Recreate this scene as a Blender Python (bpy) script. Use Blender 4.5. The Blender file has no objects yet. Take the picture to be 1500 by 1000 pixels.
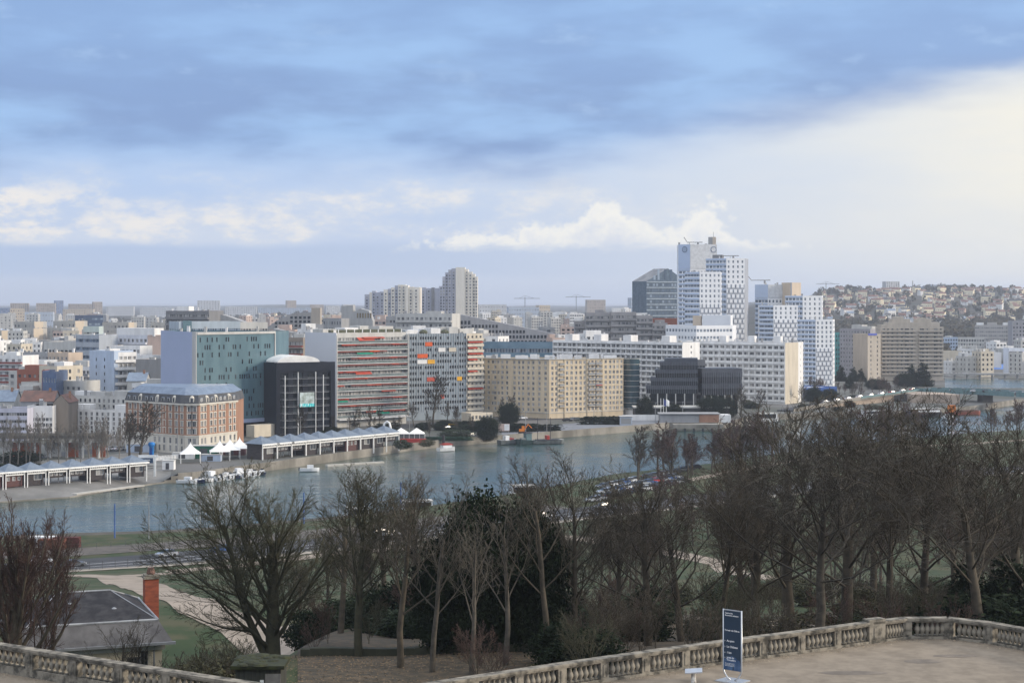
import bpy, math, random
from mathutils import Vector, noise
R = math.radians
random.seed(7)
SC = bpy.context.scene
COL = SC.collection

# ---------------------------------------------------------------- camera
F, CX, CY, H = 2600.0, 750.0, 440.0, 50.0          # focal length and horizon in photo pixels (1500 x 1000), eye height
cd = bpy.data.cameras.new('camera'); cam = bpy.data.objects.new('camera', cd); COL.objects.link(cam)
cam.location = (0, 0, H); cam.rotation_euler = (R(90), 0, 0)
cd.sensor_width = 36; cd.lens = 36 * F / 1500; cd.shift_y = -(500 - CY) / 1500
cd.clip_start = 0.5; cd.clip_end = 60000
SC.camera = cam

# ---------------------------------------------------------------- sun, exposure
SUN_AZ, SUN_EL = 92, 17                              # degrees right of the view axis, above the horizon
sd = bpy.data.lights.new('sun', 'SUN'); so = bpy.data.objects.new('sun', sd); COL.objects.link(so)
sd.energy = 3.8; sd.angle = R(11); sd.color = (1.0, 0.87, 0.70)
dv = Vector((math.sin(R(SUN_AZ)) * math.cos(R(SUN_EL)), math.cos(R(SUN_AZ)) * math.cos(R(SUN_EL)), math.sin(R(SUN_EL))))
so.rotation_euler = dv.to_track_quat('Z', 'Y').to_euler()
vs = SC.view_settings
vs.view_transform = 'Standard'; vs.look = 'None'; vs.gamma = 1; vs.use_curve_mapping = False; vs.exposure = 0.0
SC.cycles.use_denoising = True
SC.cycles.denoiser = 'OPENIMAGEDENOISE'
SC.cycles.denoising_prefilter = 'ACCURATE'
SC.cycles.max_bounces = 6; SC.cycles.diffuse_bounces = 2; SC.cycles.glossy_bounces = 3
SC.cycles.volume_bounces = 0; SC.cycles.transparent_max_bounces = 6
SC.cycles.use_adaptive_sampling = False

# ---------------------------------------------------------------- node maths
class E:
    """A socket in a shader tree that can be calculated with."""
    def __init__(s, nt, sock): s.nt, s.s = nt, sock
    def op(s, o, *a, clamp=False):
        n = s.nt.nodes.new('ShaderNodeMath'); n.operation = o; n.use_clamp = clamp
        for i, x in enumerate((s,) + a):
            if isinstance(x, E): s.nt.links.new(x.s, n.inputs[i])
            else: n.inputs[i].default_value = x
        return E(s.nt, n.outputs[0])
    def __add__(s, o): return s.op('ADD', o)
    def __sub__(s, o): return s.op('SUBTRACT', o)
    def __mul__(s, o): return s.op('MULTIPLY', o)
    def __truediv__(s, o): return s.op('DIVIDE', o)
    __radd__ = __add__; __rmul__ = __mul__
    def step(s, a, b):
        n = s.nt.nodes.new('ShaderNodeMapRange'); n.interpolation_type = 'SMOOTHSTEP'; n.clamp = True
        s.nt.links.new(s.s, n.inputs[0])
        for i, x in ((1, a), (2, b)):
            if isinstance(x, E): s.nt.links.new(x.s, n.inputs[i])
            else: n.inputs[i].default_value = x
        return E(s.nt, n.outputs[0])
def comb(nt, x, y, z):
    n = nt.nodes.new('ShaderNodeCombineXYZ')
    for i, q in enumerate((x, y, z)):
        if isinstance(q, E): nt.links.new(q.s, n.inputs[i])
        else: n.inputs[i].default_value = q
    return E(nt, n.outputs[0])
def fnoise(nt, vec, scale, detail=4, rough=.55):
    n = nt.nodes.new('ShaderNodeTexNoise'); nt.links.new(vec.s, n.inputs['Vector'])
    n.inputs['Scale'].default_value = scale; n.inputs['Detail'].default_value = detail; n.inputs['Roughness'].default_value = rough
    return E(nt, n.outputs['Fac'])
def cmix(nt, fac, a, b):
    n = nt.nodes.new('ShaderNodeMix'); n.data_type = 'RGBA'
    if isinstance(fac, E): nt.links.new(fac.s, n.inputs[0])
    else: n.inputs[0].default_value = fac
    for i, q in ((6, a), (7, b)):
        if isinstance(q, E): nt.links.new(q.s, n.inputs[i])
        else: n.inputs[i].default_value = (*q, 1)
    return E(nt, n.outputs[2])
def lin(r, g, b):
    """sRGB 0-255 to linear."""
    f = lambda c: (c / 255 / 12.92) if c <= 10 else ((c / 255 + .055) / 1.055) ** 2.4
    return (f(r), f(g), f(b))

# ---------------------------------------------------------------- world: Nishita sky under layers of cloud
wd = bpy.data.worlds.new('World'); SC.world = wd; wd.use_nodes = True
nt = wd.node_tree; nt.nodes.clear()
WS = 0.1
out = nt.nodes.new('ShaderNodeOutputWorld'); bg = nt.nodes.new('ShaderNodeBackground'); bg.inputs[1].default_value = WS
nt.links.new(bg.outputs[0], out.inputs[0])
sky = nt.nodes.new('ShaderNodeTexSky'); sky.sky_type = 'NISHITA'; sky.sun_disc = False
sky.sun_elevation = R(SUN_EL); sky.sun_rotation = R(SUN_AZ)
tc = nt.nodes.new('ShaderNodeTexCoord'); sp = nt.nodes.new('ShaderNodeSeparateXYZ'); nt.links.new(tc.outputs['Generated'], sp.inputs[0])
dx, dy, dz = (E(nt, sp.outputs[i]) for i in range(3))
u = dx.op('ARCTAN2', dy)                    # azimuth from the view axis, to the right
v = dz.op('ARCSINE')                        # elevation
def sc(c): return tuple(x / WS for x in lin(*c))
PX = 1 / 2600.0
def el(py): return (440 - py) * PX
def az(px): return (px - 750) * PX
st = comb(nt, u * 4.0, v * 15.0, 0.0)
fine = comb(nt, u * 16.0, v * 34.0, 3.0)
n1 = fnoise(nt, st, 1.5, 4, .5); n2 = fnoise(nt, st, 3.6, 4, .5); n3 = fnoise(nt, fine, 1.7, 7, .6); n4 = fnoise(nt, fine, 4.5, 6, .62)
puff = comb(nt, u * 40.0, v * 46.0, 8.0); n5 = fnoise(nt, puff, 1.0, 3, .5); n6 = fnoise(nt, puff, 3.2, 5, .6)
warp = (n1 - .5) * .05 + (n2 - .5) * .025
vw = v + warp
# clear part between the clouds: pale near the ground, blue higher up
hz = cmix(nt, v.step(el(438), el(385)), sc((204, 214, 232)), sc((190, 207, 235)))
hz = cmix(nt, v.step(el(400), el(200)), hz, sc((182, 208, 244)))
base = cmix(nt, v.step(.15, .9), hz, E(nt, sky.outputs[0]))
# far haze band low over the ground, greyer
base = cmix(nt, (v + (n2 - .5) * .008).step(el(352), el(372)) * .0 + 0.0, base, base)
band = (v + (n2 - .5) * .006).step(el(412), el(398)) * (v + (n1 - .5) * .004).step(el(352), el(368)) * u.step(az(1180), az(650))
base = cmix(nt, band * .8, base, sc((177, 197, 228)))
# broken bright cloud between the band and the deck
wm = (v + (n1 - .5) * .02).step(el(362), el(345)) * (v + (n2 - .5) * .03).step(el(232), el(300)) * (n3 * .45 + n1 * .65).step(.38, .66)
wcol = cmix(nt, (n4 * .45 + n3 * .55).step(.44, .62), sc((214, 223, 238)), sc((248, 243, 236)))
base = cmix(nt, wm * u.step(az(1350), az(420)) * .95, base, wcol)
wl = (v + (n3 - .5) * .022).step(el(356), el(340)) * (v + (n3 - .5) * .03).step(el(262), el(292)) * u.step(az(330), az(-60)) * (n3 * .7 + n4 * .4).step(.46, .62)
base = cmix(nt, wl, base, sc((250, 244, 236)))
# bright veil to the right, towards the hidden sun
gu = (u - az(1670)) * 3.8; gv = (v - el(250)) * 6.8
g = (gu * gu + gv * gv) * -1.0
g = g.op('EXPONENT') * (n1 * .7 + n2 * .35 + .5)
base = cmix(nt, g.op('MINIMUM', 1.0) * .95, base, sc((252, 247, 232)))
# cumulus bank with a flat base
rag = (n5 - .5) * .040 + (n6 - .5) * .020
hump = u.step(az(480), az(760)) * u.step(az(1290), az(1000)) * .015
hump = hump + (((u - az(885)) * 52.0).op('POWER', 2.0) * -1.0).op('EXPONENT') * .016 + (((u - az(1035)) * 70.0).op('POWER', 2.0) * -1.0).op('EXPONENT') * .012
top = hump + rag + el(372)
cm = (top - v).step(-.0012, .0062) * (v + (n4 - .5) * .012).step(el(371), el(352)) * u.step(az(500), az(640))
ccol = cmix(nt, (top - v).step(.003, .030) * .7 + (n6 - .5) * 1.0, sc((255, 252, 243)), sc((219, 225, 237)))
base = cmix(nt, cm * .97, base, ccol)
# the grey-blue deck overhead; its lower edge climbs to the right
edge = u.step(az(760), az(1560)) * (el(120) - el(245)) + el(245)
dk = (vw - edge).step(-.014, .018)
deep = (n1 * .75 + n2 * .45).step(.46, .70)
dcol = cmix(nt, deep, sc((160, 197, 241)), sc((133, 163, 210)))
dcol = cmix(nt, (v + (n1 - .5) * .1).step(el(150), el(20)) * .5, dcol, sc((150, 187, 235)))
dcol = cmix(nt, (n3 * .5 + n2 * .6).step(.60, .80) * .6, dcol, sc((186, 217, 250)))
dcol = cmix(nt, ((vw - edge) * -1.0 + .03).step(.0, .03) * u.step(az(700), az(1100)) * .5, dcol, sc((150, 176, 218)))
base = cmix(nt, dk * (v * -1.0).step(-1.2, -.5) * .97, base, dcol)
# sky out of view overhead and behind, brightened to add fill light on facades
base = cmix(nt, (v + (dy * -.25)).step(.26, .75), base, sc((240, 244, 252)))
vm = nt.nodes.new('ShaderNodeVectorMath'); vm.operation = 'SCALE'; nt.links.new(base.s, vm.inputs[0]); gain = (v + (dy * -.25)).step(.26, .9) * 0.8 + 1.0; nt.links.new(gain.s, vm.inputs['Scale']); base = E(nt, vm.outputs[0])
# below the horizon: dull ground light
base = cmix(nt, v.step(0.0, -.02), base, sc((120, 118, 112)))
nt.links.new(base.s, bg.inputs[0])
# ---------------------------------------------------------------- where things stand
def W(px, Y): return (px - CX) * Y / F
def ZZ(py, Y): return H - (py - CY) * Y / F
def G(px, py, z=0.0):
    Y = (H - z) * F / (py - CY); return (W(px, Y), Y)
def Yb(py, z=0.0): return (H - z) * F / (py - CY)
def sstep(a, b, x):
    t = max(0.0, min(1.0, (x - a) / (b - a))); return t * t * (3 - 2 * t)
def interp(x, pts):
    if x <= pts[0][0]: return pts[0][1]
    for (a, p), (b, q) in zip(pts, pts[1:]):
        if x <= b: return p + (q - p) * (x - a) / (b - a)
    return pts[-1][1]
ZT, ZWATER = 35.8, -2.4
PARK = [(60, 32.5), (78, 31.0), (100, 29.5), (120, 27), (150, 23), (200, 16.5), (250, 9.6), (300, 3.6), (322, .6), (334, .1), (362, 0), (2000, 0)]
def park(x, Y):
    z = interp(Y, PARK)
    z -= 4.5 * sstep(-12, -22, x) * sstep(70, 95, Y) * sstep(190, 140, Y)
    z += (noise.noise((x * .05, Y * .05, 0)) * .5 + noise.noise((x * .2, Y * .2, 5)) * .12) * sstep(360, 250, Y)
    return z
def onpark(px, py):
    lo, hi = 60.0, 900.0
    for _ in range(50):
        m = (lo + hi) / 2
        if ZZ(py, m) > park(W(px, m), m): lo = m
        else: hi = m
    return (W(px, lo), lo)
NB = [(-500, 818), (-150, 812), (60, 798), (220, 793), (330, 786), (560, 765), (760, 735), (900, 706), (1050, 689), (1200, 665), (1400, 645), (1500, 638), (1700, 622), (2100, 606)]
FB = [(-500, 790), (-60, 740), (100, 729), (218, 710), (240, 707), (285, 704), (400, 688), (520, 671), (600, 660), (650, 654), (700, 650), (760, 645), (830, 640), (980, 628), (1056, 628), (1110, 616), (1200, 612), (1310, 610), (1420, 603), (1490, 592), (1700, 586), (2100, 580)]
def Ynear(px): return Yb(interp(px, NB), ZWATER)
def Yfar(px): return Yb(interp(px, FB), ZWATER)
def hill(px, Y):
    a = sstep(900, 1260, px)
    b = sstep(640, 420, px) if px < 640 else 0.0
    r = 57 * a * sstep(1850, 3300, Y) + 10 * a * sstep(1300, 1900, Y)
    l = (16 + 9 * sstep(300, 420, px) * sstep(560, 440, px)) * sstep(2300, 4200, Y)
    m = 13 * sstep(2400, 4600, Y)
    return max(r, l, m) + 5 * noise.noise((px * .012, Y * .0011, 3)) * sstep(2000, 3000, Y)

# ---------------------------------------------------------------- materials
MATS = {}
def mat(name, c1, c2=None, rough=.8, scale=.6, stretch=(1, 1, 1), spec=.3, metal=0.0, bump=0.0, bscale=8.0, detail=4, coord='Object', lo=.35, hi=.65, vary=0.0, emit=None):
    if name in MATS: return MATS[name]
    m = bpy.data.materials.new(name); m.use_nodes = True; MATS[name] = m
    t = m.node_tree; b = t.nodes['Principled BSDF']
    b.inputs['Roughness'].default_value = rough; b.inputs['Specular IOR Level'].default_value = spec; b.inputs['Metallic'].default_value = metal
    if c2 is None: c2 = tuple(x * .82 for x in c1)
    tcn = t.nodes.new('ShaderNodeTexCoord'); mp = t.nodes.new('ShaderNodeMapping'); mp.inputs['Scale'].default_value = stretch
    t.links.new(tcn.outputs[coord], mp.inputs[0]); vec = E(t, mp.outputs[0])
    f = fnoise(t, vec, scale, detail, .6).step(lo, hi)
    col = cmix(t, f, c1, c2)
    if vary:
        oi = t.nodes.new('ShaderNodeObjectInfo'); hs = t.nodes.new('ShaderNodeHueSaturation')
        k = E(t, oi.outputs['Random']) * vary + (1 - vary / 2)
        t.links.new(k.s, hs.inputs['Value']); t.links.new(col.s, hs.inputs['Color']); col = E(t, hs.outputs[0])
    t.links.new(col.s, b.inputs['Base Color'])
    if bump:
        bn = t.nodes.new('ShaderNodeBump'); bn.inputs['Strength'].default_value = bump
        fb = fnoise(t, vec, bscale, 4, .6); t.links.new(fb.s, bn.inputs['Height']); t.links.new(bn.outputs[0], b.inputs['Normal'])
    if emit:
        b.inputs['Emission Color'].default_value = (*emit[0], 1); b.inputs['Emission Strength'].default_value = emit[1]
    return m
def wallmat(name, c, dirty=.78, rough=.85, k=1.0):
    """painted or rendered wall with faint rain streaks"""
    return mat(name, c, tuple(x * dirty for x in c), rough=rough, scale=.22 * k, stretch=(1.6, 1.6, .35), detail=7, lo=.3, hi=.75, spec=.2)
def glassmat(name, dark, pale, share=.25, rough=.12):
    """window glass: each pane a little different, some with a blind behind it"""
    if name in MATS: return MATS[name]
    m = bpy.data.materials.new(name); m.use_nodes = True; MATS[name] = m
    t = m.node_tree; b = t.nodes['Principled BSDF']; b.inputs['Roughness'].default_value = rough; b.inputs['Specular IOR Level'].default_value = .6
    oi = t.nodes.new('ShaderNodeObjectInfo'); ge = t.nodes.new('ShaderNodeNewGeometry')
    r = (E(t, oi.outputs['Random']) + E(t, ge.outputs['Random Per Island'])).op('FRACT')
    col = cmix(t, r.step(1 - share, 1 - share * .6), dark, pale)
    col = cmix(t, r.step(.0, .6) * .6, tuple(x * .5 for x in dark), col)
    t.links.new(col.s, b.inputs['Base Color'])
    return m

# ---------------------------------------------------------------- mesh builder
class MB:
    def __init__(s): s.v = []; s.f = []; s.m = []
    def poly(s, pts, mi=0):
        i = len(s.v); s.v += [tuple(p) for p in pts]; s.f.append(tuple(range(i, i + len(pts)))); s.m.append(mi)
    def faces(s, vs, fs, mi=0):
        i = len(s.v); s.v += [tuple(p) for p in vs]
        for f in fs: s.f.append(tuple(i + k for k in f)); s.m.append(mi)
    def box(s, x0, y0, z0, x1, y1, z1, mi=0):
        vs = [(x, y, z) for z in (z0, z1) for y in (y0, y1) for x in (x0, x1)]
        s.faces(vs, [(0, 2, 3, 1), (4, 5, 7, 6), (0, 1, 5, 4), (2, 6, 7, 3), (0, 4, 6, 2), (1, 3, 7, 5)], mi)
    def obox(s, o, d, x0, x1, y0, y1, z0, z1, mi=0):
        """box in a frame turned so that its x runs along d; y is to the left of d (away from the viewer)"""
        n = (-d[1], d[0]); P = lambda a, b, z: (o[0] + d[0] * a + n[0] * b, o[1] + d[1] * a + n[1] * b, z)
        vs = [P(x, y, z) for z in (z0, z1) for y in (y0, y1) for x in (x0, x1)]
        s.faces(vs, [(0, 2, 3, 1), (4, 5, 7, 6), (0, 1, 5, 4), (2, 6, 7, 3), (0, 4, 6, 2), (1, 3, 7, 5)], mi)
    def prism(s, pl, z0, z1, mi=0, top=None, bottom=True):
        n = len(pl)
        for i in range(n):
            a, b = pl[i], pl[(i + 1) % n]
            s.poly([(a[0], a[1], z0), (b[0], b[1], z0), (b[0], b[1], z1), (a[0], a[1], z1)], mi)
        s.poly([(p[0], p[1], z1) for p in pl], mi if top is None else top)
        if bottom: s.poly([(p[0], p[1], z0) for p in reversed(pl)], mi)
    def tube(s, pts, rad, n=6, mi=0, cap=False):
        rings = []; k = len(pts)
        for i, p in enumerate(pts):
            p = Vector(p); a = Vector(pts[max(i - 1, 0)]); b = Vector(pts[min(i + 1, k - 1)])
            t = (b - a).normalized() if (b - a).length > 1e-9 else Vector((0, 0, 1))
            x = t.orthogonal().normalized() if i == 0 else (px_ - t * px_.dot(t))
            if x.length < 1e-6: x = t.orthogonal()
            x.normalize(); px_ = x; y = t.cross(x)
            r = rad[i] if isinstance(rad, (list, tuple)) else rad
            base = len(s.v)
            for j in range(n):
                an = 2 * math.pi * j / n
                s.v.append(tuple(p + x * (math.cos(an) * r) + y * (math.sin(an) * r)))
            rings.append(base)
        for a, b in zip(rings, rings[1:]):
            for j in range(n):
                s.f.append((a + j, a + (j + 1) % n, b + (j + 1) % n, b + j)); s.m.append(mi)
        if cap:
            s.f.append(tuple(rings[0] + j for j in reversed(range(n)))); s.m.append(mi)
            s.f.append(tuple(rings[-1] + j for j in range(n))); s.m.append(mi)
    def lathe(s, prof, n=10, c=(0, 0, 0), mi=0):
        base = len(s.v)
        for r, z in prof:
            for j in range(n):
                an = 2 * math.pi * j / n; s.v.append((c[0] + r * math.cos(an), c[1] + r * math.sin(an), c[2] + z))
        for i in range(len(prof) - 1):
            for j in range(n):
                a = base + i * n; s.f.append((a + j, a + (j + 1) % n, a + n + (j + 1) % n, a + n + j)); s.m.append(mi)
        s.f.append(tuple(base + (len(prof) - 1) * n + j for j in range(n))); s.m.append(mi)
        s.f.append(tuple(base + j for j in reversed(range(n)))); s.m.append(mi)
    def mesh(s, name, mats, smooth=False):
        me = bpy.data.meshes.new(name); me.from_pydata(s.v, [], s.f)
        for m in (mats if isinstance(mats, (list, tuple)) else [mats]): me.materials.append(m)
        if any(s.m): me.polygons.foreach_set('material_index', s.m)
        if smooth: me.polygons.foreach_set('use_smooth', [True] * len(s.f))
        me.update(); return me
    def build(s, name, mats, parent=None, loc=None, smooth=False, label=None):
        return obj(name, s.mesh(name, mats, smooth), parent, loc, label=label)
def obj(name, me, parent=None, loc=None, rz=0.0, label=None):
    o = bpy.data.objects.new(name, me); COL.objects.link(o)
    if parent is not None: o.parent = parent
    if loc is not None: o.location = loc
    if rz: o.rotation_euler = (0, 0, rz)
    if label: o['label'] = label
    return o
def tag(o, label, cat, group=None, kind=None):
    o['label'] = label; o['category'] = cat
    if group: o['group'] = group
    if kind: o['kind'] = kind
    return o
def empty(name, loc, label, cat, group=None, rz=0.0):
    o = bpy.data.objects.new(name, None); COL.objects.link(o); o.location = loc; o.rotation_euler = (0, 0, rz); o.empty_display_size = .5
    return tag(o, label, cat, group)
def kids(o): return list(o.children)
def dup(o, parent=None, loc=None, rz=None, scale=None, label=None, group=None, depth=0):
    """a copy of a thing with copies of its parts; mesh data stays shared"""
    ch = KID.get(o.name)
    if ch is None: ch = KID[o.name] = kids(o)
    c = o.copy(); COL.objects.link(c)
    if parent is not None: c.parent = parent
    if loc is not None: c.location = loc
    if rz is not None: c.rotation_euler = (0, 0, rz)
    if scale is not None: c.scale = scale if isinstance(scale, tuple) else (scale,) * 3
    if label: c['label'] = label
    if group: c['group'] = group
    for k in ch: dup(k, c)
    return c
KID = {}
def structure(o): o['kind'] = 'structure'; return o
# ---------------------------------------------------------------- ground, water
def grassmat():
    return mat('park_grass', (.027, .044, .013), (.064, .061, .029), rough=.95, scale=.16, detail=14, lo=.40, hi=.62, bump=.4, bscale=1.2)
mud = mat('bank_mud', (.10, .085, .065), (.055, .05, .035), rough=.9, scale=.2, detail=8)
asphalt = mat('asphalt', (.050, .051, .055), (.034, .035, .038), rough=.85, scale=.12, detail=8)
paving = mat('quay_paving', (.20, .195, .185), (.13, .128, .12), rough=.9, scale=.1, detail=8)
citym = mat('city_ground', (.13, .125, .12), (.07, .075, .06), rough=.9, scale=.02, detail=8)
hillm = mat('hill_wood', (.030, .036, .026), (.075, .062, .048), rough=.95, scale=.03, detail=10)
gravel = mat('terrace_gravel', (.240, .200, .152), (.165, .136, .103), rough=.95, scale=1.3, detail=15, lo=.30, hi=.72, bump=.25, bscale=14)
pathm = mat('path_gravel', (.30, .25, .20), (.21, .175, .135), rough=.95, scale=.25, detail=8)
stone = mat('old_stone', (.255, .228, .182), (.055, .051, .042), rough=.9, scale=2.4, detail=10, lo=.38, hi=.66, bump=.5, bscale=9, coord='Object')
conc = mat('quay_concrete', (.27, .25, .215), (.13, .12, .10), rough=.9, scale=.12, stretch=(1, 1, .5), detail=9)

b = MB(); b.box(-26000, -800, -13, 26000, 40000, -12)
structure(b.build('ground', citym))
def fan(cols, rows, zf, name, mats, mif=None):
    """a sheet of ground on a fan of sight lines: rows(px) lists the distances, zf the height"""
    b = MB(); g = []
    for px in cols:
        ys = rows(px); g.append([len(b.v) + i for i in range(len(ys))])
        b.v += [(W(px, Y), Y, zf(px, Y)) for Y in ys]
    for i in range(len(cols) - 1):
        for j in range(len(g[i]) - 1):
            b.f.append((g[i][j], g[i + 1][j], g[i + 1][j + 1], g[i][j + 1])); b.m.append(mif(cols[i], (b.v[g[i][j]][1])) if mif else 0)
    return structure(b.build(name, mats, smooth=True))
cols = list(range(-420, 1960, 14))
nr = [i / 90 for i in range(91)]
def nrows(px):
    yn = Ynear(px); return [60 + (yn - 60) * t ** 1.25 for t in nr] + [yn + 1.5, yn + 6]
def nz(px, Y):
    yn = Ynear(px)
    if Y > yn + 5: return -6.0
    if Y > yn + 1: return -2.4
    return park(W(px, Y), Y)
fan(cols, nrows, nz, 'park_ground', [grassmat(), mud], lambda px, Y: 1 if Y > Ynear(px) - 5 else 0)
fr = [0, .004, .009, .013, .017, .021, .025, .03, .06, .1, .16, .24] + [.24 + .76 * i / 50 for i in range(1, 51)]
def frows(px):
    yf = Yfar(px); return [yf + (11000 - yf) * t ** 1.7 for t in fr]
def cityz(px, Y):
    k = sstep(262, 232, px)
    return hill(px, Y) if Y > 900 else -2.2 * k * (1 - sstep(0, 17, Y - Yfar(px)))
fan(list(range(-420, 1960, 10)), frows, cityz, 'city_ground', [citym, paving, hillm], lambda px, Y: 2 if Y > 1500 else 1 if px < 245 and Y < Yfar(px) + 30 else 0)
# river: one sheet that runs under both banks
wm_ = bpy.data.materials.new('river_water'); wm_.use_nodes = True
t = wm_.node_tree; bs = t.nodes['Principled BSDF']; bs.inputs['Base Color'].default_value = (.035, .062, .058, 1); bs.inputs['Roughness'].default_value = .09; bs.inputs['Specular IOR Level'].default_value = .5
tcn = t.nodes.new('ShaderNodeTexCoord'); mp = t.nodes.new('ShaderNodeMapping'); mp.inputs['Scale'].default_value = (.55, 1.0, 1); mp.inputs['Rotation'].default_value = (0, 0, R(-25)); t.links.new(tcn.outputs['Object'], mp.inputs[0])
vec = E(t, mp.outputs[0]); hgt = fnoise(t, vec, .35, 5, .6) + fnoise(t, vec, .05, 3, .5) * .6
bn = t.nodes.new('ShaderNodeBump'); bn.inputs['Strength'].default_value = .55; bn.inputs['Distance'].default_value = .6; t.links.new(hgt.s, bn.inputs['Height']); t.links.new(bn.outputs[0], bs.inputs['Normal'])
rv = fnoise(t, vec, .022, 5, .65).step(.38, .62) * .16 + .045; t.links.new(rv.s, bs.inputs['Roughness']); mcol = cmix(t, fnoise(t, vec, .03, 4, .6).step(.35, .65), (.020, .058, .054), (.046, .068, .056)); t.links.new(mcol.s, bs.inputs['Base Color'])
b = MB(); pts = []
for i in range(len(cols) - 1):
    p, q = cols[i], cols[i + 1]
    b.poly([(W(p, Ynear(p) - 3), Ynear(p) - 3, ZWATER), (W(q, Ynear(q) - 3), Ynear(q) - 3, ZWATER), (W(q, Yfar(q) + 2), Yfar(q) + 2, ZWATER), (W(p, Yfar(p) + 2), Yfar(p) + 2, ZWATER)])
structure(b.build('river', wm_))
# a further reach of the river, past the bridge
def sheet(name, pts, z, m, kind=True, zs=None):
    b = MB(); b.poly([(x, y, z) for x, y in pts]); o = b.build(name, m)
    return structure(o) if kind else o
sheet('river_reach', [G(1384, 568), G(1620, 569), G(1620, 553), G(1384, 554)], .012, wm_)
# quay walls along the far bank
b = MB()
qc = [p for p in range(-420, 1960, 10)]
for i in range(len(qc) - 1):
    p, q = qc[i], qc[i + 1]; a = (W(p, Yfar(p)), Yfar(p)); c = (W(q, Yfar(q)), Yfar(q)); L = math.dist(a, c); d = ((c[0] - a[0]) / L, (c[1] - a[1]) / L)
    b.obox(a, d, 0, L, -.35, 0, -6, .25 - 2.3 * sstep(262, 232, p))
tag(b.build('quay_wall', conc), 'stained concrete quay wall along the far bank of the river', 'wall')
def drape(name, px_pts, width, m, off=.05, step=3.0, zf=park):
    """strip that follows the ground along a line of photo points; width in metres"""
    P = []
    for (a, c) in zip(px_pts, px_pts[1:]):
        n = max(2, int(math.dist(a, c) / step))
        P += [(a[0] + (c[0] - a[0]) * i / n, a[1] + (c[1] - a[1]) * i / n) for i in range(n)]
    P.append(px_pts[-1]); b = MB(); rows = []
    for i, p in enumerate(P):
        q0 = P[max(i - 2, 0)]; q1 = P[min(i + 2, len(P) - 1)]; L = math.dist(q0, q1) or 1; d = ((q1[0] - q0[0]) / L, (q1[1] - q0[1]) / L)
        w = width(i / (len(P) - 1)) if callable(width) else width; row = []
        for k in range(5):
            s = (k / 4 - .5) * w; x, y = p[0] - d[1] * s, p[1] + d[0] * s
            row.append(len(b.v)); b.v.append((x, y, zf(x, y) + off))
        rows.append(row)
    for r0, r1 in zip(rows, rows[1:]):
        for k in range(4): b.f.append((r0[k], r1[k], r1[k + 1], r0[k + 1])); b.m.append(0)
    return structure(b.build(name, m, smooth=True))
drape('park_path', [onpark(*p) for p in ((100, 842), (175, 846), (235, 868), (300, 895), (365, 925), (440, 952))], lambda t: 7.5 - 2.5 * t, pathm, .07)
drape('park_path', [onpark(*p) for p in ((175, 845), (260, 836), (330, 830), (480, 812), (620, 800), (760, 792))], 4.5, pathm, .06)
drape('park_path', [onpark(*p) for p in ((700, 775), (860, 790), (960, 805), (1060, 826), (1130, 850))], 6, pathm, .07)
drape('park_path', [onpark(*p) for p in ((430, 915), (560, 905), (700, 905), (880, 905), (1040, 905), (1240, 925))], 4, pathm, .06)
drape('towpath', [G(*p) for p in ((960, 712), (1040, 697), (1120, 682), (1200, 669), (1300, 655), (1420, 650), (1560, 640))], 4.0, pathm, .06)
ROAD = [G(*p) for p in ((-320, 844), (-60, 838), (80, 831), (240, 819), (330, 811), (460, 798), (560, 786), (700, 769), (820, 754), (960, 739), (1100, 722), (1300, 700), (1600, 680))]
drape('river_road', ROAD, 15, asphalt, .10)
TRAM = [G(*p) for p in ((-320, 822), (-60, 816), (80, 811), (220, 801), (330, 794), (560, 772), (700, 756), (820, 742))]
drape('tram_track_bed', TRAM, 11, mat('ballast', (.125, .108, .088), (.070, .062, .052), scale=.35, detail=12), .08)
white = mat('white_paint', (.78, .78, .76), (.66, .66, .64), rough=.6, scale=.5)
def offset(pts, d):
    o = []
    for i, p in enumerate(pts):
        a = pts[max(i - 1, 0)]; c = pts[min(i + 1, len(pts) - 1)]; L = math.dist(a, c); o.append((p[0] - (c[1] - a[1]) / L * d, p[1] + (c[0] - a[0]) / L * d))
    return o
for d in (-3.6, 0): drape('road_marking', offset(ROAD, d), .18, white, .112)
rail = mat('rail_steel', (.16, .13, .11), (.10, .08, .07), rough=.5, metal=.6)
for d in (-2.1, -.7, .7, 2.1): drape('tram_rail', offset(TRAM, d), .12, rail, .16)
drape('kerb', offset(ROAD, -7.8), .35, mat('kerb_stone', (.42, .40, .36), (.30, .29, .26)), .2)
drape('footway', offset(ROAD, -9.4), 2.6, mat('footway_sand', (.34, .30, .24), (.25, .22, .18), scale=.4), .12)
# quay roads and yards on the far bank
FZ = lambda x, y: 0.0
drape('quay_road', [G(*p) for p in ((-200, 690), (60, 668), (200, 655), (330, 652), (480, 636), (620, 622), (700, 616), (830, 612), (930, 600), (1060, 590), (1200, 582))], 14, asphalt, .03, zf=FZ)
def bankside(name, pts, m, z):
    """paved sheet whose river edge keeps a metre back from the quay wall"""
    b = MB()
    for (p, Y0), (q, Y1) in zip(pts, pts[1:]): b.poly([(W(p, Yfar(p) + .6), Yfar(p) + .6, z), (W(q, Yfar(q) + .6), Yfar(q) + .6, z), (W(q, Y1), Y1, z), (W(p, Y0), Y0, z)])
    return structure(b.build(name, m))
bankside('wharf', [(p, Yfar(p) + 34 + (p - 735) * .05) for p in range(735, 1061, 13)], mat('wharf_paving', (.19, .20, .215), (.15, .155, .17), scale=.05, rough=.8), .035)
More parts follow.
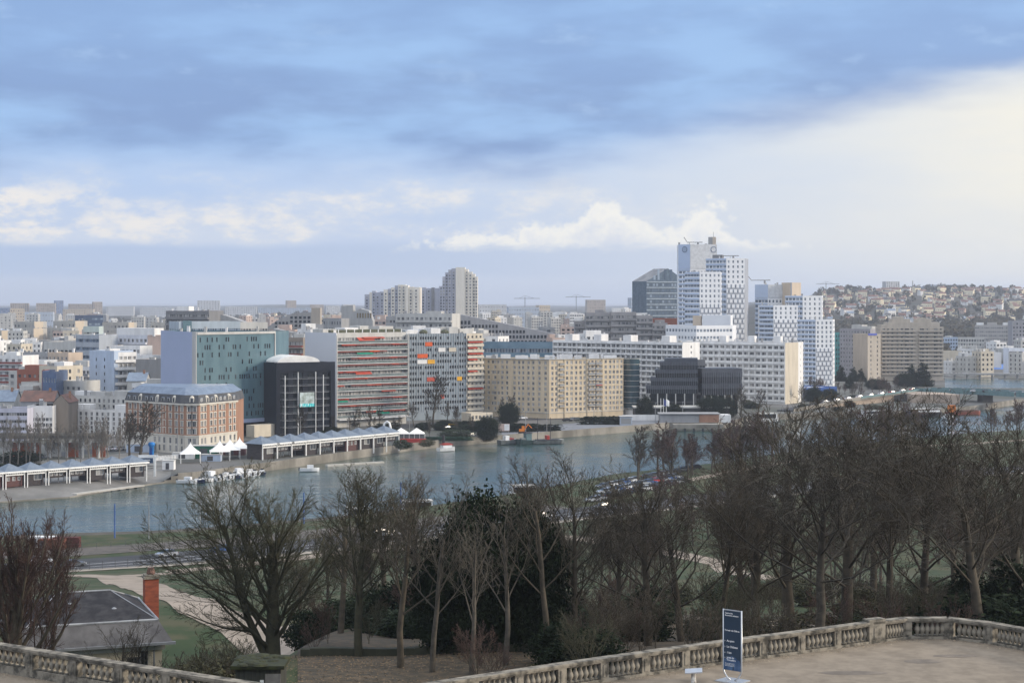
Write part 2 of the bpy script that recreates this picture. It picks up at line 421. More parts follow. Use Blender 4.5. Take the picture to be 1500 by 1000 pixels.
# ---------------------------------------------------------------- building kit
whitew = wallmat('white_render', (.74, .73, .71)); creamw = wallmat('cream_render', (.56, .50, .40)); greyw = wallmat('grey_concrete', (.33, .33, .33))
palew = wallmat('pale_concrete', (.50, .49, .46)); dgreyw = wallmat('dark_concrete', (.20, .20, .205)); beigew = wallmat('beige_stone', (.58, .48, .34)); bluew = wallmat('pale_blue_panel', (.42, .50, .62))
brickw = wallmat('orange_brick', (.34, .19, .125)); redw = wallmat('red_brick', (.30, .11, .07)); brownw = wallmat('brown_render', (.26, .22, .18)); pinkw = wallmat('pink_render', (.52, .40, .34))
roofg = mat('flat_roof_felt', (.26, .26, .265), (.17, .17, .175), scale=.15, detail=8); zinc = mat('zinc_roof', (.20, .25, .32), (.15, .19, .25), rough=.45, scale=.2, stretch=(3, 3, .4), metal=.2)
slate = mat('slate_roof', (.055, .058, .065), (.09, .09, .09), rough=.75, scale=.5, detail=9); tile = mat('clay_tile_roof', (.20, .105, .08), (.13, .08, .065), scale=.3, detail=8); whiter = mat('white_roof', (.72, .72, .70), (.58, .58, .57), scale=.2)
glass = glassmat('window_glass', (.075, .082, .095), (.46, .45, .43), .38); dglass = glassmat('dark_glass', (.018, .024, .032), (.09, .11, .12), .2, .06); tglass = glassmat('teal_glass', (.045, .085, .105), (.16, .22, .24), .2, .08)
blindg = glassmat('blind_glass', (.095, .10, .11), (.52, .50, .47), .6, .3); bglass = glassmat('blue_glass', (.12, .17, .24), (.34, .41, .50), .45, .08)
frame = mat('window_frame', (.62, .62, .60), (.55, .55, .54), rough=.5); dframe = mat('dark_frame', (.08, .08, .085), (.06, .06, .065), rough=.5); steel = mat('steel_rail', (.30, .31, .32), (.24, .25, .26), rough=.4, metal=.5)
railg = mat('balcony_glass', (.14, .17, .17), (.09, .115, .115), rough=.2, spec=.5); redc = mat('red_awning', (.42, .085, .05), (.42, .06, .035), rough=.9); orac = mat('orange_awning', (.62, .11, .03), rough=.9); grnc = mat('green_awning', (.02, .26, .17), rough=.9); yelc = mat('yellow_awning', (.70, .36, .03), rough=.9)
cloth = mat('white_canvas', (.80, .79, .76), (.72, .71, .68), rough=.8); blackp = mat('black_panel', (.008, .010, .016), (.012, .014, .021), rough=.3, spec=.3); tanw = wallmat('tan_panel', (.54, .45, .35), .9)
WINM = {}
def win_mesh(w, h, gl, fr, mull=1):
    w = max(.3, round(w * 10) / 10); h = max(.3, round(h * 10) / 10); k = (w, h, gl.name, fr.name, mull)
    if k not in WINM:
        b = MB(); t = min(.09, w * .09); x, y = w / 2, h / 2
        b.box(-x, -.03, -y, -x + t, .05, y, 1); b.box(x - t, -.03, -y, x, .05, y, 1); b.box(-x + t, -.03, -y, x - t, .05, -y + t, 1); b.box(-x + t, -.03, y - t, x - t, .05, y, 1)
        n = mull + 1; xs = [-x + t + (2 * x - 2 * t) * i / n for i in range(n + 1)]
        for i in range(n):
            if i: b.box(xs[i] - .03, -.02, -y + t, xs[i] + .03, .05, y - t, 1)
            b.poly([(xs[i] + .03 * (i > 0), .02, -y + t), (xs[i + 1] - .03 * (i < n - 1), .02, -y + t), (xs[i + 1] - .03 * (i < n - 1), .02, y - t), (xs[i] + .03 * (i > 0), .02, y - t)], 0)
        WINM[k] = (b, b.mesh('window', [gl, fr]))
    return WINM[k]
class Bldg:
    def __init__(s, name, label, front, top, depth, z0=0.0, wall=None, roof=None, gl=None, fr=None, group=None, cat='building', par=.6, front_ref=0):
        s.front = [(W(p, Y), Y) for p, Y in front]; c = s.front[len(front) // 2]
        s.o = (c[0], c[1]); s.z0 = z0
        s.z1 = top if top < 160 else ZZ(top, front[front_ref][1])          # a number past 160 is a photo row
        s.root = empty(name, (c[0], c[1], z0), label, cat, group)
        loc = lambda p: (p[0] - c[0], p[1] - c[1])
        fl = [loc(p) for p in s.front]; A, B = fl[0], fl[-1]; s.L = math.dist(A, B); s.d = ((B[0] - A[0]) / s.L, (B[1] - A[1]) / s.L); s.n = (-s.d[1], s.d[0]); s.A = A; s.depth = depth
        s.foot = fl + [(B[0] + s.n[0] * depth, B[1] + s.n[1] * depth), (A[0] + s.n[0] * depth, A[1] + s.n[1] * depth)]
        s.nf = len(fl); s.h = s.z1 - z0
        s.mats = [wall or whitew, gl or glass, roof or roofg, fr or frame]; s.b = MB(); s.wins = []; s.par = par; s.done = set()
    def P(s, fx, fy=0.0): return (s.A[0] + s.d[0] * s.L * fx + s.n[0] * s.depth * fy, s.A[1] + s.d[1] * s.L * fx + s.n[1] * s.depth * fy)
    def edge(s, i): return s.foot[i], s.foot[(i + 1) % len(s.foot)]
    def face(s, i, fl=0, c=0, w=1.2, h=1.5, bot=.5, top=.8, mode='obj', z0=0.0, z1=None, skip=None, xs=None, rec=.22, mull=1, gl=None, fr=None, ab=None, fwd=0.0):
        """wall of edge i with fl rows and c columns of recessed openings"""
        A, B = ab or s.edge(i)
        if ab is None: s.done.add(i)
        L = math.dist(A, B); d = ((B[0] - A[0]) / L, (B[1] - A[1]) / L); o = (d[1], -d[0])
        if fwd: A = (A[0] + o[0] * fwd, A[1] + o[1] * fwd)
        z1 = s.h if z1 is None else z1
        Q = lambda u_, z, r=0.0: (A[0] + d[0] * u_ - o[0] * r, A[1] + d[1] * u_ - o[1] * r, z)
        b = s.b
        if xs is not None: cols = [(L * f - ww / 2, L * f + ww / 2) for f, ww in xs]
        else: cols = [(L * (j + .5) / c - w / 2, L * (j + .5) / c + w / 2) for j in range(c)] if c else []
        cols = [(max(.08, a), min(L - .08, e)) for a, e in cols]
        if not fl or not cols:
            b.poly([Q(0, z0), Q(L, z0), Q(L, z1), Q(0, z1)], 0); return
        fh = (z1 - z0 - bot - top) / fl; h = min(h, fh * .94); zc = z0
        for r in range(fl):
            a0 = z0 + bot + fh * r + (fh - h) / 2; a1 = a0 + h
            b.poly([Q(0, zc), Q(L, zc), Q(L, a0), Q(0, a0)], 0); uc = 0.0
            for j, (u0, u1) in enumerate(cols):
                if skip and skip(r, j): continue
                if u0 - uc > .001: b.poly([Q(uc, a0), Q(u0, a0), Q(u0, a1), Q(uc, a1)], 0)
                uc = u1
                for p in ((Q(u0, a0), Q(u1, a0), Q(u1, a0, rec), Q(u0, a0, rec)), (Q(u0, a1, rec), Q(u1, a1, rec), Q(u1, a1), Q(u0, a1)), (Q(u0, a0), Q(u0, a0, rec), Q(u0, a1, rec), Q(u0, a1)), (Q(u1, a0, rec), Q(u1, a0), Q(u1, a1), Q(u1, a1, rec))): b.poly(p, 0)
                if mode == 'obj':
                    cp = Q((u0 + u1) / 2, (a0 + a1) / 2, rec - .06); s.wins.append((u1 - u0, h, cp, math.atan2(d[1], d[0]), gl or s.mats[1], fr or s.mats[3], mull))
                b.poly([Q(u0, a0, rec), Q(u1, a0, rec), Q(u1, a1, rec), Q(u0, a1, rec)], 1)
            if L - uc > .001: b.poly([Q(uc, a0), Q(L, a0), Q(L, a1), Q(uc, a1)], 0)
            zc = a1
        b.poly([Q(0, zc), Q(L, zc), Q(L, z1), Q(0, z1)], 0)
    def part(s, name, mb, mats, smooth=False, label=None): return mb.build(name, mats, s.root, smooth=smooth, label=label)
    def hut(s, fx0, fx1, fy0, fy1, h, m=None, name='roof_hut', zb=None):
        b = MB(); zb = s.h - s.par if zb is None else zb
        b.prism([s.P(fx0, fy0), s.P(fx1, fy0), s.P(fx1, fy1), s.P(fx0, fy1)], zb, s.h + h, 0)
        return s.part(name, b, [m or s.mats[0], roofg])
    def slab(s, i, z, t, out, name='slab', m=None, u0=0.0, u1=1.0):
        A, B = s.edge(i); L = math.dist(A, B); d = ((B[0] - A[0]) / L, (B[1] - A[1]) / L); b = MB(); b.obox(A, d, L * u0, L * u1, -out, -.004, z, z + t); return s.part(name, b, [m or s.mats[0]])
    def balcony(s, i, u0, u1, z, out=1.3, rail=1.0, rm=None, sm=None, t=.2):
        A, B = s.edge(i); L = math.dist(A, B); d = ((B[0] - A[0]) / L, (B[1] - A[1]) / L); b = MB()
        b.obox(A, d, u0 * L, u1 * L, -out, -.004, z - t, z, 0); sl = s.part('balcony', b, [sm or s.mats[0]]); b = MB(); b.obox(A, d, u0 * L, u1 * L, -out, -out + .07, z + .004, z + rail, 1)
        b.obox(A, d, u0 * L, u0 * L + .07, -out + .072, -.004, z + .004, z + rail, 1); b.obox(A, d, u1 * L - .07, u1 * L, -out + .072, -.004, z + .004, z + rail, 1)
        b.obox(A, d, u0 * L - .02, u1 * L + .02, -out - .03, -out + .09, z + rail + .003, z + rail + .06, 0)
        b.build('railing', [sm or s.mats[0], rm or railg], sl); return sl
    def awning(s, i, u0, u1, z, m, out=1.3, drop=.8):
        A, B = s.edge(i); L = math.dist(A, B); d = ((B[0] - A[0]) / L, (B[1] - A[1]) / L); n = (-d[1], d[0]); b = MB()
        Q = lambda u_, y, zz: (A[0] + d[0] * u_ * L + n[0] * y, A[1] + d[1] * u_ * L + n[1] * y, zz)
        v = [Q(u0, -.02, z), Q(u1, -.02, z), Q(u1, -out, z - drop), Q(u0, -out, z - drop)]; w = [(p[0], p[1], p[2] - .05) for p in v]
        b.faces(v + w, [(0, 1, 2, 3), (4, 7, 6, 5), (0, 4, 5, 1), (1, 5, 6, 2), (2, 6, 7, 3), (3, 7, 4, 0)]); b.obox(A, d, u0 * L, u1 * L, -out - .03, -out - .005, z - drop - .3, z - drop - .003)
        return s.part('awning', b, [m])
    def finish(s, roof=True, huts=0, vents=0, seed=1, objcap=100):
        for i in range(len(s.foot)):
            if i not in s.done: s.face(i)
        if roof: s.b.poly([(p[0], p[1], s.h - s.par) for p in s.foot], 2)
        rr = random.Random(seed * 31 + int(s.o[0]))
        s.b.build('wall', s.mats, s.root)
        for k in range(huts):
            x = (k + .25 + .4 * rr.random()) / huts; w = min(.4 / huts, (2.2 + 2.5 * rr.random()) / s.L); y = .25 + .3 * rr.random()
            s.hut(max(.02, x - w), min(.98, x + w), y, min(.95, y + .35), 1.2 + 1.4 * rr.random(), rr.choice([s.mats[0], palew, whitew]))
        for k in range(vents):
            p = s.P(.04 + .92 * rr.random(), .1 + .8 * rr.random()); b = MB(); w = .25 + .5 * rr.random(); hh = .5 + 1.3 * rr.random()
            b.obox(p, s.d, -w, w, -.35, .35, s.h - s.par + .004, s.h - s.par + .5 + hh); b.obox(p, s.d, -w - .1, w + .1, -.45, .45, s.h - s.par + .503 + hh, s.h - s.par + .62 + hh)
            s.part('roof_vent', b, [rr.choice([whitew, palew, greyw])])
        ws = s.wins; cut = ws if len(ws) <= objcap else sorted(ws, key=lambda q: -q[0] * q[1])[:objcap]
        for w, h, p, a, gl, fr, mu in cut: obj('window', win_mesh(w, h, gl, fr, mu)[1], s.root, p, a)
        if len(ws) > objcap:
            keep = set(map(id, cut)); rest = {}
            for q in ws:
                if id(q) not in keep: rest.setdefault((q[4].name, q[5].name), []).append(q)
            bb = MB(); ml = []
            for (g_, f_), qs in rest.items():
                k = len(ml); ml += [MATS[g_], MATS[f_]]
                for w, h, p, a, gl, fr, mu in qs:
                    src = win_mesh(w, h, gl, fr, mu)[0]; ca, sa = math.cos(a), math.sin(a); i0 = len(bb.v)
                    bb.v += [(p[0] + x * ca - y * sa, p[1] + x * sa + y * ca, p[2] + z) for x, y, z in src.v]
                    bb.f += [tuple(i0 + j for j in f) for f in src.f]; bb.m += [k + j for j in src.m]
            o = bb.build('window', ml, s.root); o['kind'] = 'stuff'
        return s.root
def simple(name, label, front, top, depth, wall, fl, cs, w=1.3, h=1.4, mode='in', huts=0, vents=0, side=None, z0=0.0, roof=None, gl=None, group=None, bot=.5, topm=.8, skip=None, objcap=100, cat='building', fr=None):
    """block with the same rows of windows on its front faces; cs: columns per front face"""
    k = Bldg(name, label, front, top, depth, z0, wall, roof, gl, fr, group, cat)
    cs = cs if isinstance(cs, (list, tuple)) else [cs] * (k.nf - 1)
    for i, c in enumerate(cs): k.face(i, fl, c, w, h, bot, topm, mode, skip=skip)
    if side:
        for i in (k.nf - 1, len(k.foot) - 1): k.face(i, fl, side, w, h, bot, topm, mode)
    k.finish(True, huts, vents, objcap=objcap); return k
# ---------------------------------------------------------------- the row of buildings on the far quay
# brick hotel with a mansard roof
k = Bldg('brick_hotel', 'orange brick hotel with blue zinc mansard roof and arched white dormers', [(184, 598), (271, 578), (291, 578), (347, 598)], 16.4, 15, wall=brickw, gl=glass)
stoneb = wallmat('hotel_stone', (.62, .58, .50))
for i, xs in ((0, [(.08, 1.1), (.17, 1.1), (.26, 1.1), (.36, 1.1), (.50, 1.1), (.58, 1.1), (.66, 1.1), (.76, 1.1), (.86, 1.1), (.95, 1.0)]), (1, [(.33, 1.2), (.67, 1.2)]), (2, [(.08, 1.0), (.16, 1.0), (.32, 1.1), (.42, 1.1), (.55, 1.1), (.65, 1.1), (.82, 1.1), (.93, 1.0)])):
    k.face(i, 4, xs=xs, h=1.75, bot=.1, top=.6, z0=6.0, skip=(lambda r, j: j in (3, 6)) if i == 0 else None)
    A, B = k.edge(i); L = math.dist(A, B); d = ((B[0] - A[0]) / L, (B[1] - A[1]) / L); b = MB()
    b.obox(A, d, -.02, L + .02, -.25, -.004, 5.7, 6.1); k.part('string_course', b, [stoneb])
    b = MB(); b.obox(A, d, -.1, L + .1, -.5, -.004, 15.9, 16.4); k.part('cornice', b, [stoneb])
    for f, ww in xs:                                                    # white quoined strips round each window bay
        for r in range(4):
            b = MB(); zc = 6.1 + 2.425 * r + 1.21; b.obox(A, d, L * f - ww / 2 - .28, L * f - ww / 2 - .003, -.07, -.004, zc - .9, zc + .9); b.obox(A, d, L * f + ww / 2 + .003, L * f + ww / 2 + .28, -.07, -.004, zc - .9, zc + .9)
            b.obox(A, d, L * f - ww / 2 - .4, L * f + ww / 2 + .4, -.10, -.004, zc + .904, zc + 1.2); k.part('window_surround', b, [stoneb])
    # stone base, two floors
    b = MB(); kk = k.b; k.b = b; n0 = len(k.wins); k.face(i, 2, xs=xs, h=2.0, bot=.3, top=.3, z0=0, z1=5.7, fwd=.12); k.b = kk; b.build('stone_base', [stoneb, glass], k.root)
k.finish(roof=False)
fp = k.foot
def ring(ins, z):
    cx = sum(p[0] for p in fp) / len(fp); cy = sum(p[1] for p in fp) / len(fp); o = []
    for p in fp:
        v_ = Vector((p[0] - cx, p[1] - cy)); l = v_.length; v_ *= (l - ins) / l; o.append((cx + v_.x, cy + v_.y, z))
    return o
rr0, rr1, rr2 = ring(-.4, 16.42), ring(.7, 19.2), ring(4.6, 21.4); b = MB(); n = len(fp)
for q in range(n): b.poly([rr0[q], rr0[(q + 1) % n], rr1[(q + 1) % n], rr1[q]], 0); b.poly([rr1[q], rr1[(q + 1) % n], rr2[(q + 1) % n], rr2[q]], 1)
b.poly(rr2, 1); hroof = k.part('roof', b, [slate, zinc])
DR = MB(); DR.box(-.75, -.2, 0, .75, 1.4, 1.7, 0); DR.lathe([(.75, 0), (.7, .3), (.45, .6), (.05, .75)], 12, (0, .4, 1.70), 0); DR.box(-.4, -.24, .25, .4, -.203, 1.6, 1); drm = DR.mesh('dormer', [stoneb, glass])
DS = MB(); DS.box(-.55, -.1, 0, .55, 1.3, 1.6, 0); DS.box(-.4, -.14, .2, .4, -.103, 1.45, 1); DS.box(-.65, -.2, 1.603, .65, 1.3, 1.75, 2); dsm = DS.mesh('dormer', [frame, glass, zinc])
for i, fs in ((0, (.06, .16, .255, .36, .45, .54, .64, .73, .82)), (1, (.5,)), (2, (.07, .22, .34, .45, .56, .67, .80, .92))):
    A, B = k.edge(i); a = math.atan2(B[1] - A[1], B[0] - A[0]); arch = {0: (.255, .54, .82), 1: (.5,), 2: (.22, .45, .80)}[i]
    for f in fs: obj('dormer', drm if f in arch else dsm, hroof, (A[0] + (B[0] - A[0]) * f, A[1] + (B[1] - A[1]) * f, 16.5), a)

# blue-grey glass block with a blank side
blankb = mat('pale_blue_cladding', (.33, .38, .52), (.31, .36, .49), rough=.6, scale=.05)
tealp = mat('teal_glass_panel', (.105, .175, .20), (.08, .14, .165), rough=.15, spec=.5, scale=.25, stretch=(1, 1, .2))
k = Bldg('office_block', 'teal glass office block with blank pale blue side beside the brick hotel', [(236, 676), (288, 640), (403, 668)], 38.4, 17, wall=tealp, gl=dglass, fr=dframe)
k.face(0); rs = random.Random(5)
g1 = [[rs.random() < .42 for j in range(40)] for r in range(12)]
k.face(1, 11, 34, .62, 1.7, .6, .5, z0=6.2, z1=37.6, skip=lambda r, j: not g1[r][j] or g1[(r * 3) % 12][j // 3], mull=0)
k.finish(huts=0, vents=6)
A, B = k.edge(0); L = math.dist(A, B); d = ((B[0] - A[0]) / L, (B[1] - A[1]) / L); b = MB(); b.obox(A, d, 0, L * .9, -.12, -.004, 0, 38.6); k.part('blank_side', b, [blankb])
b = MB(); b.obox(A, d, L * .9 + .003, L + .1, -.3, -.004, 0, 38.7); k.part('corner_pier', b, [palew])
A, B = k.edge(1); L = math.dist(A, B); d = ((B[0] - A[0]) / L, (B[1] - A[1]) / L)
b = MB(); b.obox(A, d, .15, L, -.35, -.004, 37.62, 38.5); b.obox(A, d, L - .35, L, -.35, -.004, 6.2, 37.6); k.part('frame_edge', b, [palew])
b = MB(); b.obox(A, d, 0, L, -.5, -.004, 4.8, 6.19); k.part('canopy', b, [blankb])
b = MB(); b.obox(A, d, L * .52, L * .98, -9, -4.5, 0, 4.4); k.part('garden_wall', b, [creamw])
# upper glass box and screen on the roofs behind
k = simple('rooftop_glass_block', 'pale glass block with one teal bay standing behind the teal office', [(262, 775), (352, 790)], 471, 12, wallmat('pale_glass_wall', (.36, .42, .47)), 6, 26, .95, 1.8, side=4, gl=bglass)
b = MB(); A, B = k.edge(0); L = math.dist(A, B); b.obox(A, k.d, L * .06, L * .2, -.5, -.01, k.h - 12, k.h + .4); k.part('teal_bay', b, [tealp])
simple('louvred_block', 'grey beige louvred block behind the teal office roof', [(352, 800), (392, 806)], 472, 14, palew, 7, 10, 1.0, 1.3, side=4, gl=blindg)

# black glass building with white dome roof
k = Bldg('black_glass_building', 'black glass building with white vault roof, white masts and screen', [(404, 655), (490, 668)], 50 - 92 * 655 / F, 22, wall=blackp, gl=dglass, fr=dframe)
k.face(0, 9, 4, 4.2, 2.1, .3, 3.4, rec=.9, mull=1); k.face(1, 9, 6, 1.6, 1.6, .3, 3.4, 'in'); k.finish(vents=0)
A, B = k.edge(0); L = math.dist(A, B)
b = MB(); b.obox(A, k.d, 0, 1.5, -.5, -.004, 0, k.h + .2); b.obox(A, k.d, L - 1.8, L, -.5, -.004, 0, k.h + .2); b.obox(A, k.d, 1.503, L - 1.803, -.5, -.004, k.h - 3.0, k.h + .2); k.part('frame_edge', b, [blackp])
for r in range(1, 9):
    b = MB(); z = .3 + (k.h - 3.7) / 9 * r; b.obox(A, k.d, 2.6, L - 2.6, -.55, -.05, z - .06, z + .06); b.obox(A, k.d, 2.6, L - 2.6, -.56, -.52, z + .5, z + .56); k.part('walkway', b, [steel])
for f in (.14, .36, .66, .79):
    b = MB(); p = (A[0] + k.d[0] * L * f - k.n[0] * .8, A[1] + k.d[1] * L * f - k.n[1] * .8); b.tube([(p[0], p[1], 0), (p[0], p[1], k.h - (3.4 if f in (.36, .66) else 4.6))], .16, 6, cap=True); k.part('mast', b, [white])
b = MB(); nn = 16; prof = [(math.cos(math.pi * i / nn), math.sin(math.pi * i / nn)) for i in range(nn + 1)]
for i in range(nn):
    p0, p1 = prof[i], prof[i + 1]; c0 = (.40 - .36 * p0[0], k.h + .22 + 2.5 * p0[1]); c1 = (.40 - .36 * p1[0], k.h + .22 + 2.5 * p1[1]); q0, q1, q2, q3 = k.P(c0[0], .03), k.P(c1[0], .03), k.P(c1[0], .95), k.P(c0[0], .95)
    b.poly([(*q0, c0[1]), (*q1, c1[1]), (*q2, c1[1]), (*q3, c0[1])]); m_ = k.P(.40, .03); b.poly([(*m_, k.h + .22), (*q1, c1[1]), (*q0, c0[1])]); m_ = k.P(.40, .95); b.poly([(*m_, k.h + .22), (*q2, c1[1]), (*q3, c0[1])])
k.part('vault_roof', b, [whiter])
b = MB(); x0, x1 = L * .375, L * .63; zt, zb = ZZ(575, 656), ZZ(597, 656)
scr = k.part('screen', MB(), [dframe]); bpy.data.objects.remove(scr)
b.obox(A, k.d, x0, x1, -1.25, -1.05, zb, zt, 0); b.obox(A, k.d, x0 + .1, x1 - .1, -1.27, -1.253, zb + 1.3, zt - .1, 1); b.obox(A, k.d, x0 + .1, x1 - .1, -1.27, -1.253, zb + .1, zb + 1.29, 2)
k.part('screen', b, [dframe, mat('screen_picture', (.50, .58, .58), (.20, .24, .20), scale=.5, detail=8, rough=.4), mat('screen_band', (.03, .50, .52), (.65, .75, .75), scale=1.4, stretch=(1.5, 1.5, .2), lo=.52, hi=.56, rough=.4)])

# balcony block with red awnings and blank white side
k = Bldg('balcony_apartment_block', 'apartment block of long balconies with red and green awnings, blank white side', [(490, 697), (595, 722)], 37.2, 19, wall=palew, gl=blindg)
fh = (37.2 - 1.6 - 3.6) / 12
k.face(0, 12, 22, 1.35, 2.0, 3.6, 1.6, rec=.3)
k.finish(huts=4, vents=9)
b = MB(); A2, B2 = k.edge(3); L2 = math.dist(A2, B2); d2 = ((B2[0] - A2[0]) / L2, (B2[1] - A2[1]) / L2); b.obox(A2, d2, -.02, L2 + 1.4, -.3, -.004, 0, k.h + .1); k.part('blank_side', b, [mat('blank_white_render', (.56, .57, .60), (.53, .54, .57), scale=.04)])
rs = random.Random(11)
for r in range(12):
    z = 3.6 + fh * r + .1; k.balcony(0, .004, .996, z, 1.45, 1.0, sm=whitew)
    for q in range(rs.choice([1, 2, 2, 3])):
        a = rs.random() * .8; w = rs.choice([.1, .14, .2, .26]); k.awning(0, a, min(.99, a + w), z + fh - .25, rs.choice([redc, redc, orac, redc, redc]), 1.4, .3)
for r in (1, 2, 4, 5, 7, 8, 9, 10):
    k.awning(0, .01 if r % 2 else .2, .99 if r % 3 else .7, 3.6 + fh * r + fh - .22, mat('brick_red_awning', (.27, .085, .065), (.22, .07, .055)), 1.25, .22)
for r, a, e, m_ in ((2, .02, .15, grnc), (9, .28, .5, grnc), (0, .55, .73, grnc), (11, .30, .52, redc), (6, .26, .48, redc)): k.awning(0, a, e, 3.6 + fh * r + fh - .3, m_, 1.55, 1.0)
b = MB(); A, B = k.edge(0); L = math.dist(A, B)
b.obox(A, k.d, L - .35, L - .003, -1.6, -.004, 3.3, 36.2); k.part('end_pier', b, [palew]); b = MB(); b.obox(A, k.d, 0, .3, -1.6, -.004, 0, 36.2); k.part('end_pier', b, [palew])
b = MB(); b.obox(A, k.d, 0, L, 2.5, 4, k.h + .01, k.h + 1.2); k.part('planter', b, [mat('roof_plants', (.05, .065, .03), (.11, .10, .07), scale=1.2, detail=6)])
for q in range(9):
    b = MB(); x = L * (.06 + .11 * q); b.obox(A, k.d, x, x + .25, .4, .7, k.h + .004, k.h + 1.3); k.part('chimney', b, [white])
b = MB(); b.obox(A, k.d, 0, L, -3.2, -.3, 3.0, 3.3); k.part('canopy', b, [whitew])

# grey curtain wall block and its beige balcony wing
gw = wallmat('curtain_wall_grey', (.25, .29, .32))
k = Bldg('curtain_wall_block', 'grey glass curtain wall block with thin white mullions and orange blinds', [(596, 738), (683, 752)], 36.1, 16, wall=gw, gl=dglass, fr=dframe)
rs = random.Random(3); g2 = [[rs.random() < .2 for j in range(24)] for r in range(13)]
k.face(0, 13, 24, .82, 1.25, 3.6, .6, rec=.1, mull=0, skip=lambda r, j: g2[r][j])
k.finish(huts=3, vents=5)
A, B = k.edge(0); L = math.dist(A, B)
for j in range(25):
    b = MB(); x = min(L - .12, max(.0, L * j / 24 - .06)); b.obox(A, k.d, x, x + .12, -.22, -.004, 3.4, 36.3); k.part('mullion', b, [mat('mullion_white', (.50, .53, .55))])
fh = (36.1 - 4.2) / 13
for u0, u1, r, m_ in ((.17, .34, 9, orac), (.34, .46, 8, yelc), (.17, .33, 8, whitew), (.52, .64, 10, whitew), (.84, .92, 5, yelc), (.33, .48, 5, redc), (.56, .62, 2, redc), (.70, .82, 10, creamw), (.3, .42, 11, orac)):
    b = MB(); z = 3.6 + fh * r; b.obox(A, k.d, L * u0, L * u1, -.32, -.23, z + .3, z + 2.0); k.part('blind', b, [m_])
k.hut(.1, .28, .3, .7, 1.6, whitew); k.hut(.46, .62, .2, .6, 2.2, whitew); k.hut(.8, .95, .3, .7, 2.6, palew)
for u in (.36, .72):
    b = MB(); q = k.P(u, .3); b.lathe([(.6, 0), (1.7, .5), (1.9, 1.2), (1.2, 2.0), (.1, 2.3)], 9, (q[0], q[1], k.h - .6)); k.part('roof_bush', b, [mat('roof_plants', (.05, .065, .03))])
k = Bldg('beige_balcony_wing', 'narrow beige wing with red edged balconies joined to the grey curtain wall', [(683, 752), (707, 758)], 36.0, 14, wall=creamw, gl=glass)
k.face(0, 13, 4, 1.0, 1.5, 3.4, .5, rec=.4, mull=0); k.face(1, 13, 3, 1.0, 1.4, 3.4, .5); k.finish(huts=1, vents=2)
for r in range(13): k.balcony(0, .01, .99, 3.4 + (36 - 3.9) / 13 * r + .1, 1.0, .9, rm=creamw, sm=palew)
for r, m_ in ((11, redc), (10, redc), (9, redc), (8, redc), (6, redc), (3, redc)): k.awning(0, .05, .95 if r % 2 else .6, 3.4 + (36 - 3.9) / 13 * r + 2.3, m_, 1.1, .5)
simple('entrance_pavilion', 'small pale colonnaded pavilion in front of the grey curtain wall', [(690, 706), (722, 712)], 5.2, 7, creamw, 2, 6, 1.0, 1.5, 'obj', gl=dglass)

# long beige stone block
k = Bldg('beige_stone_block', 'long beige stone apartment block with regular windows and white roof clutter', [(706, 768), (804, 751), (913, 770)], 25.0, 14, wall=beigew, gl=blindg)
k.face(0, 10, xs=[(f, 1.15) for f in (.03, .10, .135 + .03, .20, .25, .31, .38, .49, .56, .62, .70, .77, .86, .95)], h=1.45, bot=2.5, top=.3, skip=lambda r, j: j in (2, 4) and r % 2 == 0)
k.face(1, 10, xs=[(f, 1.15) for f in (.045, .10, .24, .30, .36, .42, .475, .53, .58, .63, .68, .76, .82, .87, .92, .975)], h=1.45, bot=2.5, top=.3)
for r in range(9):
    z = 2.6 + 2.22 * (r + 1)
    k.balcony(1, .135, .195, z, .8, .85, rm=steel); k.balcony(1, .515, .605, z, .9, .85, rm=steel); k.balcony(1, .615, .70, z, .9, .85, rm=steel)
for i in (0, 1): k.slab(i, 24.95, .25, .45, 'cornice', palew); k.slab(i, 2.3, .25, .25, 'string_course', palew)
k.awning(1, .615, .70, 14.2, redc, .95, .4)
for f in (.0, .20, .505, .71):
    b = MB(); A, B = k.edge(1); L = math.dist(A, B); d = ((B[0] - A[0]) / L, (B[1] - A[1]) / L); b.obox(A, d, L * f + .02, L * f + .35, -.3, -.004, .01, 24.9); k.part('pilaster', b, [beigew])
k.finish(vents=26)
for q in range(9): k.hut(.03 + .105 * q, .03 + .105 * q + .05 + .02 * (q % 3), .35, .6, 1.0 + .5 * (q % 2), whitew)
# round glass tower at its end
k = None
c = (W(925, 779), 779); r_ = 11.5 * 779 / F * 1.05; root = empty('round_glass_tower', (c[0], c[1], 0), 'round dark glass tower with white rings at the end of the beige stone block', 'building')
b = MB(); b.lathe([(r_, 2.8), (r_, 24.8)], 28); b.build('glass_drum', [tglass], root)
b = MB(); b.lathe([(r_ * .85, 0), (r_ * .85, 2.79)], 20); b.build('base', [whitew], root)
for q in range(10):
    b = MB(); b.lathe([(r_ - .02, 0), (r_ + .22, .01), (r_ + .22, .2), (r_ - .02, .21)], 28, (0, 0, 2.8 + 2.4 * q)); b.build('ring', [palew], root)

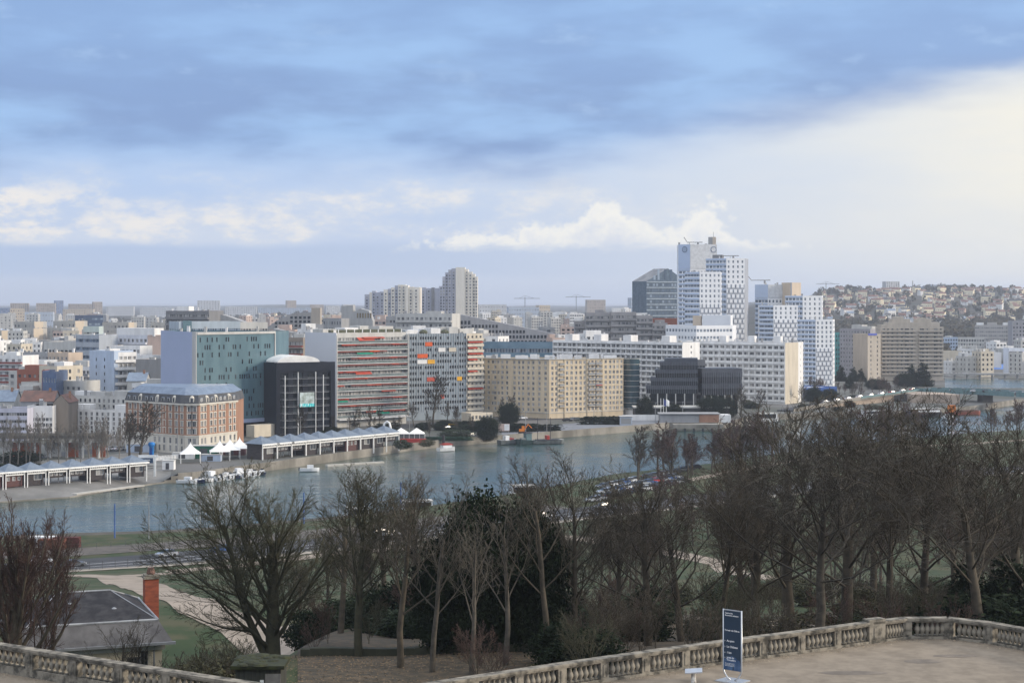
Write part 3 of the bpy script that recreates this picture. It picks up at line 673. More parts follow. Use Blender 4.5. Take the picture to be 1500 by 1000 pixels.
# white slab blocks behind
def slabblock(lab, front, top, cs, fl, fhm, huts, seed):
    k = Bldg('white_slab_block', lab, front, top, 13, wall=whitew, gl=blindg)
    rs = random.Random(seed)
    for i, c in enumerate(cs):
        if c: k.face(i, fl, c, 2.3, 1.5, k.h - fl * fhm - 1.0, .9, rec=.5, skip=None)
    k.face(len(cs), fl, 1, 1.0, 1.2, k.h - fl * fhm - 1, .9)
    A, B = k.edge(0); L = math.dist(A, B); d = ((B[0] - A[0]) / L, (B[1] - A[1]) / L); c = cs[0]
    for j in range(0, c + 1):
        b = MB(); x = min(L - .3, L * j / c); b.obox(A, d, x, x + .3, -.25, -.004, k.h - fl * fhm - 1, k.h - 1.2); k.part('pier', b, [whitew])
    for r in range(fl + 1):
        k.slab(0, k.h - 1.1 - fhm * r, .18, .4, 'floor_band', whitew)
    k.finish(vents=14)
    for q in huts: k.hut(q, q + .06, .2, .6, 2.8, whitew)
    return k
slabblock('long white slab block rising behind the beige stone block', [(810, 846), (1000, 795)], 31.2, [26], 11, 2.5, (.07, .30, .53, .82), 1)
k = slabblock('white slab block with a cream end wall behind the dark louvred offices', [(1003, 888), (1150, 855), (1169, 868)], 29.6, [17, 0], 9, 3.05, (.30, .55, .78), 2)
A, B = k.edge(1); L = math.dist(A, B); d = ((B[0] - A[0]) / L, (B[1] - A[1]) / L); b = MB(); b.obox(A, d, .01, L - .01, -.12, -.004, .01, k.h); k.part('end_wall', b, [creamw])

# dark louvred offices
def louvre(lab, front, zb, zt, fl, cut, nfin):
    k = Bldg('louvred_office', lab, front, zt, 14, wall=mat('louvre_dark', (.075, .083, .10), (.055, .06, .075), rough=.5), gl=dglass, fr=dframe)
    A, B = k.edge(0); L = math.dist(A, B); fh_ = (zt - zb - 1.5) / fl; bm = k.mats[0]; b = k.b
    for r in range(fl):
        x = cut * (fl - 1 - (fl - 1 - r)) / max(1, fl - 1) if cut else 0; x0 = cut * r
        z = zb + fh_ * r; b.prism([(A[0] + k.d[0] * x0 - k.n[0] * yy + 0, A[1] + k.d[1] * x0 - k.n[1] * yy) if e == 0 else (A[0] + k.d[0] * L - k.n[0] * yy, A[1] + k.d[1] * L - k.n[1] * yy) for e, yy in ((0, .4), (1, .4), (1, -13), (0, -13))], z + fh_ * .55, z + fh_, 0)
        b.prism([(A[0] + k.d[0] * (x0 + .3) - k.n[0] * yy, A[1] + k.d[1] * (x0 + .3) - k.n[1] * yy) if e == 0 else (A[0] + k.d[0] * (L - .1) - k.n[0] * yy, A[1] + k.d[1] * (L - .1) - k.n[1] * yy) for e, yy in ((0, -.3), (1, -.3), (1, -12.5), (0, -12.5))], z - .02, z + fh_ * .55 - .004, 1)
        for q in range(nfin):
            f = MB(); xx = x0 + .2 + (L - x0 - .4) * q / nfin; f.obox(A, k.d, xx, xx + .12, -.75, -.405, z + .1, z + fh_ * .95); k.part('fin', f, [mat('fin_grey', (.20, .21, .235))])
    b.prism([(A[0] + k.d[0] * xx - k.n[0] * yy, A[1] + k.d[1] * xx - k.n[1] * yy) for xx, yy in ((cut * fl, 0), (L, 0), (L, -12), (cut * fl, -12))], zb + fh_ * fl + .003, zt, 0)
    b.prism([(A[0] + k.d[0] * xx - k.n[0] * yy, A[1] + k.d[1] * xx - k.n[1] * yy) for xx, yy in ((2, -2), (L - 1, -2), (L - 1, -12), (2, -12))], 0, zb - .03, 1)
    for q in range(6):
        f = MB(); xx = 1 + (L - 3) * q / 5; f.obox(A, k.d, xx, xx + .5, -.3, .3, 0, zb - .03); k.part('column', f, [palew])
    b.build('wall', k.mats, k.root)
    return k
louvre('dark louvred office with sloping left end on columns below the white slabs', [(946, 772), (1022, 770)], 9.6, 24.9, 4, 2.0, 24)
louvre('lower dark louvred office with rounded corner beside the larger one', [(1028, 776), (1087, 780)], 8.6, 20.3, 2, 0.0, 22)
simple('grey_link_block', 'plain grey link block between the two dark louvred offices', [(1020, 786), (1033, 786)], 23.6, 9, dgreyw, 5, 3, 1.0, 1.2)

# white towers
tow = mat('tower_white_panel', (.72, .73, .74), (.66, .67, .69), scale=.05, rough=.5); towb = mat('tower_blue_panel', (.44, .52, .66), (.40, .48, .62), scale=.05, rough=.4); towg = mat('tower_grey_panel', (.36, .38, .42), scale=.05, rough=.5)
def tower(lab, pl, pc, pr, Y, top, fl, cl, cr, depth=14, ps=None, patt=True, fhm=3.0, blank=0.0, objs=True):
    """tower seen on its corner: bluish strip-window face to the left, white punched-window face to the right"""
    Yl = Y + (pc - pl) * Y / F * .75; front = [(pl, Yl), (pc, Y), (pr, Y + (pr - pc) * Y / F * .28)]
    k = Bldg('white_tower', lab, front, top, depth, wall=tow, gl=bglass, fr=frame, front_ref=1)
    bot = max(.5, k.h - blank - fl * fhm)
    m = 'obj' if objs else 'in'
    k.face(0, fl, cl, 2.0, 1.5, bot, blank + .6, m, rec=.15, mull=1); rows = int(fl * patt); k.face(1, fl, cr, 1.1, 1.55, bot, blank + .6, m, gl=glassmat('tower_glass', (.20, .24, .29), (.40, .44, .48), .4, .1), rec=.2, mull=0, skip=lambda r, j: r < rows)
    k.face(2, fl, 3, 2.0, 1.5, bot, blank + .6, 'in', gl=bglass)
    A, B = k.edge(1); L = math.dist(A, B); d = ((B[0] - A[0]) / L, (B[1] - A[1]) / L)
    fh = (k.h - bot - blank - .6) / fl
    A0, B0 = k.edge(0); L0 = math.dist(A0, B0); d0 = ((B0[0] - A0[0]) / L0, (B0[1] - A0[1]) / L0)
    for r in range(fl):
        z = bot + fh * r; b = MB(); b.obox(A0, d0, .0, L0 - .3, -.18, -.004, z + fh * .80, z + fh * 1.12); k.part('blue_band', b, [towb])
    if blank: b = MB(); b.obox(A0, d0, .0, L0 - .02, -.2, -.004, k.h - blank, k.h + .1); k.part('blank_panel', b, [towb]); b = MB(); b.obox(A, d, .02, L, -.2, -.004, k.h - blank, k.h + .1); k.part('blank_panel', b, [mat('tower_blank_grey', (.56, .57, .58))])
    if patt:                                              # folded white panels alternate up the lower floors
        for r in range(rows):
            z = bot + fh * r; b = MB(); cwid = (L - .5) / cr; b.obox(A, d, .25, L - .25, -.06, -.004, z + .02, z + fh - .02, 1)
            for q in range(cr + 1):
                x = .25 + cwid * (q - (.5 if r % 2 else 0)); x0, x1 = max(.25, x + cwid * .14), min(L - .25, x + cwid * .80)
                if x1 - x0 > .3: b.obox(A, d, x0, x1, -.34, -.063, z + fh * .30, z + fh * .99, 0)
                if x + cwid < L - .2: b.obox(A, d, max(.25, x + cwid * .82), max(.26, x + cwid * .98), -.1, -.063, z + fh * .3, z + fh * .85, 2)
            k.part('panel_strip', b, [tow, towg, bglass])
    k.finish(huts=0, vents=3, objcap=100)
    return k
k = tower('tallest white tower with a blank crown, round emblem and roof crane arm', 994, 1011, 1050, 1085, 358, 24, 3, 8, 15, patt=0, blank=15)
A, B = k.edge(0); L = math.dist(A, B); d = ((B[0] - A[0]) / L, (B[1] - A[1]) / L)
def disc(A, d, x, z, r, m1, m2):
    b = MB(); n = (-d[1], d[0]); N = 24
    P = lambda rr, a, y: (A[0] + d[0] * (x + rr * math.cos(a)) + n[0] * y, A[1] + d[1] * (x + rr * math.cos(a)) + n[1] * y, z + rr * math.sin(a))
    for i in range(N):
        a, c = 2 * math.pi * i / N, 2 * math.pi * (i + 1) / N
        b.poly([P(r * .78, a, -.4), P(r * .78, c, -.4), P(r, c, -.4), P(r, a, -.4)], 0); b.poly([P(r, a, -.4), P(r, c, -.4), P(r, c, -.21), P(r, a, -.21)], 0); b.poly([P(0, 0, -.3), P(r * .78, a, -.3), P(r * .78, c, -.3)], 1)
    return b, [m1, m2]
b, ml = disc(A, d, L * .55, k.h - 3.0, 1.9, mat('emblem_grey', (.16, .20, .28)), mat('emblem_pale', (.34, .42, .54))); k.part('emblem', b, ml)
A, B = k.edge(1); L = math.dist(A, B); d = ((B[0] - A[0]) / L, (B[1] - A[1]) / L); b, ml = disc(A, d, L - 2.2, k.h - 3.0, 1.9, MATS['emblem_grey'], MATS['tower_blank_grey']); k.part('emblem', b, ml)
def arm(k, u0, u1, v, lift, name='crane_arm'):
    p, q = k.P(u0, v), k.P(u1, v); b = MB(); z = k.h + 1.6; a = (p[0] + (p[0] - q[0]) * .22, p[1] + (p[1] - q[1]) * .22)
    b.tube([(q[0], q[1], z), (p[0], p[1], z), (a[0], a[1], z + lift)], .28, 5, cap=True); m_ = ((p[0] * .3 + q[0] * .7), (p[1] * .3 + q[1] * .7)); b.tube([(m_[0], m_[1], k.h - .6), (m_[0], m_[1], z)], .6, 6, cap=True); k.part(name, b, [greyw])
arm(k, .24, .64, .3, 3.2)
k.hut(.80, .9, .2, .5, 4.8, greyw); k.hut(.9, .99, .2, .5, 4.8, tanw, 'shaft')
b = MB(); q = k.P(.93, .35); b.tube([(q[0], q[1], k.h), (q[0], q[1], k.h + 8)], .15, 4); k.part('aerial', b, [steel])
k = tower('white tower right of the tallest, with a stepped dark strip window top', 1034, 1064, 1091, 1050, 378, 22, 6, 4, 15, patt=.78); arm(k, .35, .82, .3, .5)
b = MB(); A, B = k.edge(2); L = math.dist(A, B); d = ((B[0] - A[0]) / L, (B[1] - A[1]) / L); b.obox(A, d, .1, L, -.15, -.004, 0, k.h - .1); k.part('grey_side', b, [towg]); k.hut(.15, .4, .2, .7, 2.2, dgreyw)
tower('shorter white tower in front of the tallest one', 1003, 1025, 1056, 1018, 398, 20, 5, 5, 13, patt=.7)
k = simple('tower_podium', 'low white podium of the towers with a tan shaft', [(975, 985), (1020, 965), (1073, 975)], 476, 14, tow, 9, [10, 11], 1.5, 1.6, 'obj', gl=bglass)
k.hut(.41, .53, -.02, .25, 5.2, tanw, 'shaft'); k.hut(.55, .97, .02, .6, 5.6, tow)
tower('white tower with cream twin shafts left of the right-hand group', 1106, 1125, 1146, 1085, 417, 16, 4, 4, 14, patt=.6, blank=8, objs=False); arm(bpy and k, .1, .2, .4, 1.0) if False else None
k = simple('twin_shaft_tower', 'cream twin lift shafts standing between the right-hand white towers', [(1145, 1088), (1159, 1080), (1173, 1086)], 414, 10, tanw, 0, [0, 0])
b = MB(); A, B = k.edge(1); b.obox(A, k.d, -.35, .35, -.3, .1, 0, k.h + .05); k.part('joint', b, [towg]); arm(k, -1.6, -.6, .4, 3.0)
tower('right-hand white tower behind with a narrow punched window front', 1150, 1176, 1204, 1062, 433, 18, 5, 4, 13, patt=.68)
tower('middle white tower of the right-hand group with wide zigzag panels', 1112, 1133, 1169, 1022, 447, 18, 5, 5, 13, patt=.86)
tower('nearest white tower of the right-hand group, lowest and rightmost', 1168, 1195, 1220, 985, 468, 15, 5, 4, 13, patt=.66)
simple('blue_shed', 'flat white roofed blue shed at the foot of the right-hand towers', [(1172, 930), (1226, 945)], 4.2, 14, wallmat('blue_shed_wall', (.05, .11, .32)), 0, 0, roof=whiter)
# glass tower with slanted roof
k = Bldg('slanted_glass_tower', 'grey glass tower with a slanted roofline left of the white towers', [(947, 1180), (996, 1195)], 30, 16, wall=mat('glass_tower_grey', (.105, .145, .185), (.075, .105, .14), rough=.2), gl=bglass, fr=dframe)
k.z1 = ZZ(412, 1185); k.h = k.z1; k.face(0, 15, 11, 1.6, 1.9, 6, .4, rec=.12, mull=0)
A, B = k.edge(0); L = math.dist(A, B); zp = ZZ(393, 1185); b = k.b; hh = k.h
tp = [(0, hh), (L, hh), (L, ZZ(405, 1185)), (L * .64, zp)]
Q = lambda x, z, y=0: (A[0] + k.d[0] * x + k.n[0] * y, A[1] + k.d[1] * x + k.n[1] * y, z)
b.poly([Q(x, z) for x, z in tp], 0); b.poly([Q(x, z, 16) for x, z in tp], 0)
for (x0, z0_), (x1, z1_) in ((tp[3], tp[0]), (tp[2], tp[3]), (tp[1], tp[2])): b.poly([Q(x0, z0_), Q(x1, z1_), Q(x1, z1_, 16), Q(x0, z0_, 16)], 2)
k.finish(roof=False)
for r in range(16):
    c_ = MB(); c_.obox(A, k.d, 0, L, -.35, -.004, 6 + (hh - 6.4) / 15 * r - .2, 6 + (hh - 6.4) / 15 * r + .25); k.part('floor_band', c_, [mat('band_pale', (.40, .46, .52))])
c_ = MB(); c_.obox(A, k.d, -1, L + 1, -1.2, -.4, 3.5 + 20, 25.5); k.part('red_terrace', c_, [mat('rust_panel', (.28, .07, .04))])
for x in (.2, .32, .52, .7):
    c_ = MB(); c_.obox(A, k.d, L * x, L * x + 1.8, -.2, -.004, hh + 1, hh + 4 + 4 * (x > .3)); k.part('top_window', c_, [bglass])
# red-brown block below it
simple('red_brick_block', 'dark red low block under the slanted glass tower', [(948, 1120), (996, 1120)], 466, 12, redw, 2, 5, 1.6, 1.8)
# beige stepped apartment block
k = Bldg('beige_stepped_block', 'beige apartment block with stepped roofline and close rows of balconies', [(1290, 1112), (1382, 1112)], 33.5, 16, wall=wallmat('sand_concrete', (.47, .415, .345)), gl=glass)
k.face(0, 12, xs=[(.05, 1.6), (.12, 1.2), (.19, 1.4), (.27, 1.2), (.34, 1.6), (.42, 2.6), (.50, 1.3), (.66, 2.8), (.74, 1.2), (.88, 2.6), (.96, 1.2)], h=1.6, bot=3.5, top=.6, rec=.4)
for r in range(12):
    z = 3.6 + (33.5 - 4.1) / 12 * r; k.balcony(0, .01, .56, z, 1.1, .95, rm=k.mats[0]); k.balcony(0, .60, .99, z, 1.3, .95, rm=k.mats[0])
k.finish()
for f0, f1, h in ((.02, .18, 1.2), (.12, .95, 2.8), (.2, .48, 5.0), (.26, .38, 6.3), (.6, .82, 5.0), (.66, .74, 5.6)): k.hut(f0, f1, .05 + .06 * h / 6, .9 - .06 * h / 6, h)
k = simple('beige_side_pier', 'plain beige pier block with a small blue sign on top', [(1271, 1095), (1290, 1100)], 489, 14, MATS['sand_concrete'], 10, 2, .8, 1.4); A, B = k.edge(0); b = MB(); b.obox(A, k.d, .3, 7.2, -.35, -.004, k.h - .9, k.h + .3); k.part('blue_sign', b, [mat('sign_blue', (.10, .13, .45))])
simple('grey_apartment_block', 'grey lilac apartment block with punched windows left of the beige stepped block', [(1230, 1170), (1275, 1150)], 481, 16, wallmat('lilac_concrete', (.36, .345, .36)), 11, 11, 1.2, 1.5, 'obj', huts=2)
simple('teal_strip_block', 'thin turquoise striped block between white tower and grey apartments', [(1224, 1185), (1234, 1185)], 487, 10, wallmat('turquoise_panel', (.10, .34, .34)), 9, 3, .7, 1.6)
# ---------------------------------------------------------------- the town behind, left to right
# left cluster
def S(*a, **kw): return simple(*a, **kw)
S('white_apartment_block', 'long off-white block with small windows standing behind the quay viaduct', [(90, 662), (187, 650)], 598, 14, whitew, 5, 12, 1.1, 1.4, 'obj', huts=2, vents=6)
S('penthouse_block', 'set back cream top storey with roof garden above the off-white block', [(94, 676), (184, 664)], 578, 12, palew, 6, 13, 1.0, 1.3, huts=3, vents=5)
S('white_apartment_block', 'white block with blank upper wall beside a brown gable', [(40, 640), (77, 640)], 594, 12, whitew, 4, 7, 1.1, 1.3, 'obj', bot=.3, topm=4, vents=3)
S('lilac_apartment_block', 'pale lilac block with bands of windows at the left edge', [(-30, 632), (40, 632)], 598, 12, wallmat('lilac_render', (.50, .50, .58)), 4, 9, 2.0, 1.2, 'obj', vents=4)
def gable(name, label, px0, px1, Y, top_py, ridge_py, depth, wm, rm, fl=2, c=4, along=True, z0=0.0, group=None, mode='in', w=1.0, h=1.3):
    k = Bldg(name, label, [(px0, Y), (px1, Y)], top_py, depth, z0, wm, rm, glass, frame, group, 'house')
    k.face(0, fl, c, w, h, .3, .4, mode); k.finish(roof=False); zr = ZZ(ridge_py, Y) - z0; b = MB(); e = .35
    if along:
        p = [k.P(-e / k.L, -e / depth), k.P(1 + e / k.L, -e / depth), k.P(1 + e / k.L, .5), k.P(-e / k.L, .5), k.P(1 + e / k.L, 1 + e / depth), k.P(-e / k.L, 1 + e / depth)]; zs = [k.h, k.h, zr, zr, k.h, k.h]
        v = [(*q, z) for q, z in zip(p, zs)]; b.faces(v, [(0, 1, 2, 3), (3, 2, 4, 5)]); rf_ = k.part('roof', b, [rm]); g = MB()
        for f in (0, 1): g.poly([(*k.P(f, 0), k.h), (*k.P(f, 1), k.h), (*k.P(f, .5), zr - .1)])
        k.part('gable', g, [wm])
    else:
        p = [k.P(-e / k.L, 0), k.P(.5, 0), k.P(1 + e / k.L, 0), k.P(1 + e / k.L, 1), k.P(.5, 1), k.P(-e / k.L, 1)]; zs = [k.h, zr, k.h, k.h, zr, k.h]
        v = [(*q, z) for q, z in zip(p, zs)]; b.faces(v, [(0, 1, 4, 5), (1, 2, 3, 4)]); rf_ = k.part('roof', b, [rm]); g = MB()
        for f in (.002, .998): g.poly([(*k.P(0, f), k.h), (*k.P(1, f), k.h), (*k.P(.5, f), zr - .1)])
        k.part('gable', g, [wm])
    b = MB(); q = k.P(.8, .45); b.obox(q, k.d, -.4, .4, -.3, .3, k.h, zr + 1.0); b.build('chimney', [brickw], rf_); return k
gable('gabled_house', 'grey house with dark brown tiled roof among white blocks', 30, 78, 652, 588, 573, 11, greyw, tile, 2, 5)
gable('gabled_house', 'tall brown blank gable wall turned to the river', 78, 100, 645, 590, 578, 15, brownw, tile, 0, 0, along=False)
gable('gabled_house', 'blue grey roofed low house at the left edge', -20, 21, 660, 588, 572, 10, palew, zinc, 1, 4)
S('white_apartment_block', 'small white block with paired windows right of the blue metal facade', [(88, 695), (119, 690)], 557, 11, palew, 4, 4, 1.3, 1.4, 'obj', vents=3)
S('white_apartment_block', 'small white block with four windows in front of the red brick wall', [(31, 700), (61, 695)], 559, 11, palew, 4, 4, 1.3, 1.4, 'obj', vents=3)
S('red_brick_block', 'red brick block with cream lintels behind the small white block', [(25, 712), (62, 708)], 541, 12, redw, 6, 5, 1.2, 1.2, huts=1)
k = S('blue_metal_building', 'modern building of blue metal panels with glass corner', [(62, 690), (82, 682), (89, 690)], 543, 11, mat('blue_metal', (.11, .16, .27), (.09, .13, .23), rough=.35, metal=.3), 4, [5, 2], 1.0, 1.6, 'obj', gl=bglass)
b = MB(); A, B = k.edge(2 + 1 + 1); b.obox(A, ((B[0] - A[0]) / math.dist(A, B), (B[1] - A[1]) / math.dist(A, B)), 0, math.dist(A, B), -.2, -.004, 0, k.h + .2); k.part('brick_side', b, [redw])
def bands(name, label, front, top, depth, wm, fl, rm, sm=None, cs=8, gl=None, huts=1, u0=0.0, u1=1.0, fhb=.3):
    """block with a continuous balcony on every floor"""
    k = Bldg(name, label, front, top, depth, 0, wm, None, gl or blindg); k.face(0, fl, cs, 1.6, 1.7, fhb, 1.0, rec=.35); k.finish(huts=huts, vents=4)
    fh_ = (k.h - fhb - 1.0) / fl
    for r in range(max(0, fl - 8), fl): k.balcony(0, u0 + .005, u1 - .005, fhb + fh_ * r + .12, 1.3, .95, rm=rm, sm=sm or palew)
    return k
bands('balcony_block', 'white block with dark red balcony fronts at the left edge', [(-40, 772), (33, 765)], 520, 13, whitew, 9, mat('dark_red_rail', (.22, .06, .05)), whitew)
bands('balcony_block', 'low white block with long dark balconies behind the blue metal building', [(84, 748), (132, 740)], 536, 12, whitew, 7, steel, whitew)
k = S('pale_blue_block', 'pale blue block with two lines of narrow dark slits', [(131, 726), (167, 720)], 513, 12, bluew, 9, 0, huts=0, vents=2)
A, B = k.edge(0); L = math.dist(A, B)
for r in range(5):
    for f in (.28, .62): b = MB(); z = k.h - 3 - 2.9 * r; b.obox(A, k.d, L * f - .22, L * f + .22, -.04, -.004, z - 1.3, z); k.part('window', b, [dglass])
bands('balcony_block', 'white balcony block joined to the pale blue slit block', [(167, 721), (200, 728)], 516, 11, whitew, 9, whitew, whitew, 5)
S('blank_grey_block', 'plain grey brown block with a blank wall left of the teal offices', [(199, 716), (237, 712)], 526, 12, wallmat('grey_brown', (.27, .265, .26)), 0, 0, vents=3)
gable('gabled_house', 'house with light blue metal roof below the plain grey block', 186, 213, 700, 558, 546, 10, palew, zinc, 1, 3)
S('low_white_block', 'low white block with red brick stack behind the hotel roof', [(193, 690), (237, 686)], 561, 10, whitew, 5, 9, 1.0, 1.2, huts=1)
S('roof_terrace_block', 'block with a white roof terrace and dark shrubs on it', [(158, 800), (224, 790)], 520, 12, whitew, 7, 12, 1.5, 1.6, huts=0)
S('white_office_block', 'set back storey of the roof terrace block with dark windows', [(162, 812), (205, 806)], 506, 10, whitew, 8, 8, 1.5, 1.6)
k = bands('white_office_block', 'wide white block with three dark window bands and a pink end wall', [(144, 885), (216, 870)], 490, 14, wallmat('cool_white', (.60, .61, .65)), 9, MATS['cool_white'], MATS['cool_white'], 12, huts=0)
b = MB(); A, B = k.edge(1); d = ((B[0] - A[0]) / math.dist(A, B), (B[1] - A[1]) / math.dist(A, B)); b.obox((A[0], A[1]), (1, .1), .02, 6.4, 0, 12, 0, k.h + .1); k.part('end_wall', b, [pinkw]); k.hut(.34, 1.1, .1, .6, 3.4, whitew)
S('grey_office_block', 'blue grey office with strip windows left of the wide white block', [(111, 870), (145, 862)], 490, 13, wallmat('blue_grey', (.36, .39, .43)), 8, 7, 2.6, 1.5, gl=bglass, vents=3)
S('beige_corner_house', 'salmon beige house with brown windows among the flat roofs', [(70, 800), (100, 795)], 516, 10, wallmat('salmon', (.52, .42, .33)), 7, 5, 1.1, 1.5, 'obj', vents=3)
S('white_shed_block', 'plain white box block above the red balconies', [(33, 790), (65, 786)], 527, 10, whitew, 0, 0)
S('grey_wall_block', 'long grey flat roofed block with a line of chimney pots', [(4, 830), (72, 822)], 516, 12, greyw, 7, 12, 1.0, 1.3, vents=12)
S('white_gable_block', 'broad white block with a rounded hall roof on the far left', [(64, 960), (112, 950)], 500, 16, palew, 3, 8, 2, 1.5, gl=dglass)
rs = random.Random(21)
walls = [whitew, palew, whitew, greyw, pinkw, whitew, palew, creamw, bluew, greyw, palew]
wname = {'white_render': 'white', 'pale_concrete': 'pale grey', 'cream_render': 'cream', 'grey_concrete': 'grey', 'pink_render': 'pink', 'beige_stone': 'beige', 'pale_blue_panel': 'light blue'}
FILL = 0
def filler(px0, px1, Y0, Y1, t0, t1, n, wmin=14, wmax=34, far=False, where='in the town'):
    """flat roofed town blocks; those of one colour in one quarter cannot be told apart and share a group"""
    global FILL
    for i in range(n):
        px = px0 + (px1 - px0) * (i + rs.random()) / n; Y = Y0 + (Y1 - Y0) * rs.random(); w = wmin + (wmax - wmin) * rs.random(); wm = rs.choice(walls); top = t0 + (t1 - t0) * rs.random()
        z0 = hill(px, Y); zt = ZZ(top, Y)
        if zt < z0 + 4: zt = z0 + 5
        fl = max(1, int((zt - z0) / 3)); mw = w * Y / F
        k = Bldg('town_block', '%s flat roofed block %s' % (wname[wm.name], where), [(px - w / 2, Y), (px + w / 2, Y + rs.uniform(-6, 6))], zt, 10 + 6 * rs.random(), z0 - 1, wm, None, rs.choice([glass, dglass, blindg]), None, '%s blocks %s' % (wname[wm.name], where))
        k.face(0, fl, max(2, int(mw / rs.choice([2.2, 2.8, 3.4]))), rs.choice([1.1, 1.4, 1.9]), 1.5, 1.2, .8, 'in')
        k.face(1, fl, 3, 1.2, 1.5, 1.2, .8, 'in'); k.face(3, fl, 3, 1.2, 1.5, 1.2, .8, 'in')
        k.finish(huts=rs.choice([0, 1, 1, 2]), vents=rs.choice([2, 4, 6])); FILL += 1
filler(-60, 240, 900, 1150, 495, 512, 22, where='on the flat roofs left of the teal offices')
filler(-40, 130, 700, 860, 530, 552, 10, where='behind the left balconies')
filler(-60, 60, 660, 700, 566, 580, 4, where='low at the left edge')
filler(-60, 260, 1150, 1500, 482, 494, 18, where='between the far slab blocks')
filler(400, 720, 830, 980, 482, 496, 16, where='behind the red awning balconies')
filler(470, 720, 1000, 1400, 464, 480, 14, where='under the beige towers')
filler(690, 980, 950, 1300, 478, 497, 16, where='behind the long white slab')
filler(690, 960, 1700, 2600, 452, 468, 30, 8, 22, where='on the plain before the hills')
filler(-40, 520, 1900, 3000, 459, 472, 46, 8, 20, where='far across the plain')
filler(1383, 1560, 1250, 1700, 492, 512, 12, where='right of the beige stepped block')
filler(1383, 1560, 1150, 1250, 512, 530, 6, where='beyond the far river reach')
filler(1090, 1290, 1200, 1600, 500, 520, 8, where='behind the white towers')
# slab estates at the left
bt = wallmat('estate_beige', (.42, .40, .36)); ew = wallmat('estate_end', (.52, .44, .34), .9)
def estate(lab, p0, p1, p2, Y, top, fl=9):
    k = Bldg('estate_slab', lab, [(p0, Y), (p1, Y - 8), (p2, Y)], top, 11, 0, bt, None, blindg); L = k.L
    k.face(0, fl, int((p1 - p0) * Y / F / 2.4), 1.4, 1.7, .5, 1.4, 'in'); k.finish(huts=0, vents=6)
    b = MB(); A, B = k.edge(1); d = ((B[0] - A[0]) / math.dist(A, B), (B[1] - A[1]) / math.dist(A, B)); b.obox(A, d, 0, math.dist(A, B), -.2, -.004, 0, k.h + .1); k.part('end_wall', b, [ew])
estate('estate slab with blank beige end, second row at the left', 20, 50, 63, 1330, 471); estate('estate slab with blank beige end in front of the second row', 64, 97, 109, 1290, 480)
estate('estate slab with blank beige end nearest the dark blue glass block', 78, 110, 123, 1350, 470); estate('estate slab with blank beige end lowest at the left edge', 14, 49, 63, 1270, 481); estate('estate slab cut by the left edge', -40, 2, 17, 1290, 484)
estate('estate slab right of the dark blue glass block', 150, 188, 196, 1300, 472); estate('estate slab half hidden behind the teal offices', 221, 244, 252, 1310, 472)
S('dark_glass_block', 'dark blue glass office among the estate slabs', [(122, 1520), (151, 1530)], 462, 20, mat('navy_panel', (.05, .075, .13), rough=.3), 8, 7, 2.4, 1.5, gl=bglass)
S('pale_green_block', 'low pale green flat block under the dark blue glass office', [(122, 1240), (145, 1240)], 478, 14, wallmat('pale_green', (.45, .52, .50)), 4, 5, 2, 1.2)
# skyline
def sky_block(lab, p0, p1, Y, top, wm, fl, c, gl=blindg, d=16, name='tower_block'): return S(name, lab, [(p0, Y), (p1, Y + 6)], top, d, wm, fl, c, 1.5, 1.5, z0=hill(p0, Y) - 2, gl=gl, side=4)
fb = wallmat('far_beige', (.42, .36, .31)); fbl = wallmat('far_blue', (.20, .25, .38)); fw = wallmat('far_white', (.58, .58, .58))
for a in (('left beige twin block on the skyline, cut by a darker side', 15, 42, 3300, 444, fb, 14, 9), ('right beige twin block on the skyline', 53, 81, 3300, 444, fb, 14, 9), ('slim blue tower on the left skyline', 81, 93, 3400, 440, fbl, 15, 4), ('long beige block on the skyline behind a lower one', 100, 140, 3350, 445, fb, 13, 12), ('lower long cream block before the skyline blocks', 92, 137, 3000, 453, ew, 9, 12),
          ('narrow grey and cream tower right of the skyline blocks', 137, 150, 3200, 442, fb, 15, 5), ('grey block cut by the left edge on the skyline', -20, 15, 3100, 451, fbl, 9, 10), ('low blue white office with cream end on the left', 36, 78, 2600, 457, wallmat('far_pale_blue', (.46, .51, .58)), 4, 10), ('small twin tower block with cream ends at the left', 15, 36, 2500, 452, ew, 9, 6),
          ('faint wide block on the skyline past the dark wood', 156, 196, 3900, 449, fw, 5, 12), ('long white hall on the skyline with a cream box', 205, 290, 3800, 450, fw, 4, 22), ('pale tower pair above the long white hall', 289, 322, 4000, 440, fw, 12, 8), ('white hill block with dark roofs on the centre left skyline', 330, 376, 3600, 449, fw, 7, 14), ('blue white row block right of the white hill block', 378, 456, 3700, 451, MATS['far_pale_blue'], 5, 22),
          ('grey tower alone on the hill skyline', 420, 434, 3900, 440, fb, 12, 4), ('flat grey block with mast on the hill skyline', 455, 474, 3800, 446, fb, 5, 6), ('pale block beside the mast block', 478, 498, 3600, 448, fw, 6, 7), ('small pale tower left of the beige towers', 503, 520, 3000, 446, fw, 9, 5),
          ('white blocks on the plain right of the beige tower', 702, 742, 2600, 446, fw, 8, 10), ('blue white terrace block on the plain', 745, 790, 2500, 450, MATS['far_pale_blue'], 7, 12), ('cream block catching light on the plain', 790, 806, 2700, 447, ew, 7, 5), ('grey brown block above the lit hillside', 860, 887, 3300, 439, fb, 8, 8), ('blue grey slab left of the slanted glass tower', 925, 949, 2400, 436, MATS['far_pale_blue'], 10, 8)): sky_block(*a)
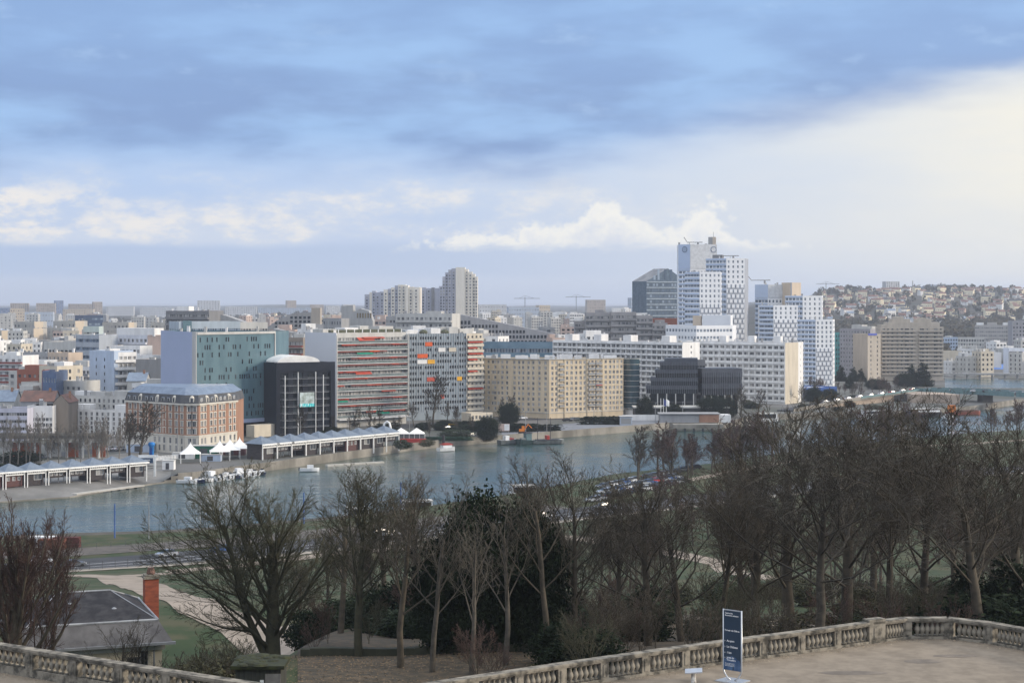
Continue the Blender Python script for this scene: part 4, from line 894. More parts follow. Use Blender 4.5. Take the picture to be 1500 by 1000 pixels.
# beige towers
cw = wallmat('tower_cream', (.72, .67, .58), .92); cg = wallmat('tower_lilac', (.40, .41, .47), .9)
def ribbed(name, lab, Y, steps, depth=14):
    """tower of upright slabs of different heights"""
    c = (W(steps[0][0], Y), Y); root = empty(name, (c[0], c[1], 0), lab, 'tower')
    for i, (p0, p1, top, m, win) in enumerate(steps):
        b = MB(); x0, x1 = W(p0, Y) - c[0], W(p1, Y) - c[0]; zt = ZZ(top, Y); y0 = (i % 2) * 1.2 + (0 if win else -.4)
        b.box(x0 + .02, y0, 0, x1 - .02, depth + y0, zt, 0); fl = int(zt / 2.9)
        if win:
            n = max(1, int((x1 - x0) / 3.2))
            for r in range(2, fl):
                for q in range(n):
                    u = x0 + (x1 - x0) * (q + .5) / n; z = 2.9 * r; b.box(u - .75, y0 - .06, z, u + .75, y0 - .003, z + 1.5, 1)
                b.box(x0 + .1, y0 - .25, 2.9 * r - .55, x1 - .1, y0 - .003, 2.9 * r - .1, 0)
        b.build('slab', [m, glass], root)
    return root
ribbed('residential_tower', 'tall cream residential tower with blank centre strip on the skyline', 1660, [(648, 652, 405, cg, 1), (652, 656.5, 399, cg, 1), (656.5, 661, 395, cg, 1), (661, 667.5, 393, cg, 1), (667.5, 681, 391.5, cw, 0), (681, 686, 394, cw, 1), (686, 692, 398, cw, 1), (692, 696, 401, cw, 1), (696, 699.5, 405, cw, 1)], 24)
ribbed('residential_tower', 'wide ribbed cream residential tower left of the taller one', 1600, [(562, 568, 424, cw, 1), (568, 573, 423, cg, 1), (573, 578, 421, cw, 1), (578, 583, 418, cg, 1), (583, 588, 417, cw, 1), (588, 594, 417, cw, 1), (594, 598, 418, cw, 0), (598, 605, 420, cw, 1), (605, 614, 420.5, cw, 1), (614, 616, 421, cw, 0)], 22)
ribbed('residential_tower', 'bluish lower ribbed tower at the left of the beige tower group', 1680, [(534, 541, 431, cg, 1), (541, 545, 428, cw, 0), (545, 550, 426, cg, 1), (550, 556, 428, cg, 1), (556, 563, 427, cg, 1)], 22)
ribbed('residential_tower', 'grey white striped slab tower between the two cream towers', 1720, [(616, 624, 421, cg, 1), (624, 632, 422, cg, 1), (632, 636, 421, dgreyw, 0), (636, 643, 422, cg, 0), (643, 649, 419, cg, 1)], 22)
# mid ground, behind the quay row
bands('dark_balcony_block', 'dark grey balcony block rising behind the teal offices', [(243, 1010), (306, 1000)], 455, 16, dgreyw, 12, dgreyw, greyw, 16)
def wedge(name, lab, poly, Y, depth, wm, wins, gl=blindg):
    """block whose front is a polygon (px, py); wins: (px0, px1, py0, py1, n, rows)"""
    c = (W(poly[0][0], Y), Y); root = empty(name, (c[0], c[1], 0), lab, 'building'); b = MB(); fr = [(W(p, Y) - c[0], 0, max(0.0, ZZ(q, Y))) for p, q in poly]; bk = [(x, depth, z) for x, y, z in fr]
    b.poly(fr, 0); b.poly(list(reversed(bk)), 0); n = len(fr)
    for i in range(n): b.poly([fr[i], bk[i], bk[(i + 1) % n], fr[(i + 1) % n]], 0)
    b.build('wall', [wm], root)
    for p0, p1, q0, q1, nn, rows in wins:
        w_ = (W(p1, Y) - W(p0, Y)) / nn; h_ = (ZZ(q0, Y) - ZZ(q1, Y)) / rows; _, me = win_mesh(w_ * .62, h_ * .6, gl, dframe, 1)
        for r in range(rows):
            for i in range(nn):
                x = W(p0, Y) - c[0] + w_ * (i + .5); z = ZZ(q1, Y) + h_ * (r + .5); obj('window', me, root, (x, -.06, z))
    return root
wedge('sloping_roof_wing', 'grey wing with a long roof falling away from the dark balcony block', [(306, 500), (306, 457), (330, 462), (392, 484), (392, 500)], 1012, 14, greyw, [(310, 340, 470, 476, 8, 1)])
wedge('pyramid_block', 'grey pyramid shaped block with a grid of dark windows', [(384, 500), (384, 484), (408, 468), (428, 459), (456, 457), (466, 461), (466, 500)], 960, 18, wallmat('pyramid_grey', (.32, .315, .31)), [(424, 462, 462, 486, 6, 4), (402, 423, 470, 482, 4, 2)], dglass)
S('concrete_tower', 'plain beige concrete shaft right of the pyramid block', [(456, 945), (469, 945)], 451, 8, wallmat('shaft_beige', (.40, .355, .30)), 0, 0)
wedge('sloping_terraces', 'low sloping grey terraces between the teal offices and the white blank wall', [(400, 505), (400, 481), (430, 487), (470, 496), (470, 505)], 860, 18, greyw, [(396, 420, 484, 489, 6, 1)])
bands('red_banded_block', 'brown block with red balcony bands beside the teal offices', [(403, 800), (444, 795)], 494, 12, brownw, 9, mat('brick_rail', (.22, .07, .055)), palew, 8)
S('castle_like_block', 'grey concrete block with a raised square turret', [(473, 1040), (500, 1030)], 466, 14, greyw, 10, 7, 1.0, 1.8)
wedge('castle_like_block', 'stepped grey block with ochre arched top windows', [(500, 500), (500, 448), (517, 447), (517, 458), (528, 452), (540, 455), (546, 470), (546, 500)], 1035, 16, wallmat('stepped_grey', (.36, .36, .355)), [(522, 545, 456, 468, 6, 1), (502, 520, 478, 490, 4, 2)], glassmat('ochre_glass', (.30, .22, .10), (.5, .4, .2), .4))
k = bands('grey_balcony_block', 'wide light grey block with loggias under the beige towers', [(580, 985), (662, 975)], 459, 14, palew, 11, palew, palew, 12)
S('grey_step_block', 'small stepped grey block left of the wide loggia block', [(565, 1000), (585, 998)], 463, 12, greyw, 9, 4, 1.4, 1.4)
wedge('long_wedge_block', 'long grey block with a roof sloping down like a ramp', [(660, 520), (660, 459), (672, 460), (822, 491), (830, 494), (830, 520)], 1000, 16, wallmat('wedge_grey', (.335, .33, .335)), [(668, 690, 468, 485, 4, 2), (690, 730, 474, 497, 8, 3), (730, 770, 482, 497, 8, 2), (770, 812, 489, 497, 8, 1), (690, 812, 497, 504, 22, 1)], dglass)
k = Bldg('ramp_parapet', 'white parapet line along the sloping ramp roof', [(672, 996), (676, 996)], 10, 1) if False else None
S('blue_glass_hall', 'long low blue glass hall in front of the sloping ramp roof', [(707, 905), (812, 900)], 501, 14, mat('glass_hall', (.16, .24, .30), (.10, .17, .22), rough=.25, scale=.1), 4, 24, 2.6, 2.0, 'obj', gl=bglass)
for p0, p1, Y, top, lab in ((842, 858, 1010, 470, 'low grey step of the terraced block behind the white slab'), (858, 895, 1000, 458, 'grey terraced block with dark window bays and two vertical ducts'), (895, 932, 998, 457, 'grey terraced block with striped balconies next to the window bays'), (932, 956, 996, 462, 'grey terraced block ending in planted roof steps'), (956, 978, 994, 473, 'lowest right step of the grey terraced block')):
    bands('terraced_block', lab, [(p0, Y), (p1, Y)], top, 15, wallmat('terrace_grey', (.30, .29, .29)), 12, MATS['terrace_grey'], greyw, max(3, int((p1 - p0) / 5)))
# right side
S('grey_slab_block', 'long grey beige slab with regular windows at the right', [(1428, 1560), (1486, 1550)], 476, 14, wallmat('slab_grey', (.42, .40, .38)), 8, 18, 1.4, 1.4, 'obj', huts=3)
S('lilac_grey_block', 'grey block cut by the right edge', [(1483, 1500), (1530, 1500)], 470, 14, wallmat('lilac_grey', (.33, .32, .33)), 10, 10, 1.3, 1.5)
S('cream_office', 'cream block with dark ground windows beyond the river reach', [(1403, 1400), (1442, 1395)], 494, 14, palew, 6, 10, 1.3, 1.6)
S('low_cream_hall', 'low cream hall beside the beige stepped block', [(1382, 1260), (1409, 1260)], 514, 14, creamw, 0, 0)
k = S('cube_pavilion', 'white pavilion with one big dark window', [(1428, 1215), (1467, 1215)], 516, 12, whitew, 1, 0); b = MB(); A, B = k.edge(0); b.obox(A, k.d, 2, 11, -.05, -.004, 2.2, k.h - 1); k.part('window', b, [dglass])
S('white_office_block', 'bright white office with three dark window rows at the right edge', [(1478, 1190), (1530, 1190)], 510, 14, wallmat('bright_white', (.74, .76, .80)), 4, 11, 2.4, 1.6, 'obj', gl=dglass)
k = S('blue_hangar', 'long shed with a bright blue roof beyond the river reach', [(1396, 1205), (1484, 1215)], 3.0, 16, greyw, 0, 0); b = MB(); P = k.P
b.poly([(*P(0, 0), 3.05), (*P(1, 0), 3.05), (*P(1, .5), 6.2), (*P(0, .5), 6.2)]); b.poly([(*P(0, .5), 6.2), (*P(1, .5), 6.2), (*P(1, 1), 3.05), (*P(0, 1), 3.05)]); k.part('roof', b, [mat('blue_sheet', (.10, .22, .55), (.08, .18, .48), rough=.4)])
k = S('white_dome_hall', 'white vaulted sports hall on the plain', [(802, 2300), (838, 2300)], 465, 40, whitew, 0, 0, z0=0)
b = MB(); N = 10
for i in range(N):
    a0, a1 = math.pi * i / N, math.pi * (i + 1) / N; h0, h1 = k.h + 7 * math.sin(a0), k.h + 7 * math.sin(a1); f0, f1 = .5 - .5 * math.cos(a0), .5 - .5 * math.cos(a1)
    b.poly([(*k.P(f0, 0), h0), (*k.P(f1, 0), h1), (*k.P(f1, 1), h1), (*k.P(f0, 1), h0)]); b.poly([(*k.P(.5, 0), k.h), (*k.P(f1, 0), h1), (*k.P(f0, 0), h0)])
k.part('vault_roof', b, [whiter])
# top of the right hill
for a in (('pale square block standing highest on the right hill', 1298, 1318, 3150, 412, fw, 12, 6), ('cream lit long block below the highest hill block', 1298, 1330, 3000, 427, ew, 7, 14), ('dark blue block with chimney on the right hill', 1331, 1354, 3300, 420, fbl, 4, 6), ('long blue grey works on the right hilltop', 1367, 1412, 3350, 417, MATS['far_pale_blue'], 7, 16), ('wide blue grey block at the right of the hilltop', 1423, 1480, 3400, 421, fbl, 6, 18), ('cream house block lit on the hill shoulder', 1407, 1419, 2950, 431, ew, 5, 5), ('pale block at the right end of the hilltop', 1478, 1540, 3350, 425, fw, 5, 18)): sky_block(*a)
b = MB(); x, Y = W(1337, 3310), 3310; b.tube([(x, Y, 60), (x, Y, ZZ(411, Y))], [1.1, .8], 8, cap=True); tag(b.build('factory_chimney', greyw), 'slim chimney rising over the dark blue block on the hill', 'chimney')
for p, Y, zt, lab in ((769, 2600, 435, 'tower crane on the plain right of the cream tower'), (844, 2700, 433, 'second tower crane nearer the white towers'), (1210, 2900, 414, 'thin mast crane on the right hill')):
    r0 = empty('tower_crane', (W(p, Y), Y, hill(p, Y)), lab, 'crane'); zz = ZZ(zt, Y) - hill(p, Y); b = MB(); b.tube([(0, 0, 0), (0, 0, zz)], .7, 4); b.build('mast', steel, r0); b = MB(); b.tube([(-16, 0, zz - 2), (22, 3, zz - 2)], .5, 4); b.tube([(-9, 0, zz - 2), (0, 0, zz + 2), (14, 2, zz - 2)], .25, 3); b.build('jib', steel, r0)
# houses on the hillsides
HM = []
def housemesh(wm, rm, w, d, h, r):
    b = MB(); b.box(-w / 2, -d / 2, -4, w / 2, d / 2, h, 0); e = .4
    v = [(-w / 2 - e, -d / 2 - e, h), (w / 2 + e, -d / 2 - e, h), (w / 2 + e, 0, h + r), (-w / 2 - e, 0, h + r), (w / 2 + e, d / 2 + e, h), (-w / 2 - e, d / 2 + e, h)]
    b.faces(v, [(0, 1, 2, 3), (3, 2, 4, 5)], 1); b.poly([v[0], v[3], v[5]], 0); b.poly([v[1], v[4], v[2]], 0)
    for f in range(int(h / 2.8)):
        for q in range(int(w / 2.4)): u_ = -w / 2 + 1.2 + q * 2.4; b.box(u_ - .45, -d / 2 - .05, .9 + 2.8 * f, u_ + .45, -d / 2 - .003, 2.2 + 2.8 * f, 2)
    b.box(w * .28, -.4, h, w * .28 + .8, .4, h + r + 1.0, 0); return b.mesh('house', [wm, rm, glass])
lw = wallmat('lit_cream', (.82, .72, .52), .9)  # cream lightened so hill houses seem sunlit; the sun is in the colour
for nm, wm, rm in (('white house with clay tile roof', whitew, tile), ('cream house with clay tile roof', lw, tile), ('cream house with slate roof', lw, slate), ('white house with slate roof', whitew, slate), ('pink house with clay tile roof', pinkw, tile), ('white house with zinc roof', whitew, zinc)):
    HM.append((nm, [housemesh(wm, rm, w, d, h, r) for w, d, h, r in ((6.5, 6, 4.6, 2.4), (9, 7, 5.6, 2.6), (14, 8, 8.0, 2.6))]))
def houses(n, px0, px1, Y0, Y1, where, seed):
    r = random.Random(seed)
    for i in range(n):
        px = r.uniform(px0, px1); Y = Y0 + (Y1 - Y0) * r.random() ** .8; nm, ms = HM[r.choice([1, 1, 0, 2, 1, 0] if Y > 2500 else [0, 1, 2, 3, 4, 5, 3])]; o = obj('hillside_house', ms[r.choice([0, 0, 1, 1, 2])], None, (W(px, Y), Y, hill(px, Y) - .3), r.uniform(-.6, .6))  # upper slope favours pale walls, a painted-in band of sunlight
        tag(o, nm + ' ' + where, 'house', nm + 's ' + where)
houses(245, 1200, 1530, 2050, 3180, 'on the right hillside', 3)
houses(45, 300, 470, 2500, 4000, 'on the far left hill', 4)
houses(30, 840, 960, 2200, 3200, 'on the slope beside the glass tower', 5)
# ---------------------------------------------------------------- river bank: pavilions, tents, boats, bridge
ORD = 'first second third fourth fifth sixth seventh eighth ninth tenth eleventh twelfth thirteenth fourteenth fifteenth sixteenth seventeenth eighteenth nineteenth twentieth'.split()
darkw = mat('dark_boarding', (.055, .045, .045), (.035, .03, .03), rough=.8, scale=.6, stretch=(1, 1, 5)); redbrown = mat('red_brown_boarding', (.11, .05, .045), (.08, .04, .035), rough=.8, scale=.6, stretch=(1, 1, 5))
pavroof = mat('blue_slate_pavilion', (.15, .185, .23), (.12, .15, .19), rough=.6, scale=.8)
def pavilion(w, hgt, wallm, opens, lab, raised=0.0):
    """square pavilion on white posts under a low pyramid roof; front wall at y = 0"""
    r = empty('river_pavilion', (0, 0, 0), lab, 'pavilion', None); b = MB(); e = .5
    v = [(-w / 2 - e, -e - .9, hgt), (w / 2 + e, -e - .9, hgt), (w / 2 + e, w, hgt), (-w / 2 - e, w, hgt), (0, w * .45, hgt + 2.1)]
    b.faces(v, [(0, 1, 4), (1, 2, 4), (2, 3, 4), (3, 0, 4), (3, 2, 1, 0)]); b.build('roof', pavroof, r)
    b = MB(); b.box(-w / 2 - e - .03, -e - 1.0, hgt - .45, w / 2 + e + .03, -e - .903, hgt + .05); b.box(-w / 2, -.9, hgt - 1.2, w / 2, -.8, hgt - .8)
    for q in range(9): x = -w / 2 + w * (q + .5) / 9; b.box(x - .09, -.9, hgt - .79, x + .09, -.8, hgt - .46)
    b.build('fascia', white, r)
    for x in (-w / 2 + .15, w / 2 - .15):
        b = MB(); b.box(x - .11, -1.05, -1.4, x + .11, -.78, hgt - .02); b.build('post', white, r)
    b = MB(); b.box(-w / 2 + .35, 0, raised, w / 2 - .35, w - .5, hgt - .05); pw = b.build('wall', wallm, r)
    for x, z, ww, hh in opens: obj('window', win_mesh(ww, hh, glass, frame, 1)[1], pw, (x, -.06, z))
    if raised:
        for x in (-w / 2 + .6, 0, w / 2 - .6): b = MB(); b.tube([(x, w * .5, -.3), (x, w * .5, raised)], .14, 6); b.build('stilt', steel, r)
    return r
pv = [pavilion(6.2, 4.5, redbrown, ((-1.7, 2.3, .9, 1.1), (0, 2.3, .9, 1.1), (1.7, 2.3, .9, 1.1)), ''), pavilion(6.2, 4.5, darkw, ((-1.5, 2.9, 1.0, 1.2), (0, 2.9, 1.0, 1.2), (1.5, 2.9, 1.0, 1.2)), '', 1.7), pavilion(6.2, 4.5, darkw, ((.9, 2.6, 2.6, 2.2),), '')]
wd_ = ('dark red boarded pavilion with small white windows', 'dark boarded pavilion raised on stilts', 'dark boarded pavilion with a white glazed bay')
use = {0: 0, 1: 0, 2: 0}
def putpav(px, Y, kind, rz, lab, grp, s=1.0, z=.05):
    o = pv[kind] if not use[kind] else dup(pv[kind]); use[kind] += 1
    o.location = (W(px, Y), Y, z); o.rotation_euler = (0, 0, rz); o.scale = (s, s, s); o['label'] = lab; o['group'] = grp
L0, L1 = (W(-12, 472), 472), (W(200, 503), 503); a = math.atan2(L1[1] - L0[1], L1[0] - L0[0])
for i in range(8):
    f = (i + .0) / 7; x, y = L0[0] + (L1[0] - L0[0]) * f, L0[1] + (L1[1] - L0[1]) * f; kd = (0, 0, 2, 1, 1, 2, 1, 2)[i]
    putpav(CX + x * F / y, y, kd, a, '%s, %s in the left row' % (wd_[kd], ORD[i]), 'left row of river pavilions', .93)
L0, L1 = (W(392, 560), 560), (W(572, 607), 607); a = math.atan2(L1[1] - L0[1], L1[0] - L0[0])
for i in range(10):
    f = i / 9; x, y = L0[0] + (L1[0] - L0[0]) * f, L0[1] + (L1[1] - L0[1]) * f; kd = (2, 1, 1, 2, 1, 1, 0, 2, 2, 1)[i]
    putpav(CX + x * F / y, y, kd, a, '%s, %s in the right row' % (wd_[kd], ORD[i]), 'right row of river pavilions', 1.08)
# tents
TM = MB(); N = 4; ring_ = lambda t: [(2.9 * (1 - t) ** 1.7 * x + .02 * x, 2.9 * (1 - t) ** 1.7 * y + .02 * y, 3.3 * t) for x, y in ((-1, -1), (1, -1), (1, 1), (-1, 1))]
for i in range(8):
    p, q = ring_(i / 8), ring_((i + 1) / 8)
    for j in range(4): TM.poly([p[j], p[(j + 1) % 4], q[(j + 1) % 4], q[j]])
tent = empty('peaked_tent', (0, 0, 0), '', 'tent', 'white peaked tents by the hotel'); tc_ = TM.build('canopy', cloth, tent); tc_.location = (0, 0, 2.6)
for x, y in ((-2.7, -2.7), (2.7, -2.7), (2.7, 2.7), (-2.7, 2.7)): b = MB(); b.tube([(x, y, 0), (x, y, 2.7)], .09, 5); b.build('pole', white, tent)
for i, (px, Y, lab) in enumerate(((279, 548, 'white peaked tent standing apart on the left'), (322, 556, 'left one of three white peaked tents'), (337, 562, 'middle one of three white peaked tents'), (351, 568, 'right one of three white peaked tents'))):
    o = tent if i == 0 else dup(tent); o.location = (W(px, Y), Y, 0); o['label'] = lab; o.scale = (1.1,) * 3; o.rotation_euler = (0, 0, .2)
mar = empty('marquee', (W(604, 628), 628, 0), 'white glazed marquee with two peaks at the end of the right pavilions', 'marquee')
for q in range(2):
    b = MB(); x = -4 + 5.5 * q; b.faces([(x - 2.8, -2.6, 3), (x + 2.8, -2.6, 3), (x + 2.8, 3, 3), (x - 2.8, 3, 3), (x, .2, 5.0)], [(0, 1, 4), (1, 2, 4), (2, 3, 4), (3, 0, 4)]); b.build('canopy', cloth, mar)
for q in range(7):
    b = MB(); x = -6.6 + 1.85 * q; b.box(x, -2.5, .05, x + .15, -2.3, 3); b.build('post', white, mar)
b = MB(); b.box(-6.4, -2.2, .05, 4.2, 3, 2.9); b.build('glass_side', railg, mar); b = MB(); b.box(-4, -4.5, 0, 5, -2.6, 1.4); b.build('red_skirt', mat('red_skirt', (.40, .045, .035)), mar)
# inflatable, sign, crane arch, hoardings
rt = empty('inflatable_pillar', (W(222, 560), 560, 0), 'bright blue inflatable pillar by the white fence', 'pillar'); b = MB(); b.lathe([(.6, 0), (.75, .3), (.75, 4.0), (1.1, 4.3), (1.15, 4.9), (.8, 5.3), (.1, 5.4)], 10); b.build('body', mat('inflatable_blue', (.02, .20, .55), (.015, .16, .45), rough=.4), rt, smooth=True); b = MB(); b.box(-.35, -.83, .6, .35, -.76, 3.6); b.build('lettering_panel', mat('deep_blue', (.012, .07, .30)), rt)
rt = empty('landing_sign', (W(214, 507), 507, 0), 'dark blue sign board on a white post at the landing', 'sign')
b = MB(); b.box(2.2, -.2, -.2, 2.8, .2, 5.6); b.build('post', white, rt); b = MB(); b.box(-2.2, -.25, 3.6, 2.0, -.12, 5.1); b.build('board', mat('sign_navy', (.035, .075, .14)), rt); b = MB(); b.box(-2.2, -.12, 5.15, 3.4, .2, 5.9); b.build('fascia', white, rt); b = MB(); b.box(-1.7, -.275, 4.4, 1.2, -.255, 4.62); b.build('lettering', white, rt)
b = MB(); pts = [(W(567, 612), 612, 0)]
cx_ = W(567, 612); b.tube([(cx_ - 1.4, 612, 0), (cx_ - 1.3, 612, 6), (cx_ - .9, 612, 7.6), (cx_, 612, 8.3), (cx_ + .8, 612, 7.8), (cx_ + 1.2, 612, 6.2), (cx_ + 1.2, 612, 5)], .38, 7, cap=True); tag(b.build('curved_vent_pipe', white, smooth=True), 'white pipe bent over like a hook behind the right pavilions', 'pipe')
b = MB(); A = G(203, 677); B_ = G(345, 665); L = math.dist(A, B_); d = ((B_[0] - A[0]) / L, (B_[1] - A[1]) / L)
for q in range(34): b.obox(A, d, L * q / 34, L * q / 34 + .12, 0, .12, 0, 1.5)
b.obox(A, d, 0, L, .02, .09, 1.3, 1.42); b.obox(A, d, 0, L, .13, .2, .1, 1.15); tag(b.build('white_fence', [mat('fence_white', (.62, .64, .66))]), 'white railed fence along the boat yard by the tents', 'fence')
for px, Y, w, h, m_, lab in ((205, 585, 9, 2.6, bluew, 'pale blue hoarding behind the white fence'), (309, 552, 6, 2.0, bluew, 'light blue container by the tents'), (300, 562, 8, 3.9, mat('green_hoarding', (.02, .13, .08)), 'dark green hoarding with white struts by the hotel'), (338, 574, 9, 3.6, mat('maroon_hoarding', (.10, .035, .035)), 'dark maroon hut behind the three tents'), (268, 560, 7, 1.8, whitew, 'white boat hull cover in the yard'), (246, 524, 3.4, 2.6, whitew, 'white kiosk with open front on the landing')):
    r0 = empty('site_hut', (W(px, Y), Y, 0), lab, 'hut'); b = MB(); b.box(-w / 2, 0, 0, w / 2, 3.0, h); b.build('wall', m_, r0); b = MB(); b.box(-w / 2 - .12, -.12, h + .003, w / 2 + .12, 3.12, h + .2); b.build('roof', palew, r0); b = MB(); b.box(-w * .2, -.05, .2, w * .1, -.003, h * .8); b.build('door', dframe, r0)
for px, Y, lab in ((120, 478, 'long floating pontoon along the slipway'),):
    A = G(118, 724, ZWATER); B_ = G(216, 711, ZWATER); L = math.dist(A, B_); d = ((B_[0] - A[0]) / L, (B_[1] - A[1]) / L); r0 = empty('pontoon', (A[0], A[1] - 4, ZWATER), lab, 'pontoon'); b = MB(); b.obox((0, 0), d, 0, L, 0, 2.2, .25, .6); b.build('deck', mat('pontoon_deck', (.42, .40, .36)), r0)
    for q in range(8): b = MB(); b.obox((0, 0), d, L * q / 8 + .4, L * q / 8 + 2.4, .1, 2.1, -.3, .245); b.build('float', dframe, r0)
A = G(480, 683, ZWATER); B_ = G(563, 678, ZWATER); L = math.dist(A, B_); d = ((B_[0] - A[0]) / L, (B_[1] - A[1]) / L); b = MB(); b.obox(A, d, 0, L, 0, 1.6, ZWATER - .2, ZWATER + .5); tag(b.build('pontoon', MATS['pontoon_deck']), 'narrow pale pontoon below the right pavilions', 'pontoon')
# boats
def hull_mb(L, w, h, mi=0, blunt=.35, sheer=.25):
    b = MB(); N = 9; rows = []
    for i in range(N):
        t = i / (N - 1); f = min(1.0, (1 - t) / blunt) ** .6 if t > 1 - blunt else 1.0; f = max(f, .03); z1 = h + sheer * h * max(0, t - .4) * 1.6; x = -L / 2 + L * t
        rows.append([(x, -w / 2 * f, z1), (x, -w / 2 * f * .8, .12 * h), (x - (.03 * L if t > .8 else 0), 0, -.35), (x, w / 2 * f * .8, .12 * h), (x, w / 2 * f, z1)])
    for p, q in zip(rows, rows[1:]):
        for j in range(4): b.poly([p[j], q[j], q[j + 1], p[j + 1]], mi)
        b.poly([(p[0][0], p[0][1], p[0][2] - .08), (p[4][0], p[4][1], p[4][2] - .08), (q[4][0], q[4][1], q[4][2] - .08), (q[0][0], q[0][1], q[0][2] - .08)], 1)
    b.poly(rows[0], mi); return b
hullw = mat('gelcoat_white', (.74, .75, .76), (.66, .67, .68), rough=.3, spec=.5); hulln = mat('hull_navy', (.02, .03, .07), rough=.4); hullg = mat('hull_grey', (.16, .18, .18), (.10, .11, .11), rough=.6); hullr = mat('hull_red', (.35, .045, .035), rough=.4); deckm = mat('boat_deck', (.40, .39, .36)); orangep = mat('orange_paint', (.75, .22, .02), rough=.5); hulld = mat('hull_dark', (.03, .03, .035), rough=.6)
def motorboat(hm, cab, L=6.0):
    r = empty('motorboat', (0, 0, 0), '', 'boat', None); hull_mb(L, L * .36, L * .15).build('hull', [hm, deckm], r)
    b = MB(); z = L * .14; b.prism([(-L * .12, -L * .13), (L * .2, -L * .11), (L * .2, L * .11), (-L * .12, L * .13)], z, z + (L * .17 if cab else L * .07), 0); cb = b.build('cabin', hullw, r)
    b = MB(); b.poly([(L * .205, -L * .1, z + .01), (L * .205, L * .1, z + .01), (L * .13, L * .09, z + L * .16), (L * .13, -L * .09, z + L * .16)]); b.poly([(L * .21, -L * .1, z + .01), (L * .21, L * .1, z + .01), (L * .14, L * .09, z + L * .16), (L * .14, -L * .09, z + L * .16)]); b.build('windscreen', dglass, cb)
    b = MB(); b.box(-L * .56, -.2, .2, -L * .49, .2, L * .2); b.build('outboard', hulld, r); return r
mb = [motorboat(hullw, True), motorboat(hullw, False, 5.2), motorboat(hulln, False, 5.4), motorboat(hullw, True, 8.0)]; usem = [0] * 4
for i, (px, py, kd, rz, lab) in enumerate(((277, 706.5, 0, -.2, 'white cabin motorboat moored first on the left'), (291, 705.5, 2, -.3, 'navy open motorboat beside the white cabin boat'), (302, 704, 1, .2, 'small white motorboat behind the navy one'), (311, 701, 3, 2.6, 'larger white cruiser with tall cabin in the moorings'), (319, 702, 1, 2.0, 'white boat nosed into the quay past the large cruiser'), (326, 701, 1, 1.9, 'second white boat past the large cruiser'), (333, 700, 0, 2.0, 'white cabin boat in the middle of the moorings'), (340, 699, 1, 1.9, 'white open boat right of the middle cabin boat'), (347, 698, 2, 2.0, 'navy boat among the white ones'), (353, 697, 3, 2.1, 'second larger white cruiser in the moorings'), (361, 696, 1, 1.9, 'white boat seen through the bare branches'), (368, 695, 0, 2.0, 'white cabin boat near the right end of the moorings'), (376, 694, 1, 2.0, 'last white boat of the moorings'), (386, 693, 2, 1.8, 'dark boat past the last white one'), (455, 689, 0, .1, 'white cabin boat below the right pavilions'))):
    o = mb[kd] if not usem[kd] else dup(mb[kd]); usem[kd] += 1; o['label'] = lab; o['group'] = 'small boats at the moorings'; x, y = G(px, py, ZWATER); o.location = (x, y - 3, ZWATER + .1); o.rotation_euler = (0, 0, rz)
def barge(name, lab, px0, px1, py, hm, parts, h=1.4, w=5.0, dy=0, flip=False):
    p, q = G(px0, py, ZWATER), G(px1, py - 1, ZWATER); L = math.dist(p, q); a = math.atan2(q[1] - p[1], q[0] - p[0]) + (math.pi if flip else 0)
    r = empty(name, ((p[0] + q[0]) / 2, (p[1] + q[1]) / 2 + dy, ZWATER), lab, 'boat', None, a); hull_mb(L, w, h, 0, .14, .3).build('hull', [hm, deckm], r)
    for nm, x0, x1, y0, y1, z0, z1, m_ in parts: b = MB(); b.box(L * x0, w * y0, z0, L * x1, w * y1, z1); b.build(nm, m_, r)
    return r, L
barge('red_roofed_launch', 'white launch with a dark red canopy moored by the quay', 642, 666, 661, hullw, (('cabin', -.28, .25, -.38, .38, 1.0, 2.2, hullw), ('canopy', -.32, .3, -.42, .42, 2.21, 2.5, hullr), ('canopy', -.2, .18, -.3, .3, 2.51, 2.8, hullr)), 1.2, 3.4)
b = MB(); x, y = G(650, 659, ZWATER); b.tube([(x, y - 2.5, -5), (x, y - 2.5, 3.0)], .5, 8, cap=True); tag(b.build('mooring_post', hulld), 'thick black mooring post in front of the red roofed launch', 'post')
r, L = barge('grey_workboat', 'grey workboat with red deck gear at the wharf', 731, 756, 651, hullg, (('wheelhouse', -.2, .02, -.3, .3, 1.5, 3.2, hullw), ('deck_gear', .08, .3, -.3, .3, 1.4, 2.3, hullr)), 1.6, 4)
r, L = barge('tug', 'small dark green tug ahead of the low barge', 756, 782, 651, mat('hull_green', (.03, .06, .06)), (('wheelhouse', -.3, .0, -.3, .3, 1.5, 4.0, mat('tug_cabin', (.10, .16, .17))), ('wheelhouse_roof', -.33, .03, -.34, .34, 4.01, 4.2, hulld), ('deck_house', .02, .25, -.25, .25, 1.5, 2.3, hullg)), 1.6, 4.2, flip=True)
r, L = barge('low_barge', 'long low grey barge with a red hatch at the wharf', 779, 826, 650, hullg, (('cargo_hold', -.35, .35, -.36, .36, 1.2, 1.6, hulld), ('hatch', -.06, .02, -.3, .3, 1.61, 3.0, hullr)), 1.3, 5.2)
for f in (-.32, .08): b = MB(); b.tube([(L * f, 0, 1), (L * f, 0, 9.5)], .12, 5); b.build('mast', hulld, r)
barge('houseboat', 'white houseboat with a row of windows near the bridge', 1261, 1300, 612, hullw, (('cabin', -.4, .42, -.4, .4, 1.3, 3.4, hullw), ('window_band', -.36, .38, -.405, .405, 2.0, 2.9, dglass), ('roof', -.42, .44, -.44, .44, 3.41, 3.6, palew)), 1.4, 5)
